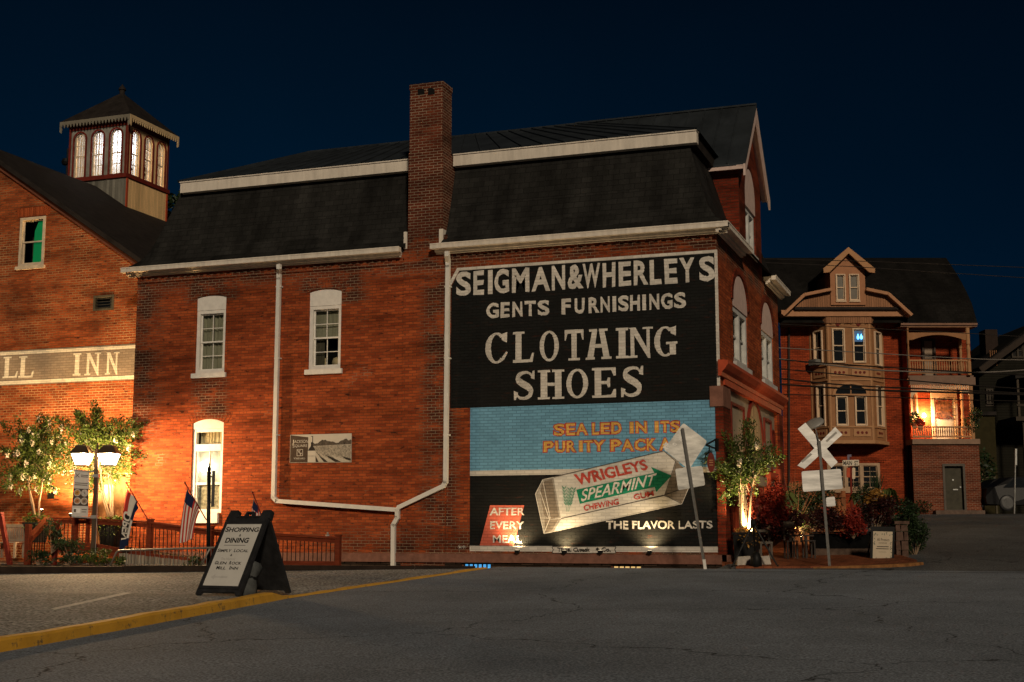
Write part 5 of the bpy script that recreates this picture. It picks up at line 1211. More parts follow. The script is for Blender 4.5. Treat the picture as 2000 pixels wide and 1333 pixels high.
# black sign post with an edge-on board
EF = Fr((0, -4.2, 0), (1, 0, 0), Z)
t = thing('sign_post', 'tall black post with a thin sign board seen edge-on', 'sign post', EF.P(407, 1112))
b = MB(); b.tube([EF.P(406.5, 1114), EF.P(408, 925)], .045, 10); b.lathe(EF.P(408, 926), [(.045, 0), (.055, .02), (.03, .06), (.05, .10), (.045, .14), (.012, .19), (.02, .22), (.0, .26)], 10); b.build('post', BLACK, t, True)
b = MB(); q0 = EF.uv(414, 990); q1 = EF.uv(419.5, 921); pb_ = EF.P(416.5, 955); vd = (pb_ - CAM); vd.z = 0; vd.normalize(); VF = Fr((pb_.x, pb_.y, 0), vd.cross(Z), Z); b.fbox(VF, -.035, .035, q0[1], q1[1], -.28, .28)
for v_ in (q1[1] - .12, q0[1] + .10): b.bar(EF.p(EF.uv(408, 955)[0], v_), VF.p(0, v_), .03, .03)
b.build('sign_board', mat('dark_sign_edge', (.07, .065, .06), .5), t)

# flags
def flag(label, fr, pole0, pole1, h0, h1, ends, colour, n_s, n_t, mats, text=None, ripple=.05):
    t = thing('flag', label, 'flag', fr.P(*pole1))
    b = MB(); b.tube([fr.P(*pole0), fr.P(*pole1)], .014, 6); b.lathe(fr.P(*pole0), [(.014, 0), (.03, .02), (.0, .06)], 8, (fr.P(*pole0) - fr.P(*pole1))); b.build('pole', DKRED, t)
    def cl(s_, t_, dw=0):
        hx, hy = h0[0] + (h1[0] - h0[0]) * s_, h0[1] + (h1[1] - h0[1]) * s_
        ex, ey = ends[0][0] + (ends[1][0] - ends[0][0]) * s_, ends[0][1] + (ends[1][1] - ends[0][1]) * s_
        k = t_ ** .75; x = hx + (ex - hx) * (k * (1.25 - .25 * k)); y = hy + (ey - hy) * t_ + 6 * math.sin(math.pi * t_) * (1 - s_)
        u, v = fr.uv(x, y); return fr.p(u, v, ripple * math.sin(s_ * 8 + t_ * 1.5) + .02 + dw)
    b = MB(); vs = [cl(i / n_s, j / n_t) for j in range(n_t + 1) for i in range(n_s + 1)]
    base = len(b.vs); b.vs += vs
    for j in range(n_t):
        for i in range(n_s):
            b.fs.append([base + j * (n_s + 1) + i, base + (j + 1) * (n_s + 1) + i, base + (j + 1) * (n_s + 1) + i + 1, base + j * (n_s + 1) + i + 1]); b.ms.append(colour((i + .5) / n_s, (j + .5) / n_t))
    o = b.build('cloth', mats, t, True)
    if text:
        gl, fs = glyphs(text[0], .03); x0, x1, y0, y1 = bounds(glyphs(text[0])[0]); b = MB()
        b.add([cl(text[3] + (text[4] - text[3]) * (1 - (y - y0) / (y1 - y0)), text[1] + (text[2] - text[1]) * (x - x0) / (x1 - x0), .006) for x, y in gl], fs); b.build('lettering', mats[text[5]], o)
    return t
FRED, FWHT, FBLU = mat('flag_red', (.42, .04, .03), .8, var=.1), mat('flag_white', (.62, .57, .5), .8, var=.08), mat('flag_blue', (.012, .018, .055), .8, var=.1)
def usa(s_, t_): return 2 if s_ < .50 and t_ < .20 else (0 if int(s_ * 13) % 2 == 0 else 1)
flag('small stars and stripes flag on a slanting stick, hanging before the tall lamp-lit window', EF, (362, 945), (403, 1016), (367, 954), (394, 1000), ((352, 1062), (378, 1052)), usa, 13, 20, [FRED, FWHT, FBLU])
flag('small stars and stripes flag poking up just behind the sandwich board', EF, (494, 964), (520, 1030), (497, 972), (513, 1012), ((488, 1048), (513, 1044)), usa, 13, 20, [FRED, FWHT, FBLU])
def opn(s_, t_): return (0 if s_ < .34 else 1 if s_ < .66 else 2) if t_ < .34 else (0 if s_ < .16 and t_ < .5 else 3 if s_ < .66 else 1) if t_ < .80 else 2
flag('red, white and blue OPEN flag hanging from the ramp railing post', Fr((0, -2.2, 0), (1, 0, 0), Z), (247, 944), (292, 1021), (250, 952), (274, 992), ((236, 1076), (250, 1066)), opn, 12, 20, [FRED, FWHT, FBLU, BLACK], ('OPEN', .30, .80, .14, .58, 1))

# A-frame sign at the kerb
wv, nv = RT * .87 - FW * .49, -RT * .49 - FW * .87; wv.normalize(); nv = wv.cross(Z)
fl = lotp(381, 1161); AW, AH, AO = .90, 1.26, .70
t = thing('sandwich_board', 'black plastic sandwich board with shopping and dining sign at the yellow kerb end', 'sign', fl + wv * .43 - nv * .5)
sl = -nv * AO + Z * AH; SL = sl.length; AF = Fr(fl, wv, sl)
def zlot(p): return zg(p.x, p.y) + lotdz(p.y)
b = MB(); fo = [(0, 0), (.09, 0), (.11, .05), (AW - .11, .05), (AW - .09, 0), (AW, 0), (AW - .02, SL - .08), (.02, SL - .08)]
b.prism(AF, fo, -.05, .0, back=True); 
for x0, x1 in ((.02, .20), (AW - .20, AW - .02)): b.prism(AF, [(x0, SL - .08), (x1 + .02, SL - .08), (x1, SL + .07), (x0 + .02, SL + .07)], -.10, -.002, back=True)
b.ring(AF, [(.35, SL - .08), (.56, SL - .08), (.53, SL + .05), (.38, SL + .05)], [(.39, SL - .08), (.52, SL - .08), (.505, SL + .02), (.405, SL + .02)], -.07, -.01)
b.ring(AF, rectq(.045, AW - .045, .10, SL - .14), rectq(.085, AW - .085, .15, SL - .19), .001, .014)
for x in (.06, AW - .06): b.lathe(AF.p(x, SL - .11, 0), [(.014, 0), (.014, .008)], 8, AF.w)
b.build('front_panel', RUBBER, t)
s_ = MB(); S0, S1, T0, T1 = .087, AW - .087, .152, SL - .192; s_.sheet(AF, rectq(S0, S1, T0, T1), .0025); fc = s_.build('sign_face', mat('white_sign_face', (.56, .545, .51), .45, var=.05), t)
def arow(txt, a, c, t0, t1, off=.02, m=None):
    b = MB(); W_, H_ = S1 - S0, T1 - T0; write(b, AF, txt, rectq(S0 + W_ * a, S0 + W_ * c, T1 - H_ * t1, T1 - H_ * t0), .004, off); b.build('lettering', m or INK, fc)
INK = mat('sign_ink', (.02, .018, .016), .6); FAINT = mat('faint_ink', (.36, .34, .32), .6)
arow('S', .02, .115, .045, .13, .03); arow('HOPPING', .125, .97, .055, .13, .03); arow('&', .47, .53, .165, .205, .02)
arow('DINING', .14, .80, .225, .31, .035); b = MB(); W_, H_ = S1 - S0, T1 - T0; b.sheet(AF, rectq(S0 + .15 * W_, S0 + .76 * W_, T1 - .352 * H_, T1 - .345 * H_), .004); b.build('rule_line', INK, fc)
arow('S', .03, .09, .405, .46, .03); arow('IMPLY', .10, .42, .415, .46, .025); arow('L', .50, .55, .405, .46, .03); arow('OCAL', .56, .90, .415, .46, .025); arow('&', .44, .50, .49, .525, .02)
arow('The Historic', .22, .62, .55, .59, 0, FAINT)
arow('G', .09, .16, .605, .66, .03); arow('LEN', .17, .42, .615, .66, .025); arow('R', .50, .56, .605, .66, .03); arow('OCK', .57, .84, .615, .66, .025)
arow('M', .19, .27, .685, .74, .03); arow('ILL', .28, .46, .695, .74, .025); arow('I', .56, .585, .685, .74, .03); arow('NN', .60, .80, .695, .74, .025)
b = MB(); b.sheet(AF, [(S0 + x * W_, T1 - y * H_) for x, y in ((.12, .86), (.24, .90), (.24, .875), (.6, .875), (.6, .845), (.24, .845), (.24, .82))], .004); b.build('arrow_mark', mat('ghost_arrow', (.48, .465, .44), .5), fc)
bt = fl + sl * .96; sl2 = (nv * -1.0 * .56 - Z * AH * .975); BF = Fr(bt + wv * AW, -wv, sl2)    # rear panel, hinged at the top
b = MB(); L2 = sl2.length; b.prism(BF, [(.02, 0), (AW - .02, 0), (AW, L2), (AW - .09, L2), (AW - .11, L2 - .05), (.11, L2 - .05), (.09, L2), (0, L2)], -.045, .0, back=True); b.ring(BF, rectq(.04, AW - .04, .1, L2 - .1), rectq(.08, AW - .08, .15, L2 - .15), -.06, -.046)
b.build('rear_panel', RUBBER, t)
t = thing('sandbag', 'grey sandbag slung between the legs of the sandwich board', 'sandbag', AF.p(AW - .1, .2, -.25))
b = MB(); o = AF.p(AW - .12, .42, -.20)
pr = [(.02, -.36), (.13, -.34), (.17, -.22), (.15, -.10), (.10, .0), (.13, .08), (.15, .18), (.11, .24), (.02, .25)]
b.lathe(o, pr, 14, Z + nv * -.25 + RT * .12); 
for i, v in enumerate(b.vs): b.vs[i] = v + V((RND.uniform(-.012, .012), RND.uniform(-.012, .012), RND.uniform(-.012, .012)))
b.build('bag', mat('grey_canvas', (.07, .075, .075), .8, var=.25, scale=12, bmp=.4, bscale=18), t, True)
b = MB(); b.lathe(o + Z * -.02, [(.112, -.02), (.118, .0), (.112, .03)], 14, Z + nv * -.25 + RT * .12); b.build('strap', BLACK, t)

# vineyard banner on the wall
t = thing('wall_banner', 'small black and white vineyard banner with a wine bottle, fixed to the brick wall', 'banner', A.P(628, 905))
bq_ = [A.uv(*p) for p in ((567, 904.5), (687, 903.5), (687.5, 847), (568, 850))]
def bm(s_, t_): a, b2, c, d = bq_; return tuple((a[i] * (1 - s_) + b2[i] * s_) * (1 - t_) + (d[i] * (1 - s_) + c[i] * s_) * t_ for i in (0, 1))
VIN = mat('banner_white', (.55, .51, .44), .5, var=.06)
b = MB(); b.prism(A, bq_, .008, .03, back=True); bb = b.build('banner_sheet', VIN, t)
def bs_(name, m, pts, w_, par=bb): b = MB(); b.sheet(A, [bm(*p) for p in pts], w_); return b.build(name, m, par)
bs_('brown_panel', mat('banner_brown', (.075, .052, .038), .5, var=.35, scale=2), [(0.005, .01), (.30, .01), (.30, .90), (.005, .99)], .032)
r_ = random.Random(2); tre = [(.38, .58)] 
pts = [(.355, .58)] + [(1, .63)] + [(1 - .645 * k / 34, .74 + .06 * math.sin(k * .35) + r_.uniform(-.03, .035)) for k in range(35)]
bs_('tree_line', mat('banner_dark_grey', (.09, .075, .06), .7, var=.6, scale=16, stretch=(3, 1, 1)), pts, .032)
bs_('vine_field', mat('banner_field', (.30, .27, .22), .7, var=.55, scale=22), [(.30, .01), (1, .01), (1, .62), (.355, .575), (.36, .56)], .0325)
GRN = mat('banner_grass', (.46, .42, .35), .7, var=.2, scale=30)
for p in ([(.46, .02), (.56, .02), (.40, .45), (.385, .50)], [(.62, .02), (.74, .02), (.50, .30), (.42, .46), (.405, .50)], [(.80, .02), (.97, .02), (.97, .06), (.66, .28)]): bs_('field_track', GRN, p, .0332)
DK = mat('banner_black', (.03, .025, .022), .6)
for p in ([(.43, .02), (.475, .02), (.42, .25), (.40, .36)], [(.56, .02), (.625, .02), (.50, .22), (.39, .48)], [(.74, .02), (.84, .02), (.66, .21), (.58, .26)], [(.92, .1), (.99, .06), (.99, .13), (.84, .22)]): bs_('vine_row', DK, p, .0338)
bs_('bottle', DK, [(.30, .02), (.42, .02), (.42, .42), (.405, .50), (.385, .56), (.378, .62), (.378, .94), (.345, .94), (.345, .62), (.338, .56), (.315, .50), (.30, .42)], .0345)
bs_('bottle_label', VIN, [(.296, .02), (.424, .02), (.424, .42), (.296, .42)], .0352); bs_('label_line', GALV, [(.298, .22), (.422, .22), (.422, .245), (.298, .245)], .0358); bs_('bottle_neck', VIN, [(.346, .72), (.366, .72), (.366, .92), (.346, .92)], .0352)
def btxt(txt, s0, s1, t0, t1, off=0): 
    b = MB(); write(b, A, txt, [bm(s0, t0), bm(s1, t0), bm(s1, t1), bm(s0, t1)], .0345, off); b.build('lettering', VIN, bb)
btxt('J', .03, .065, .66, .82); btxt('ACKSON', .07, .30, .70, .81); btxt('S', .045, .075, .54, .66); btxt('QUARE', .08, .285, .54, .65); btxt('V', .065, .095, .12, .19); btxt('INEYARD', .10, .25, .12, .18)
b = MB(); b.ring(A, [bm(*p) for p in ((.115, .24), (.215, .24), (.215, .48), (.115, .48))], [bm(*p) for p in ((.122, .255), (.208, .255), (.208, .465), (.122, .465))], .032, .0345)
for x, y in ((.135, .43), (.15, .40), (.165, .425), (.155, .36), (.17, .34), (.18, .32), (.19, .335), (.175, .28)): b.sheet(A, [bm(x - .011, y), bm(x, y - .022), bm(x + .011, y), bm(x, y + .022)], .0345)
b.build('emblem', VIN, bb)
# ================================================================ BRICK PATIO AND PLANTING AT THE CORNER
PAVER = mat_rows('red_pavers', (.20, .065, .03), .10, .20, .5, .5, .85, .4, .5, .008, .5)
pb = MB(); outline = [(.55, -1.40), (3.3, -.92), (3.95, -.55), (4.3, -.05), (4.25, .9), (3.6, 3.0), (3.2, 6), (3.2, 9.5), (.0, 9.5), (.0, -.12), (.55, -.2)]
top = [V((x, y, zg(x, y) + .045)) for x, y in outline]; n = len(top)
pb.add(top + [p - Z * .2 for p in top], [tuple(range(n))] + [(i, n + i, n + (i + 1) % n, (i + 1) % n) for i in range(n)]); struct(pb.build('patio', PAVER))
ck = MB(); cpts = [V((x, y, zg(x, y))) for x, y in ((2.2, -1.18), (2.8, -1.07), (3.3, -.96), (3.8, -.72), (4.2, -.38), (4.42, .05))]; r5 = []
for i, p in enumerate(cpts):
    d = (cpts[min(i + 1, 5)] - cpts[max(i - 1, 0)]).normalized(); nn = V((d.y, -d.x, 0)); h = (.03, .05, .06, .065, .065, .06)[i]
    r5 += [p + nn * .02 - Z * .02, p + nn * .01 + Z * h, p - nn * .15 + Z * h, p - nn * .17 - Z * .02]
ck.add(r5, [(i * 4 + k, i * 4 + k + 1, (i + 1) * 4 + k + 1, (i + 1) * 4 + k) for i in range(5) for k in range(3)] + [(20, 21, 22, 23)]); struct(ck.build('kerb', mat('worn_orange_kerb', (.22, .10, .035), .8, var=.45, scale=7)))
def zp(p): return zg(p.x, p.y) + .045
def at(px, py, depth): return FD(depth).P(px, py)

# planter with the spotlit tree
PD = 31.25
q = at(1458, 1070, PD); base = V((q.x, q.y, zp(q)))
planter('black planter holding the spotlit crepe myrtle at the shop corner', base, .26, .62, .9, 'planters on the patio', LEAFY, (.3, .25, .1), 160)
pt = base + Z * .6
crepe('crepe_myrtle', 'small spotlit crepe myrtle in a black planter at the painted wall corner', pt, 2.6, .6, at(1456, 905, PD), (.70, .50, .70), 6500, 5, 2, 21, None, leafsize=.075, clusters=52)
t = thing('garden_spotlight', 'small spotlight hidden in the planter of the corner tree', 'spotlight', pt + V((.12, -.1, .05)))
b = MB(); b.lathe(pt + V((.12, -.12, .02)), [(.03, 0), (.045, .02), (.05, .08)], 10); b.build('housing', BLACK, t)
b = MB(); b.lathe(pt + V((.12, -.12, .02)), [(.045, .081), (.03, .09), (.01, .092)], 10); b.build('lens', mat_lampglass('spot_lens_corner', (1, .8, .4), 12), t)
lamp('SPOT', 'spot_beam', pt + V((.12, -.12, .13)), t, 650, (1, .70, .34), .04, at(1452, 880, PD + .4), 120, .9)
q = V((1.25, 2.2, zg(1.25, 2.2) + .35)); t = thing('garden_spotlight', 'low spotlight among the red coleus that washes the shop front', 'spotlight', q)
b = MB(); b.lathe(q, [(.015, -.3), (.015, 0), (.045, .02), (.055, .09)], 10); b.build('housing', BLACK, t); b = MB(); b.lathe(q, [(.045, .091), (.03, .1), (.01, .102)], 10); b.build('lens', mat_lampglass('spot_lens_shop', (1, .8, .4), 8), t)
lamp('SPOT', 'spot_beam', q + Z * .14, t, 420, (1, .68, .33), .05, (0, 5.2, 3.0), 115, .9)
# red coleus, elephant ears
def bigleaf(label, c, grp, n, hgt, size, seed, m=LEAFE, cat='plant'):
    r_ = random.Random(seed); t = thing('elephant_ear', label, cat, c, grp); lf = MB(); st = MB(); c = V(c)
    for k in range(n):
        an = r_.random() * 6.28; lean = r_.uniform(.1, .32); h = hgt * r_.uniform(.7, 1.0); lean *= .75; tip = c + V((math.cos(an) * lean, math.sin(an) * lean, h))
        st.tube([c, c.lerp(tip, .5) + Z * .05, tip], [.014, .011, .008], 6)
        d = (V((math.cos(an), math.sin(an), 0)) * .42 - Z * 1.0).normalized(); s_ = V((-math.sin(an), math.cos(an), 0)); nrm = d.cross(s_); L = size * r_.uniform(.75, 1.1)
        prof = [(0, -.16), (.28, -.20), (.44, .05), (.36, .38), (.18, .72), (0, 1.0)]
        ctr = [tip + d * (y * L) + nrm * (.02) for y in (-.02, .0, .1, .4, .72, 1.0)]
        L_ = [tip + d * (y * L) + s_ * (x * L) - nrm * (x * L * .25) for x, y in prof]; R_ = [tip + d * (y * L) - s_ * (x * L) - nrm * (x * L * .25) for x, y in prof]
        lf.add(ctr + L_ + R_, [(i, i + 1, 6 + i + 1, 6 + i) for i in range(5)] + [(i + 1, i, 12 + i, 12 + i + 1) for i in range(5)])
    lf.build('leaf', m, t); st.build('stem', LEAFE, t); return t
def bush(label, px, py, depth, rx, rz, n, ls, m, seed, grp=None, name='coleus', ry=.3, cat='plant'):
    c = at(px, py, depth); return shrub(label, c, (rx, ry, rz), n, ls, m, seed, cat, name, grp, lumps=15)
RG = 'foliage plants around the patio'
bush('bright red-leaved coleus glowing beside the spotlit corner tree', 1497, 985, 32.7, .52, .68, 4200, .075, LEAFR, 31, RG)
bush('dark purple-leaved coleus mound below the bright red one', 1512, 1028, 32.8, .66, .46, 3800, .08, LEAFP, 32, RG)
q = at(1538, 1040, 33.2); bigleaf('tall elephant ears beside the bright red coleus', (q.x, q.y, q.z), RG, 11, .95, .36, 5)
bush('small yellow-green shrub lit by a ground light under the table', 1568, 1018, 33.4, .3, .32, 1200, .06, LEAF, 34, RG, 'shrub')
t = thing('branch_arrangement', 'bare reddish branches standing up from the patio planting', 'branches', at(1555, 1030, 33.3)); b = MB(); r_ = random.Random(8); o = at(1553, 1035, 33.3)
for px, py in ((1520, 928), (1530, 925), (1545, 930), (1553, 918), (1585, 958), (1578, 968), (1560, 940), (1536, 945), (1600, 950)):
    e_ = at(px, py, 33.3 + r_.uniform(-.2, .2)); m_ = o.lerp(e_, .5) + V((r_.uniform(-.05, .05), 0, 0)); b.tube([o, m_, e_], [.012, .009, .004], 5)
b.build('branches', mat('red_brown_twig', (.30, .12, .06), .7), t)
t = thing('garden_spotlight', 'tiny bright ground light beside the dark patio table', 'spotlight', at(1565, 1050, 33.1)); q = at(1565, 1049, 33.1)
b = MB(); b.lathe(q - Z * .05, [(.03, -.08), (.03, .05), (.02, .06)], 8); b.build('housing', BLACK, t); b = MB(); b.lathe(q, [(.022, .012), (.02, .03), (.006, .035)], 8); b.build('lens', mat_lampglass('tiny_lens', (1, .85, .5), 20), t)
lamp('SPOT', 'spot_beam', q + Z * .06, t, 26, (1, .72, .36), .03, at(1562, 980, 33.3), 120, .9)
# dark table and stools
t = thing('patio_table', 'small dark wooden patio table under the lit shrub', 'table', at(1555, 1098, 32.4)); TF = FD(32.4); DW = mat('dark_stained_wood', (.035, .028, .024), .5, var=.3)
a, c = TF.uv(1536, 1044), TF.uv(1585, 1046); zt_ = (a[1] + c[1]) / 2; zb_ = zp(at(1560, 1098, 32.4))
b = MB(); b.fbox(TF, a[0], c[0], zt_ - .035, zt_, -.25, .25); b.build('table_top', DW, t)
for px, w_ in ((1541, .18), (1548, -.18), (1571, .18), (1577, -.18)): u = TF.uv(px, 1060)[0]; b = MB(); b.fbox(TF, u - .03, u + .03, zb_, zt_ - .037, w_ - .03, w_ + .03); b.build('leg', DW, t)
for i, (px, wd, lb) in enumerate(((1545, .26, 'dark wooden chair standing left of the patio table'), (1580, .24, 'low dark wooden stool right of the patio table'))):
    t = thing('patio_chair' if i == 0 else 'patio_stool', lb, 'chair' if i == 0 else 'stool', at(px, 1100, 32.0)); CFr = FD(32.0); u = CFr.uv(px, 1080)[0]; zb_ = zp(at(px, 1098, 32.0)); zs = zb_ + .42
    b = MB(); b.fbox(CFr, u - wd / 2, u + wd / 2, zs - .03, zs, -.2, .2); b.build('seat', DW, t)
    for sx_, w_ in ((-1, .17), (1, .17), (-1, -.17), (1, -.17)):
        b = MB(); b.fbox(CFr, u + sx_ * (wd / 2 - .02) - .018, u + sx_ * (wd / 2 - .02) + .018, zb_, zs - .032, w_ - .018, w_ + .018); b.build('leg', DW, t)
    if i == 0: b = MB(); b.fbox(CFr, u - wd / 2, u + wd / 2, zs + .30, zs + .44, -.2, -.17); b.fbox(CFr, u - wd / 2, u - wd / 2 + .035, zs + .002, zs + .30, -.2, -.17); b.fbox(CFr, u + wd / 2 - .035, u + wd / 2, zs + .002, zs + .30, -.2, -.17); b.build('backrest', mat('worn_chair_back', (.16, .13, .10), .6), t)
t = thing('patio_chair', 'weathered wooden chair half hidden behind the tripod legs', 'chair', at(1497, 1095, 32.1)); CFr = FD(32.1); u = CFr.uv(1495, 1080)[0]; zb_ = zp(at(1495, 1098, 32.1)); wd = .30; zs = zb_ + .40
WCH = mat('weathered_chair_wood', (.10, .085, .07), .7)
b = MB(); b.fbox(CFr, u - wd / 2, u + wd / 2, zs - .05, zs, -.2, .15); b.build('seat', WCH, t); b = MB(); b.fbox(CFr, u - wd / 2, u + wd / 2, zs + .22, zs + .28, -.2, -.16); b.fbox(CFr, u + wd / 2 - .05, u + wd / 2, zs + .002, zs + .218, -.2, -.16); b.build('backrest', WCH, t)
for sx_, w_ in ((-1, .12), (1, .12), (-1, -.17), (1, -.17)): b = MB(); b.fbox(CFr, u + sx_ * (wd / 2 - .025) - .022, u + sx_ * (wd / 2 - .025) + .022, zb_, zs - .052, w_ - .02, w_ + .02); b.build('leg', WCH, t)
# tripod with weight bag, pale blocks
TQ = FD(30.05); t = thing('tripod_stand', 'black tripod stand with splayed legs and a hanging weight bag by the road', 'tripod', TQ.P(1472, 1110)); o = TQ.P(1471, 1022); 
for px, py, w_ in ((1430, 1111, .2), (1519, 1111, .2), (1476, 1106, -.45)): b = MB(); e_ = TQ.P(px, py, w_); e_.z = zp(e_) - .0; b.tube([o, o.lerp(e_, .5), e_], [.024, .022, .018], 8); b.lathe(e_ - Z * .0, [(.028, 0), (.028, .03)], 8); b.build('leg', BLACK, t)
b = MB(); b.lathe(o - Z * .06, [(.05, 0), (.07, .04), (.06, .12), (.03, .15)], 10); b.build('head', BLACK, t)
b = MB(); q = TQ.P(1477, 1109, .05); q.z = zp(q) - .02; b.lathe(q, [(.09, .0), (.13, .03), (.12, .2), (.08, .30), (.02, .34)], 12); b.build('weight_bag', BLACK, t, True)
CONC = mat('pale_concrete', (.40, .36, .31), .9, var=.25, scale=8, bmp=.3)
for i, (a, c, lb) in enumerate(((1440, 1466, 'pale concrete block at the left foot of the black tripod'), (1486, 1503, 'pale concrete block at the right foot of the black tripod'))):
    BFm = FD(30.5); u0, u1 = BFm.uv(a, 1100)[0], BFm.uv(c, 1100)[0]; q = BFm.P((a + c) / 2, 1100); t = thing('concrete_block', lb, 'block', (q.x, q.y, zp(q)), 'pale blocks by the tripod'); b = MB()
    b.hexa([BFm.p(u0 - .02, zp(q) - .02, .12), BFm.p(u1 + .02, zp(q) - .02, .12), BFm.p(u1 + .02, zp(q) - .02, -.12), BFm.p(u0 - .02, zp(q) - .02, -.12), BFm.p(u0, zp(q) + .17, .09), BFm.p(u1 - .02, zp(q) + .19, .09), BFm.p(u1 - .02, zp(q) + .19, -.09), BFm.p(u0, zp(q) + .17, -.09)]); b.build('block', CONC, t)
# long black planter boxes with red foliage
KF = FD(33.0); t = thing('planter_box', 'long black planter box edging the patio below the crossbuck', 'planter box', KF.P(1650, 1100)); u0, u1, v1 = KF.uv(1588, 1040)[0], KF.uv(1722, 1040)[0], KF.uv(1650, 1042)[1]; zb_ = zp(KF.P(1650, 1098))
b = MB(); b.fbox(KF, u0, u1, zb_, v1, -.45, 0); b.build('box', mat('black_boards', (.004, .004, .004), .8, var=.4, spec=.03), t)
b = MB(); b.fbox(KF, u0 - .03, u1 + .03, v1 + .002, v1 + .04, -.48, .03); b.build('rim', BLACK, t)
b = MB(); b.fbox(KF, u0, u1, zb_ - .02, zb_ + .14, .04, .12); b.build('plinth', mat('dark_stone_plinth', (.09, .06, .045), .9, var=.4), t)
bush('red and green coleus row on the black planter box', 1625, 1013, 32.9, .62, .34, 3400, .065, LEAFP, 41, RG)
bush('red begonia-like foliage at the middle of the black planter box', 1666, 1018, 32.7, .40, .42, 2600, .07, LEAFR, 42, RG)
bush('deep red coleus below the elephant ears on the planter box', 1708, 1003, 32.8, .50, .48, 3000, .07, LEAFP, 43, RG)
bush('dark green leafy shrub filling the gap behind the patio table', 1590, 990, 34.2, .60, .60, 3200, .075, LEAFD, 47, RG, 'shrub')
bush('bright red flower cluster on the left end of the planter box', 1612, 1000, 33.0, .12, .12, 180, .07, LEAFR, 46, RG)
bush('yellow-leaved croton among the planter box foliage', 1712, 972, 32.8, .34, .24, 900, .09, LEAFY, 44, RG, 'croton')
bush('dark green cone-shaped shrub between the planter foliage', 1686, 982, 32.9, .22, .52, 1700, .055, LEAFD, 45, RG, 'shrub')
q = at(1680, 1010, 33.0); bigleaf('upright elephant ears left of the yellow croton', q, RG, 5, .60, .27, 12)
q = at(1735, 1005, 33.0); bigleaf('upright elephant ears right of the yellow croton', q, RG, 5, .62, .27, 14)
t = thing('ornamental_grass', 'tall spiky grass above the yellow croton', 'grass', at(1712, 980, 33.1), RG); b = MB(); r_ = random.Random(6); o = at(1712, 985, 33.1)
for k in range(46):
    an = r_.random() * 6.28; l_ = r_.uniform(.35, .95); e_ = o + V((math.cos(an) * .26 * r_.random(), math.sin(an) * .2 * r_.random(), l_)); s_ = V((math.sin(an), -math.cos(an), 0)) * .012; m_ = o.lerp(e_, .6) + Z * .04
    b.add([o - s_, o + s_, m_ + s_ * .8, e_, m_ - s_ * .8], [(0, 1, 2, 3, 4)])
b.build('blades', LEAFD, t)
bush('green spreading shrub beside the stone pier', 1766, 1008, 33.6, .60, .48, 3600, .07, LEAFD, 51, RG, 'shrub')
bush('low green shrub spilling onto the side street', 1786, 1052, 33.2, .34, .46, 2400, .065, LEAFD, 52, RG, 'shrub')
# stone pier, menu board
SF2 = FD(32.5); t = thing('stone_pier', 'rough dark stone pier beside the menu board', 'stone pier', SF2.P(1762, 1100)); u0, u1, v1 = SF2.uv(1750, 1050)[0], SF2.uv(1774, 1050)[0], SF2.uv(1760, 1024)[1]; zb_ = zp(SF2.P(1762, 1098)) - .1; r_ = random.Random(4); y = zb_; b = MB()
while y < v1 - .02:
    h = min(.22, v1 - y); f = r_.uniform(.35, .65); um = u0 + (u1 - u0) * f
    for a, c in ((u0, um - .008), (um + .008, u1)): j = r_.uniform(-.02, .02); b.hexa([SF2.p(a, y, j), SF2.p(c, y, j + .01), SF2.p(c, y, -.4), SF2.p(a, y, -.4), SF2.p(a + .01, y + h - .012, j - .01), SF2.p(c - .01, y + h - .012, j), SF2.p(c - .01, y + h - .012, -.39), SF2.p(a + .01, y + h - .012, -.39)])
    y += h
b.fbox(SF2, u0 - .03, u1 + .03, v1, v1 + .07, -.42, .04); b.build('stones', mat('dark_fieldstone', (.10, .06, .045), .9, var=.4, scale=7, bmp=.5), t)
MF = FD(31.6); t = thing('menu_board', 'black framed floral menu board standing on the patio corner', 'sign', MF.P(1724, 1100)); q = [MF.uv(1701.5, 1096), MF.uv(1745, 1096.5), MF.uv(1746.5, 1031), MF.uv(1703, 1030)]
zq = zp(MF.P(1724, 1098)); b = MB(); b.prism(MF, [(q[0][0] - .02, zq), (q[1][0] + .02, zq), (q[2][0] + .015, q[2][1] + .02), (q[3][0] - .015, q[3][1] + .02)], -.03, .0, back=True)
b.bar(MF.p(q[0][0], zq, -.35), MF.p(q[3][0] + .03, q[3][1], -.04), .03, .03); b.bar(MF.p(q[1][0], zq, -.35), MF.p(q[2][0] - .03, q[2][1], -.04), .03, .03); b.build('frame', BLACK, t)
qq = [MF.uv(1704.5, 1093), MF.uv(1741.5, 1094), MF.uv(1743.5, 1039), MF.uv(1705.5, 1038)]
def mq(s_, t_): return tuple((qq[0][i] * (1 - s_) + qq[1][i] * s_) * (1 - t_) + (qq[3][i] * (1 - s_) + qq[2][i] * s_) * t_ for i in (0, 1))
b = MB(); b.sheet(MF, qq, .003); sf = b.build('poster', mat('cream_poster', (.50, .42, .31), .6, var=.06), t)
b = MB(); b2 = MB()
def mtx(bb_, txt, s0, s1, t0, t1, off=0): write(bb_, MF, txt, [mq(s0, t0), mq(s1, t0), mq(s1, t1), mq(s0, t1)], .006, off)
mtx(b, 'Al Fresco', .2, .84, .66, .76); mtx(b, 'DINING', .3, .72, .57, .61)
for s0, s1, t_ in ((.2, .82, .46), (.16, .82, .385), (.3, .7, .27)): 
    th_ = .012 if t_ > .3 else .004
    b.sheet(MF, [mq(s0, t_ - th_), mq(s1, t_ - th_), mq(s1, t_ + th_), mq(s0, t_ + th_)], .006)
b.build('lettering', INK, sf); r_ = random.Random(9)
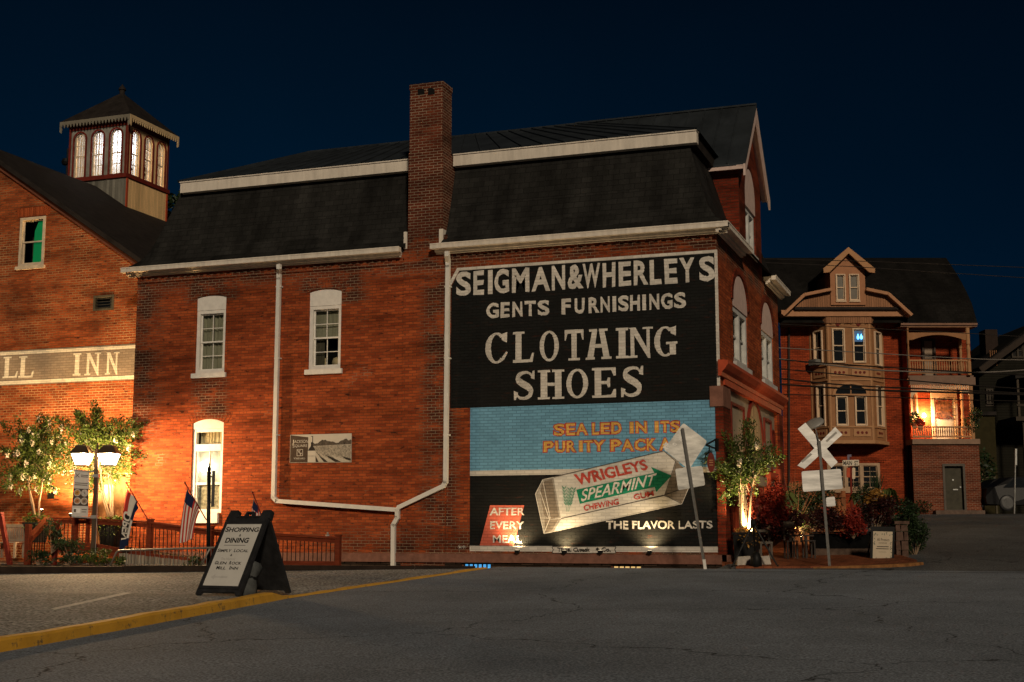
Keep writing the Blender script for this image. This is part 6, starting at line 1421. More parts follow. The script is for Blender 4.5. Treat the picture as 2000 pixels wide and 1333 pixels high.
for k in range(34):
    e_ = k % 4; s_, t_ = (r_.uniform(.03, .97), r_.uniform(.87, .97)) if e_ == 0 else (r_.uniform(.03, .97), r_.uniform(.03, .12)) if e_ == 1 else (r_.uniform(.02, .1), r_.uniform(.5, .9)) if e_ == 2 else (r_.uniform(.9, .98), r_.uniform(.1, .9))
    an = r_.random() * 3; d = (.05 * math.cos(an), .035 * math.sin(an)); nn = (-d[1] * .5, d[0] * .3)
    loop = [(s_ - d[0], t_ - d[1]), (s_ + nn[0], t_ + nn[1]), (s_ + d[0], t_ + d[1]), (s_ - nn[0], t_ - nn[1])]
    ar = sum(loop[i][0] * loop[(i + 1) % 4][1] - loop[(i + 1) % 4][0] * loop[i][1] for i in range(4)); loop = loop if ar > 0 else loop[::-1]
    b2.sheet(MF, [mq(*p) for p in loop], .0045 + .0003 * (k % 5))
b2.build('floral_border', mat('leaf_print', (.05, .09, .08), .6, var=.5, scale=20), sf)
# wooden picket fence behind the planting
WF = FD(37.0); t = thing('picket_fence', 'brown wooden board fence with pointed pickets behind the crossbuck', 'fence', WF.P(1600, 1040)); b = MB(); FWD = mat('brown_fence_wood', (.22, .085, .035), .7, var=.35, scale=4, stretch=(3, 3, .3))
u0, u1 = WF.uv(1541, 950)[0], WF.uv(1612, 950)[0]; n = 13
for k in range(n):
    a = u0 + (u1 - u0) * k / n; c = a + (u1 - u0) / n * .86; zt_ = WF.uv(1575, 940)[1]; zb_ = zg(*WF.P(1575, 1040).xy)
    b.prism(WF, [(a, zb_), (c, zb_), (c, zt_ - .08), ((a + c) / 2, zt_), (a, zt_ - .08)], -.02, .0, back=True)
b.build('pickets', FWD, t); b = MB(); b.fbox(WF, u0, u1, zt_ - .30, zt_ - .20, .003, .05); b.build('rail', FWD, t)
u2, u3 = WF.uv(1613, 970)[0], WF.uv(1650, 970)[0]; zt2 = WF.uv(1630, 965)[1]; b = MB(); b.fbox(WF, u2, u3, zb_, zt2, -.03, -.003); b.fbox(WF, u0 + .3, u3, zt2 - .1, zt2 + .03, .051, .09); b.build('gate_panel', FWD, t)
for px in (1612, 1647): u = WF.uv(px, 980)[0]; b = MB(); b.fbox(WF, u - .06, u + .06, zb_, zt2 + .08, .0, .048); b.build('post', FWD, t)

# ================================================================ ROAD SIGNS SEEN FROM BEHIND
def punched():
    m, t, bs = newmat('punched_steel_post'); co = objn(t)
    w_ = N(t, 'ShaderNodeTexWave', wave_type='BANDS', bands_direction='Z'); w_.inputs['Scale'].default_value = 12; t.links.new(co, w_.inputs['Vector'])
    t.links.new(ramp(t, w_.outputs['Fac'], .55, .75, (.30, .29, .27), (.06, .06, .055)), bs.inputs['Base Color']); bs.inputs['Metallic'].default_value = .5; bs.inputs['Roughness'].default_value = .5; return m
PUNCH = punched()
def plate(fr, pts, w0=.0, th=.006, m=ALUM, name='plate', par=None):
    b = MB(); b.prism(fr, [fr.uv(*p) for p in pts], w0 - th, w0, back=True); return b.build(name, m, par)
def rounded(pts, r=4):
    out = []; n = len(pts)
    for i, p in enumerate(pts):
        a, c = V(pts[i - 1]), V(pts[(i + 1) % n]); p = V(p); d1 = (a - p).normalized(); d2 = (c - p).normalized()
        for k in range(5): t_ = k / 4; q = (p + d1 * r) * (1 - t_) ** 2 + p * 2 * t_ * (1 - t_) + (p + d2 * r) * t_ ** 2; out.append((q.x, q.y))
    return out
g1 = gpt(1377, 1112); d1 = (g1 - CAM).dot(FW); G1 = FD(d1)
t = thing('warning_sign', 'back of a bare metal diamond sign on a leaning post before the mural', 'road sign', g1)
b = MB(); b.bar(G1.P(1377.5, 1114), G1.P(1333, 837), .055, .055, V((0, 1, 0))); b.build('post', PUNCH, t)
b = MB(); b.bar(G1.P(1377.5, 1112, .03), G1.P(1375, 1093, .03), .066, .01, V((0, 1, 0))); b.build('base_sleeve', WHITE, t)
plate(G1, rounded([(1335, 826), (1382, 862), (1346, 918), (1297, 878)], 5), -.035, .006, ALUMD, 'diamond_plate', t)
plate(G1, rounded([(1319, 916), (1372, 910), (1378, 948), (1325, 958)], 4), -.035, .006, ALUMD, 'small_plate', t)
b = MB()
for p in ((1336, 850), (1346, 905), (1350, 922), (1354, 945)): b.lathe(G1.P(*p, -.034), [(.02, 0), (.02, .012)], 8, G1.w)
b.build('bolts', GALV, t)
STK = mat('peeling_sticker', (.75, .73, .68), .3, var=.3, scale=30)
b = MB(); r_ = random.Random(3)
for p, rr in (((1302, 868), .075), ((1303, 878), .06), ((1318, 868), .055), ((1330, 858), .06), ((1298, 873), .05)):
    b = MB(); a_, e_ = G1.uv(*p); b.sheet(G1, [(a_ + rr * math.cos(k * .628) * r_.uniform(.4, 1.1), e_ + rr * .8 * math.sin(k * .628) * r_.uniform(.4, 1.1)) for k in range(10)], -.033 + .0006 * r_.random()); b.build('sticker_residue', STK, t)
g2 = gpt(1621, 1111); d2 = (g2 - CAM).dot(FW); G2 = FD(d2)
t = thing('railway_crossbuck', 'back of a railway crossbuck with a blank rectangular plate on a leaning steel post', 'road sign', g2)
b = MB(); b.bar(G2.P(1621, 1113), G2.P(1600, 862), .055, .055, V((0, 1, 0))); b.build('post', PUNCH, t)
plate(G2, [(1558, 909.5), (1572, 916), (1646, 849), (1632, 834)][::1], -.034, .006, ALUM, 'crossbuck_blade', t)
plate(G2, [(1559, 838), (1574, 825.5), (1637, 903), (1625, 914)], -.044, .006, ALUM, 'crossbuck_blade', t)
DULL = mat('dull_grey_patch', (.25, .24, .22), .5, .4)
for pts in ([(1565, 901), (1568, 904), (1587, 888), (1584, 885)], [(1613, 861), (1616, 864), (1636, 846), (1633, 843)]): plate(G2, pts, -.031, .002, DULL, 'patch', t)
plate(G2, rounded([(1566, 921), (1643, 916), (1647, 955), (1569, 961)], 4), -.034, .006, ALUM, 'blank_plate', t)
plate(G2, rounded([(1614, 972), (1631, 970), (1633, 989), (1615, 990)], 3), -.036, .006, ALUM, 'number_plate', t)
mo = G2.P(1590, 827, -.28); b = MB(); b.lathe(mo, [(.01, .06), (.12, .055), (.21, .02), (.235, -.02), (.0, -.03)], 24, (G2.w * .42 + Z * .85 + RT * -.45)); mr_ = b.build('convex_mirror', mat('grey_mirror_back', (.30, .29, .27), .5, .3), t, True)
b = MB(); b.tube([G2.P(1600, 868), G2.P(1594, 842)], .014, 6); b.tube([G2.P(1594, 842), mo], .014, 6); b.build('mirror_arm', GALV, t)
HF = FD(36.0)
t = thing('street_name_sign', 'small MAIN ST blade sign on a thin post above the planting', 'street sign', HF.P(1664, 1000))
b = MB(); b.tube([V((HF.P(1663, 1000).x, HF.P(1663, 1000).y, .3)), HF.P(1661, 893)], .028, 8); b.build('post', DKRED, t)
q = [(1645, 911), (1677, 910), (1677, 898.5), (1645, 899.5)]; bl = plate(HF, rounded(q, 2), .035, .01, mat('cream_sign', (.66, .58, .46), .5, var=.06), 'name_blade', t)
b = MB(); Q = lambda a, c: [HF.uv(*p) for p in ((a, 909.5), (c, 909.2), (c, 900.5), (a, 900.8))]
write(b, HF, 'MAIN', Q(1646.5, 1663.5), .037, .02); write(b, HF, 'ST', Q(1668, 1675.5), .037, .02); b.build('lettering', BLACK, bl)
plate(HF, [(1655, 899), (1663, 898), (1663, 888), (1655, 888.5)], .0, .01, mat('blue_grey_sign', (.14, .13, .18), .5), 'side_blade', t)
plate(HF, rounded([(1653, 933), (1660, 933), (1660, 914), (1653, 914)], 2), .03, .02, ORANGE, 'marker_plate', t); plate(HF, rounded([(1664, 936), (1670, 936), (1670, 914), (1664, 914)], 2), .03, .02, CREAM, 'marker_plate', t)

# ================================================================ BAY-FRONTED HOUSE ACROSS THE SIDE STREET
HD = 58.0; H = FD(HD); hz = 1.55
hu = lambda px, w_=0: H.uv(px, 750, w_)[0]
hv = lambda py, w_=0: H.uv(1660, py, w_)[1]
HB = thing('bay_house', 'red brick town house with two-storey tan bay, pointed dormer and lit side porch', 'building', H.p(hu(1700), hz))
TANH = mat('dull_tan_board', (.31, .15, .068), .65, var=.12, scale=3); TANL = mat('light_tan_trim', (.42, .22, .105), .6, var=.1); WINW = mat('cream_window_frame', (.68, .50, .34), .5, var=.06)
BEADH = mat_rows('tan_bead_board', (.32, .155, .08), 30, .10, 0, .5, .65, .12, .4, .012, .25)
b = MB(); wu0, wu1 = hu(1527), hu(1776)
b_h = rectq(hu(1610), hu(1712), hv(958), hv(905))
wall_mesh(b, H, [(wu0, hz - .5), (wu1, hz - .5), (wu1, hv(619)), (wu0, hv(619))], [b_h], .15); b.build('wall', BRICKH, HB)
f_ = window(H, *[b_h[0][0], b_h[1][0]], b_h[0][1], b_h[2][1], HB, depth=.02, cols=2, rows=4, fw=.12, frame=mat('tan_frame', (.40, .27, .17), .6), split=3, glass=DARKG, sillw=.05)
b = MB(); b.fbox(H, hu(1600), hu(1722), hv(899), hv(893), .003, .08); n = 40
for k in range(n): x = hu(1600) + (hu(1722) - hu(1600)) * k / n; b.fbox(H, x, x + .05, hv(899) - .08, hv(899) - .002, .003, .06)
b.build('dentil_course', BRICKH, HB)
b = MB(); b.fbox(H, hu(1515), wu0 - .02, hz - .5, hv(638), -1.0, -.3); b.build('side_wall', mat('grey_side_boards', (.17, .14, .11), .8, var=.35, scale=4), HB)
b = MB(); b.tube([H.P(1541, 625, .08), H.P(1541, 980, .08)], .05, 6); b.tube([H.P(1771, 640, .08), H.P(1774, 1000, .08)], .05, 6); b.build('downspout', mat('dark_pipe', (.05, .035, .03), .5), HB)
# bay
bw = 1.0; vb0, vb1 = hv(866, bw), hv(622, bw)
pl = [(hu(1584), .0), (H.uv(1619, 750, bw)[0], bw), (H.uv(1703, 750, bw)[0], bw), (hu(1727), .0)]
bay = MB(); facets = []
for (a, wa), (c, wc) in zip(pl, pl[1:]):
    p, q = H.p(a, 0, wa), H.p(c, 0, wc); facets.append((Fr(p, q - p, Z), (q - p).length))
holes = {}
for k, (fr, L) in enumerate(facets):
    if k == 1: hs = [(L * .10, L * .40, 642, 709), (L * .58, L * .88, 642, 709), (L * .14, L * .42, 774, 832), (L * .58, L * .86, 774, 832)]
    elif k == 0: hs = [(L * .25, L * .74, 643, 710), (L * .32, L * .78, 750, 832)]
    else: hs = [(L * .30, L * .82, 645, 712), (L * .30, L * .82, 752, 832)]
    hs = [(a, c, hv(bt, bw), hv(tp, bw)) for a, c, tp, bt in hs]; holes[k] = hs
    wall_mesh(bay, fr, rectq(0, L, vb0, vb1), [rectq(*h) for h in hs], .1)
for v_ in (vb0, vb1): bay.add([H.p(u, v_, w_) for u, w_ in pl], [(0, 1, 2, 3)])
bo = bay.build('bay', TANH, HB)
for k, (fr, L) in enumerate(facets):
    for i, h in enumerate(holes[k]):
        window(fr, *h, bo, depth=-.02, cols=1, rows=2, fw=.05, frame=WINW, glass=DARKG, sillw=None, name='bay_window')
        if k == 1 and i == 1:
            g = MB(); u_, v_ = (h[0] + h[1]) / 2 + .05, h[2] + (h[3] - h[2]) * .72
            for dx in (-.07, .07): g.lathe(fr.p(u_ + dx, v_, -.02), [(.0, -.06), (.045, -.03), (.055, .04), (.03, .12), (.0, .2)], 10)
            g.build('blue_lamp', mat_emit('blue_lamp_glow', (.12, .5, 1), 4.0), bo, True)
            g = MB(); g.fbox(fr, h[0] + .1, h[1] - .1, v_ - .15, h[3] - .1, -.045, -.0435); g.build('lit_pane', mat_emit('blue_glow_pane', (.01, .07, .16), .55), bo)
    tr = MB(); dots = MB()
    for x in (0, L - .07): tr.fbox(fr, x, x + .07, vb0, vb1, .003, .03)
    for y in (713, 742, 834): tr.fbox(fr, .07, L - .07, hv(y, bw) - .035, hv(y, bw) + .035, .003, .05)
    tr.fbox(fr, -.02, L + .02, vb0 - .02, vb0 + .12, .003, .12)
    groups = ((L * .25, .36), (L * .73, .36)) if k == 1 else ((L * .5, .36 if k == 0 else .28),)
    for cxx, hw_ in groups:
        for yt_, yb2 in ((720, 736), (838, 853)):
            v0, v1 = hv(yb2, bw), hv(yt_, bw); tr.fbox(fr, cxx - hw_, cxx + hw_, v0, v1, .003, .035)
            for dx in (-.5, 0, .5): dots.lathe(fr.p(cxx + dx * hw_, (v0 + v1) / 2, .036), [(.06, 0), (.06, .006)], 12, fr.w)
        v_ = hv(634, bw); dots.lathe(fr.p(cxx, v_, .004), [(.085, 0), (.085, .03), (.03, .04)], 12, fr.w)
        for sg in (-1, 1): tr.prism(fr, [(cxx + sg * .12, v_ - .03), (cxx + sg * .34, v_), (cxx + sg * .12, v_ + .05)], .003, .03)
    tr.build('bay_trim', TANL, bo); dots.build('dot_pattern', DKRED, bo)
fr, L = facets[1]; b = MB(); fan = arcp(L * .14, L * .86, hv(770, bw), .42, 14, True); b.prism(fr, fan + [(L * .14, hv(770, bw))][:0], .003, .02); fan_ = b.build('fan_window', DARKG, bo)
b = MB(); o_ = arcp(L * .08, L * .92, hv(770, bw), .52, 14, True)
for k in range(14): b.prism(fr, [o_[k], fan[k], fan[k + 1], o_[k + 1]], .003, .05)
b.fbox(fr, L * .06, L * .94, hv(772, bw) - .05, hv(770, bw), .003, .07); b.fbox(fr, L * .5 - .02, L * .5 + .02, hv(770, bw), hv(770, bw) + .40, .021, .035); b.build('fan_moulding', TANL, fan_)
b = MB(); fr, L = facets[0]; b.fbox(fr, L * .22, L * .62, hv(711, bw), hv(700, bw), .03, .32); b.build('air_conditioner', mat('grey_air_conditioner', (.16, .16, .15), .6, var=.2), HB)
# frieze, pediment, dormer
pw = 1.45
b = MB(); 
fz = [(pl[0][0] - .05, .02), (pl[1][0] - .05, bw + .08), (pl[2][0] + .05, bw + .08), (pl[3][0] + .05, .02)]
v0, v1 = hv(632, bw), hv(616, bw)
b.add([H.p(u, v0, w_) for u, w_ in fz] + [H.p(u, v1, w_) for u, w_ in fz], [(0, 1, 5, 4), (1, 2, 6, 5), (2, 3, 7, 6), (0, 3, 2, 1)]); b.build('frieze', BEADH, HB)
pp = [H.uv(*p, pw) for p in ((1529, 617), (1781, 617), (1781, 613), (1735, 574), (1697, 565), (1622, 565), (1571, 577), (1529, 612))]
pp = [(max(min(u, 99), -99), v) for u, v in pp]
b = MB(); ped = [H.uv(*p, 1.2) for p in ((1548, 603), (1765, 603), (1728, 580), (1690, 570), (1628, 570), (1578, 581))]
b.prism(H, ped, .3, 1.2); b.build('pediment', BEADH, HB)
b = MB(); ol = [H.uv(*p, pw) for p in ((1529, 616), (1571, 576), (1625, 565))]; orr = [H.uv(*p, pw) for p in ((1781, 616), (1735, 574), (1692, 565))]
for ch_ in (ol, orr):
    for p, q in zip(ch_, ch_[1:]): b.bar(H.p(*p, 1.05), H.p(*q, 1.05), .14 if False else .9, .13, H.w.cross(H.p(*q) - H.p(*p)))
b.fbox(H, ol[0][0], orr[0][0], hv(618, 1.15), hv(606, 1.15), .05, 1.15); b.build('pediment_cornice', mat('tan_cornice', (.42, .21, .11), .6, var=.1), HB)
b = MB(); b.fbox(H, H.uv(1552, 604, 1.3)[0], H.uv(1762, 604, 1.3)[0], hv(605, 1.3), hv(600, 1.3), .3, 1.30); b.build('skirt_shadow_strip', ROOFD, HB)  # dark box painted in for the shadow strip at the roof skirt
dw = 1.28; du0, du1, dv0, dv1 = H.uv(1622, 560, dw)[0], H.uv(1690, 560, dw)[0], hv(596, dw), hv(528, dw)
b = MB(); dm = (du0 + du1) / 2; hs = [rectq(H.uv(1632, 560, dw)[0], H.uv(1651, 560, dw)[0], hv(588, dw), hv(536, dw)), rectq(H.uv(1658, 560, dw)[0], H.uv(1678, 560, dw)[0], hv(588, dw), hv(536, dw))]
dap = hv(500, dw)
wall_mesh(b, H, [(du0, dv0), (du1, dv0), (du1, dv1), (dm, dap), (du0, dv1)], hs, .1, dw)
for u, f in ((du0, (0, 1, 2, 3)), (du1, (3, 2, 1, 0))): b.add([H.p(u, dv0, dw), H.p(u, dv0, -3), H.p(u, dv1, -3), H.p(u, dv1, dw)], [f])
dmo = b.build('dormer', mat('tan_dormer', (.37, .17, .085), .6, var=.1), HB)
DFr = Fr(H.p(0, 0, dw), H.u, Z)
for h in hs: window(DFr, h[0][0], h[1][0], h[0][1], h[2][1], dmo, depth=-.02, cols=1, rows=2, fw=.045, frame=WINW, back=None, glass=mat('curtained_dark_glass', (.10, .085, .06), .25, var=.3, scale=3), sillw=.02, sillh=.05, name='dormer_window')
b = MB(); ex = (du1 - du0) / 2 + .32; ev = hv(534, dw); av = hv(490, dw + .3)
for sg in (-1, 1):
    q = [H.p(dm + sg * ex, ev, dw + .3), H.p(dm, av, dw + .3), H.p(dm, av, -3.5), H.p(dm + sg * ex, ev, -3.5)]; b.add(q + [p + Z * .1 for p in q], [(0, 1, 2, 3), (7, 6, 5, 4), (0, 4, 5, 1), (3, 0, 4, 7)])
b.build('dormer_roof', ROOFD, HB)
b = MB()
for sg in (-1, 1): b.prism(H, [(dm + sg * (ex + .02), ev - .05), (dm + sg * (ex + .04), ev + .14), (dm, av + .15), (dm, av - .12), (dm + sg * (ex - .22), ev - .02)], dw + .22, dw + .34, back=True)
b.build('dormer_rake', TANL, HB)
# main roof
rw = -4.5; rv = H.uv(1850, 504, rw)[1]; ru1 = H.uv(1848, 504, rw)[0]; ru0 = hu(1440); ev_ = hv(631, 1.0); eu1 = H.uv(1909, 631, 1.0)[0]
b = MB(); n = 6; prf = []
for k in range(n + 1):
    t_ = k / n; g = t_ ** .78                           # flared foot
    prf.append((H.p(ru0, ev_ + (rv - ev_) * g, 1.0 + (rw - 1.0) * t_), H.p(eu1 + (ru1 - eu1) * min(1, g * .55 + t_ * .45), ev_ + (rv - ev_) * g, 1.0 + (rw - 1.0) * t_), H.p(eu1 + (ru1 - eu1) * min(1, g * .55 + t_ * .45), ev_ + (rv - ev_) * g, -10 + (rw + 10) * t_)))
vs = [p for r in prf for p in r]; b.add(vs, [(i * 3 + k, i * 3 + k + 1, (i + 1) * 3 + k + 1, (i + 1) * 3 + k) for i in range(n) for k in range(2)])
b.build('roof', mat_rows('black_slate', (.012, .011, .010), .16, .28, .5, .5, .85, .22, .5, .008, .6), HB)
b = MB(); b.fbox(H, hu(1764, 1.0), eu1, ev_ - .10, ev_ - .01, .9, 1.02); b.fbox(H, hu(1764, 1.0), eu1, ev_ - .16, ev_ - .11, -2.2, .95); b.fbox(H, hu(1526), hu(1585), hv(640), hv(622), .003, .3); b.build('eave_board', mat('brown_eave', (.22, .12, .08), .6), HB)
# brick porch base, two porch storeys
qw = .9; qu0, qu1 = H.uv(1778, 800, qw)[0], H.uv(1904, 800, qw)[0]; zfl, zmid, ztp = hv(858, qw), hv(733, qw), hv(640, qw)
dh = rectq(H.uv(1844, 950, qw)[0], H.uv(1884, 950, qw)[0], hv(996, qw), hv(908, qw))
b = MB(); wall_mesh(b, H, [(qu0, hz - .4), (qu1 + .1, hz - .4), (qu1 + .1, zfl - .22), (qu0, zfl - .22)], [dh], .2, qw); b.add([H.p(qu1 + .1, hz - .4, qw), H.p(qu1 + .1, hz - .4, -3), H.p(qu1 + .1, zfl - .22, -3), H.p(qu1 + .1, zfl - .22, qw)], [(0, 1, 2, 3)]); b.build('porch_base', BRICKB, HB)
b = MB(); b.fbox(H, dh[0][0], dh[1][0], dh[0][1], dh[2][1], qw - .2, qw - .16); dd_ = b.build('basement_door', mat('dark_green_door', (.055, .05, .035), .5, var=.25), HB)
b = MB(); b.ring(H, rectq(dh[0][0] - .04, dh[1][0] + .04, dh[0][1] - .02, dh[2][1] + .04), rectq(dh[0][0] + .05, dh[1][0] - .05, dh[0][1], dh[2][1] - .06), qw - .15, qw + .03); b.build('door_frame', mat('dark_door_frame', (.10, .085, .07), .5), dd_)
b = MB(); b.fbox(H, dh[0][0] + .42, dh[0][0] + .62, dh[0][1] + .82, dh[0][1] + .87, qw - .158, qw - .13); b.lathe(H.p(dh[1][0] - .14, dh[0][1] + .95, qw - .158), [(.035, 0), (.035, .05)], 10, H.w); b.lathe(H.p((dh[0][0] + dh[1][0]) / 2, dh[0][1] + 1.25, qw - .158), [(.05, 0), (.04, .02)], 10, H.w); b.build('handle', GALV, dd_)
b = MB(); b.fbox(H, dh[0][0] - .5, qu1 + .1, hz - .4, hz + .16, qw + .002, qw + .35); b.build('doorstep', mat('dark_step', (.13, .09, .07), .9, var=.3), HB)
b = MB(); b.fbox(H, qu0, qu1 + .12, zfl - .22, zfl, -2.0, qw + .12); b.build('porch_floor', mat('dull_porch_board', (.25, .16, .11), .6), HB)
b = MB(); b.fbox(H, qu0, qu1 + .06, zmid - .42, zmid - .10, qw - .12, qw + .08); b.fbox(H, qu0, qu1 + .06, zmid - .14, zmid, -2.0, qw - .13); b.build('balcony_floor', mat('dull_brown_beam', (.20, .125, .09), .6), HB)
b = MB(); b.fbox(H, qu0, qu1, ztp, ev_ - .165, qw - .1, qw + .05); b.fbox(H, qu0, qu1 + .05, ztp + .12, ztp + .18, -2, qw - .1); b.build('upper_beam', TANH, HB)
pbk = -.75
bk = MB(); wall_mesh(bk, H, [(qu0 - .6, zfl), (qu1 + .5, zfl), (qu1 + .5, ev_ - .1), (qu0 - .6, ev_ - .1)], [], .1, pbk)
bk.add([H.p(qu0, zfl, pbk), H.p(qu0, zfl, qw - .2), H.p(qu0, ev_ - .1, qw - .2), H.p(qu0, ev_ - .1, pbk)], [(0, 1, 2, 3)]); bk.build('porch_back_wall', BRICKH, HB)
k_ = lambda px, py: H.uv(px, py, pbk + .05)
b = MB(); a, c = k_(1826, 834), k_(1863, 778); b.fbox(H, a[0], c[0], zfl, c[1], pbk + .003, pbk + .06); pd = b.build('porch_door', mat('white_door', (.62, .56, .46), .5, var=.05), HB)
b = MB(); b.ring(H, rectq(a[0] - .12, c[0] + .12, zfl + .001, c[1] + .45), rectq(a[0] + .0, c[0] - .0, zfl + .01, c[1] + .02), pbk + .003, pbk + .09); b.build('door_frame', WINW, pd)
b = MB(); b.fbox(H, a[0], c[0], c[1] + .10, c[1] + .40, pbk + .01, pbk + .05); b.build('transom', mat('brown_transom', (.13, .06, .03), .4), pd)
b = MB(); da, dc = k_(1829, 818), k_(1857, 783); b.fbox(H, da[0], dc[0], da[1], dc[1], pbk + .062, pbk + .07); b.build('door_glass', mat('autumn_door_glass', (.22, .09, .04), .4, var=.9, scale=7), pd)
b = MB(); r_ = random.Random(5)
for k in range(70):
    s_ = r_.random() * 4; e_ = s_ % 1; u, v = [(da[0] + (dc[0] - da[0]) * e_, da[1]), (dc[0], da[1] + (dc[1] - da[1]) * e_), (da[0] + (dc[0] - da[0]) * e_, dc[1]), (da[0], da[1] + (dc[1] - da[1]) * e_)][int(s_)]
    leafcloud(b, H.p(u, v, pbk + .09), (.03, .03, .02), 3, .06, r_)
b.build('door_garland', LEAFR, pd)
window(Fr(H.p(0, 0, pbk), H.u, Z), k_(1777, 800)[0] + .02, k_(1792, 800)[0], k_(1785, 815)[1], k_(1785, 768)[1], HB, depth=-.10, cols=1, rows=2, fw=.07, frame=WINW, glass=mat('pale_porch_glass', (.35, .3, .24), .3), sillw=.03)
window(Fr(H.p(0, 0, pbk), H.u, Z), k_(1800, 680)[0], k_(1826, 680)[0], zmid, k_(1810, 662)[1], HB, depth=-.10, cols=1, rows=2, fw=.08, frame=mat('dark_frame', (.06, .04, .03), .5), glass=mat('pale_roller_blind', (.30, .22, .16), .7), sillw=None)
def turned(px, py0, py1, w_, par, m, s_=1.0):
    p0, p1 = H.P(px, py0, w_), H.P(px, py1, w_); L = (p1 - p0).length; b = MB()
    b.lathe(p0, [(.07 * s_, 0), (.07 * s_, L * .28), (.045 * s_, L * .30), (.075 * s_, L * .34), (.05 * s_, L * .45), (.07 * s_, L * .55), (.045 * s_, L * .64), (.07 * s_, L * .66), (.07 * s_, L)], 10); return b.build('porch_column', m, par)
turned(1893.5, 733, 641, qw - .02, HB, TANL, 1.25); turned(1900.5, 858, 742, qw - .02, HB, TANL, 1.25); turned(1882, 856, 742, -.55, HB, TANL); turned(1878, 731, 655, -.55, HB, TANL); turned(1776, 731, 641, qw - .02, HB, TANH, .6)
def balustrade(v0, v1, n, m, u0, u1):
    b = MB(); b.fbox(H, u0, u1, v1 - .06, v1, qw - .05, qw + .03); b.fbox(H, u0, u1, v0 + .05, v0 + .11, qw - .04, qw + .02); b.build('balustrade_rail', m, HB)
    b = MB()
    for k in range(n):
        x = u0 + (u1 - u0) * (k + .5) / n; b.lathe(H.p(x, v0 + .112, qw - .01), [(.028, 0), (.018, .06), (.034, (v1 - v0) * .35), (.018, (v1 - v0) * .6), (.026, v1 - v0 - .175)], 7)
    b.build('balusters', m, HB)
balustrade(zfl + .02, hv(833, qw), 27, TANL, qu0 + .05, qu1 - .12); balustrade(zmid + .02, hv(703, qw), 24, TANL, H.uv(1775, 700, qw)[0], H.uv(1889, 700, qw)[0])
b = MB(); u0, u1 = qu0 + .05, qu1 - .1; v0, v1 = hv(762, qw), hv(751, qw); b.fbox(H, u0, u1, v1, v1 + .05, qw - .04, qw + .02); b.fbox(H, u0, u1, v0 - .04, v0, qw - .04, qw + .02)
for k in range(30): x = u0 + (u1 - u0) * (k + .5) / 30; b.lathe(H.p(x, v0 + .001, qw), [(.02, 0), (.038, (v1 - v0) * .5), (.02, v1 - v0 - .002)], 6)
for (x, sg) in ((u0, 1), (u1, -1)): b.prism(H, [(x, v0 - .042), (x + sg * .55, v0 - .042), (x + sg * .22, v0 - .12), (x + sg * .08, v0 - .25), (x, v0 - .5)], qw - .03, qw + .01, back=True)
b.build('spindle_frieze', WINW, HB)
b = MB(); u0, u1 = H.uv(1774, 650, qw)[0], H.uv(1889, 650, qw)[0]; vt_ = hv(650, qw); b.prism(H, [(u0, vt_), (u1, vt_)] [::-1] + [(u0, vt_ - .32)] + [(x, y) for x, y in arcp(u0 + .15, u1 - .15, vt_ - .32, .22, 12)] + [(u1, vt_ - .32)], qw - .03, qw + .01, back=True); b.build('arched_bracket', TANH, HB)
lp = H.P(1805, 813, pbk + .12); b = MB(); b.lathe(lp - Z * .06, [(.03, 0), (.07, .04), (.06, .14), (.02, .18)], 10); b.build('porch_lamp', mat_lampglass('porch_bulb', (1, .72, .38), 22), HB, True); lamp('POINT', 'porch_light', lp + H.w * .12, HB, 330, (1, .58, .24), .06)
for i, (px, py, rr, m, lb) in enumerate(((1785, 818, .28, LEAFD, 'potted plant on the lit porch left of the lamp'), (1798, 826, .2, LEAFR, 'reddish potted plant on the lit porch under the lamp'), (1897, 828, .35, LEAFD, 'leafy hanging vine at the right porch column'), (1906, 810, .3, LEAFD, 'dark vine spilling past the porch corner'))):
    q = H.P(px, py, .3 if i < 2 else qw); t = thing('porch_plant', lb, 'plant', q - Z * rr, 'plants on the house porch'); b = MB(); leafcloud(b, q, (rr, .3, rr * 1.1), 260, .12); b.build('foliage', m, t); b = MB(); b.lathe(q - Z * rr, [(.08, -.15), (.12, .1)], 10) if i < 2 else b.tube([q - Z * rr, q + Z * rr], .01, 5); b.build('pot' if i < 2 else 'vine_stem', mat('clay', (.2, .08, .04), .8), t)
t = thing('flower_pot', 'dark pot of small red flowers by the basement wall', 'plant', H.P(1802, 1000, qw + .4)); q = H.P(1802, 990, qw + .4); b = MB(); leafcloud(b, q, (.45, .3, .3), 320, .1); b.build('foliage', LEAFD, t); b = MB(); leafcloud(b, q + Z * .15, (.3, .25, .12), 40, .08); b.build('flowers', LEAFR, t)
# pavement and kerb before the house
b = MB(); a, c, d, e_ = H.p(hu(1530), hz - .12, 3.2), H.p(hu(2300), hz - .12, 3.2), H.p(hu(2300), hz + .02, -3), H.p(hu(1530), hz + .02, -3); b.add([a, c, d, e_, a - Z * .4, c - Z * .4], [(0, 1, 2, 3), (4, 5, 1, 0)]); struct(b.build('pavement', mat('darkened_concrete_pavement', (.13, .115, .10), .9, var=.25, scale=3)))  # concrete darkened in colour to stand for the unlit far right

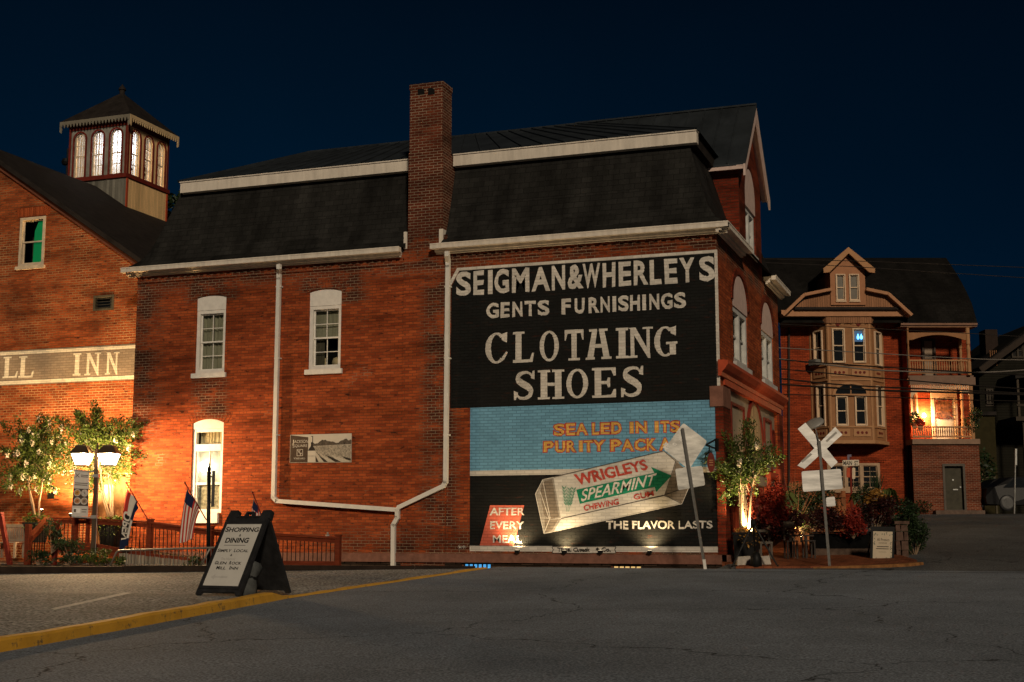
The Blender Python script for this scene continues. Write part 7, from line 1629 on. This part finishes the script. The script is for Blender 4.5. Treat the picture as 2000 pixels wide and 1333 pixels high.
# ================================================================ FAR RIGHT, IN THE DARK
XF = FD(72.0); xu = lambda px: XF.uv(px, 800)[0]; xv = lambda py: XF.uv(1960, py)[1]
t = thing('gabled_house', 'dark gabled clapboard house with chimney and two-storey porch at the right edge', 'house', XF.P(1980, 1000))
DARKS = mat_rows('darkened_clapboard', (.012, .011, .007), .14, 6, 0, .5, .7, .1, .6, .012, .4)  # house colours darkened to stand for the missing light out here
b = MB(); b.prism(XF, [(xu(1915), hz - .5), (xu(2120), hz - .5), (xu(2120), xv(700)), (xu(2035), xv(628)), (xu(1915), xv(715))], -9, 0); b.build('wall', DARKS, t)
b = MB()
for p, q in (((1905, 724), (2035, 627)), ((2035, 627), (2130, 705))): b.bar(XF.p(*XF.uv(*p), -4), XF.p(*XF.uv(*q), -4), 9.5, .22, Z)
b.build('roof', ROOFD, t); b = MB(); b.bar(XF.p(*XF.uv(1905, 727), .8), XF.p(*XF.uv(2035, 632), .8), .1, .3, Z); b.build('rake_board', mat('dim_brown_board', (.03, .02, .014), .6), t)
b = MB(); b.fbox(XF, xu(1960), xu(1985), xv(690), xv(632), -3.2, -2.2); b.build('chimney', mat('darkened_chimney', (.03, .02, .016), .9), t)  # chimney brick darkened with the rest of the unlit house
for (a, c, y0, y1) in ((1980, 2004, 700, 672), (1926, 1940, 790, 760)):
    window(XF, xu(a), xu(c), xv(y0), xv(y1), t, depth=-.10, cols=2, rows=2, fw=.08, frame=mat('dim_frame', (.05, .04, .03), .6), glass=DARKG, sillw=.03, split=2)
b = MB(); pz = xv(745); b.prism(XF, [(xu(1951), pz - .15), (xu(2100), pz + .35), (xu(2100), pz + .6), (xu(1951), pz + .1)], .1, 2.6, back=True); b.build('porch_roof', mat('dim_porch_roof', (.02, .017, .015), .7), t)
b = MB(); b.fbox(XF, xu(1948), xu(2100), xv(830), xv(822), .02, 2.6); b.fbox(XF, xu(1952), xu(2100), xv(802), xv(798), 2.4, 2.5); b.build('porch_deck', mat('dim_deck', (.05, .04, .03), .7), t)
for px in (1955, 1987, 2040): b = MB(); b.fbox(XF, xu(px), xu(px + 4), xv(822) + .003, pz - .1, 2.3, 2.45); b.build('porch_post', mat('dim_post', (.07, .055, .04), .7), t)
for px in (1962, 1992): b = MB(); b.fbox(XF, xu(px), xu(px + 4), hz, xv(832), 2.3, 2.45); b.build('porch_post', mat('dim_post2', (.05, .04, .03), .7), t)
b = MB()
for k in range(4): b.fbox(XF, xu(1938 + k * 4), xu(1939 + k * 4), xv(640 + 75), xv(660 + 25), .003, .08)
b.build('gable_brackets', TANH, t)
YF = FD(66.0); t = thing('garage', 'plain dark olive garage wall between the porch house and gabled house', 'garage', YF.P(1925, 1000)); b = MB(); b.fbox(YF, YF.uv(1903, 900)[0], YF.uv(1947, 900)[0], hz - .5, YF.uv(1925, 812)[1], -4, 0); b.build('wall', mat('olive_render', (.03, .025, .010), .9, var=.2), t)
b = MB(); b.fbox(YF, YF.uv(1901, 900)[0], YF.uv(1949, 900)[0], YF.uv(1925, 812)[1] + .003, YF.uv(1925, 805)[1], -4.1, .15); b.build('roof', ROOFD, t)
b = MB(); b.ring(YF, rectq(YF.uv(1908, 900)[0], YF.uv(1943, 900)[0], hz, YF.uv(1925, 930)[1]), rectq(YF.uv(1911, 900)[0], YF.uv(1940, 900)[0], hz, YF.uv(1925, 934)[1]), .003, .05); b.build('door_frame', OLIVE, t)
bz = FD(64.5); q = bz.P(1918, 920); 
t = thing('dark_bush', 'black bush beside the lit porch corner', 'bush', (q.x, q.y, hz)); b = MB(); leafcloud(b, q, (.7, .6, 1.1), 600, .22); b.build('foliage', LEAFD, t); b = MB(); b.tube([(q.x, q.y, hz - .1), q], .04, 6); b.build('stem', BARK, t)
# parked cars
def car(label, depth, px0, L, ground, m, flip=1, lamps=None):
    fr = FD(depth); u0 = fr.uv(px0, 980)[0]; t = thing('parked_car', label, 'car', fr.p(u0 + L / 2, ground), 'cars parked in the dark'); g = ground
    S = lambda x: u0 + (x if flip > 0 else 1 - x) * L
    side = [(.0, .32), (.01, .62), (.06, .78), (.26, .92), (.40, 1.38), (.52, 1.46), (.74, 1.42), (.90, 1.02), (.985, .94), (1, .60), (.99, .30), (.86, .26), (.14, .26)]
    b = MB(); W2 = .85
    for s_ in (-1, 1): pass
    rings = []
    for w_, k in ((-W2, 0), (-W2 * .96, 1), (W2 * .96, 1), (W2, 0)):
        rings += [fr.p(S(x), g + (h if h < .95 else .95 + (h - .95) * (.90 if k == 0 else 1)), w_ * (1 if h < .98 else .80)) for x, h in side]
    n = len(side); b.add(rings, [(i * n + k, i * n + (k + 1) % n, (i + 1) * n + (k + 1) % n, (i + 1) * n + k) for i in range(3) for k in range(n)] + [tuple(range(n)), tuple(range(3 * n, 4 * n))[::-1]])
    b.build('body', m, t, False)
    b = MB()
    for pts in ([(.31, .97), (.42, 1.34), (.52, 1.40), (.53, .97)], [(.55, .97), (.545, 1.40), (.72, 1.36), (.82, .99)]): b.prism(fr, [(S(x), g + h) for x, h in pts], .69, .75)
    b.build('side_window', DARKG, t)
    for x in (.17, .80):
        b = MB(); c = fr.p(S(x), g + .33, W2 - .14); b.lathe(c, [(.33, 0), (.34, .05), (.34, .15), (.29, .17)], 24, fr.w); wh = b.build('wheel', RUBBER, t, True)
        b = MB(); b.lathe(c + fr.w * .165, [(.235, 0), (.24, .012), (.215, .016)], 20, fr.w)
        for k in range(10): an = 6.28 * k / 10; d = fr.u * math.cos(an) + Z * math.sin(an); b.bar(c + fr.w * .182 + d * .03, c + fr.w * .182 + d * .22, .03, .012, fr.w)
        b.build('rim', mat('dim_alloy', (.10, .10, .10), .5, .3), wh)
    b = MB(); b.prism(fr, [(S(.005), g + .60), (S(.07), g + .66), (S(.09), g + .74), (S(.02), g + .70)], W2 - .05, W2 + .01); b.build('headlight', GALV, t)
    if lamps: b = MB(); b.prism(fr, [(S(.985), g + .70), (S(1.0), g + .70), (S(1.0), g + .82), (S(.975), g + .82)], W2 - .3, W2 + .012, back=True); b.build('tail_light', mat_emit('red_tail_lamp', (1, .12, .02), 3), t)
    return t
CARB = mat('black_car_paint', (.006, .006, .007), .42, var=.1, spec=.12); CARG = mat('grey_car_paint', (.01, .01, .01), .5, 0, var=.1, spec=.08)
car('black parked car with alloy wheels beyond the porch', 57.5, 1912, 4.5, zg(*FD(57.5).P(1960, 1000).xy) - .05, CARB, -1)
car('pale grey parked car with a lit red tail lamp behind the black one', 62.5, 1868, 3.9, zg(*FD(62.5).P(1920, 990).xy) - .15, CARG, 1, True)
t = thing('parking_sign', 'slim grey street sign post seen edge-on before the black car', 'street sign', FD(55).P(1982, 1012)); b = MB(); b.tube([FD(55).P(1981, 1014), FD(55).P(1983.5, 878)], .03, 8); b.build('post', GALV, t); b = MB(); f5 = FD(55); b.prism(f5, [f5.uv(*p) for p in ((1982, 909), (1985.5, 909), (1985.5, 877), (1982, 877))], .03, .05, back=True); b.build('sign_plate', GALV, t)

# ================================================================ OVERHEAD CABLES
CBK = mat('black_cable', (.02, .017, .015), .6); CBG = mat('grey_cable', (.20, .18, .16), .5); CBD = mat('dim_cable', (.035, .03, .028), .6)
CG = 'utility cables over the side street'
for i, (pts, r_, m, lb) in enumerate((
    ([(1440, 505), (1660, 510), (1854, 517), (2080, 526)], .012, CBD, 'topmost thin cable crossing the dark roof of the bay house'),
    ([(1440, 511), (1660, 521), (1860, 534), (2080, 548)], .012, CBD, 'second thin cable crossing the dark roof of the bay house'),
    ([(1440, 630), (1600, 637), (1760, 645), (1918, 653), (2080, 664)], .011, CBD, 'thin cable level with the tops of the upper bay windows'),
    ([(1440, 678), (1525, 680), (1700, 690), (1918, 702), (2080, 704)], .015, CBG, 'pale grey cable across the middle of the upper bay windows'),
    ([(1440, 694), (1525, 702), (1625, 714), (1723, 724), (1918, 728), (2080, 716)], .024, CBG, 'brightest pale cable sagging under the upper bay windows'),
    ([(1440, 697), (1525, 703), (1600, 709), (1750, 719), (1900, 728), (2080, 736)], .022, CBK, 'dark cable running just above the brightest pale one'),
    ([(1440, 714), (1525, 721), (1700, 737), (1896, 753), (2080, 765)], .020, CBK, 'dark cable crossing the band between the bay storeys'),
    ([(1440, 732), (1525, 740), (1660, 753), (1896, 764), (2080, 772)], .024, CBK, 'dark cable crossing the arched fan window'),
    ([(1440, 745), (1525, 751), (1700, 762), (1896, 768), (2080, 774)], .030, CBK, 'thickest dark cable just under the fan window cable'),
    ([(1440, 770), (1525, 771), (1640, 773), (1760, 777), (1900, 782), (2080, 785)], .016, CBK, 'lowest dark cable crossing the lower bay windows'))):
    dl = 47 - .3 * i; P_ = [at(px, py, dl - (px - 1440) / 640 * 5) for px, py in pts]; fine = []
    for k in range(len(P_) - 1):
        p0, p1, p2, p3 = P_[max(k - 1, 0)], P_[k], P_[k + 1], P_[min(k + 2, len(P_) - 1)]
        for j in range(5): s_ = j / 5; fine.append(.5 * (2 * p1 + (p2 - p0) * s_ + (2 * p0 - 5 * p1 + 4 * p2 - p3) * s_ ** 2 + (3 * p1 - p0 - 3 * p2 + p3) * s_ ** 3))
    fine.append(P_[-1]); b = MB(); b.tube(fine, r_, 6); tag(b.build('utility_cable', m, None, True, fine[0]), lb, 'cable', CG)
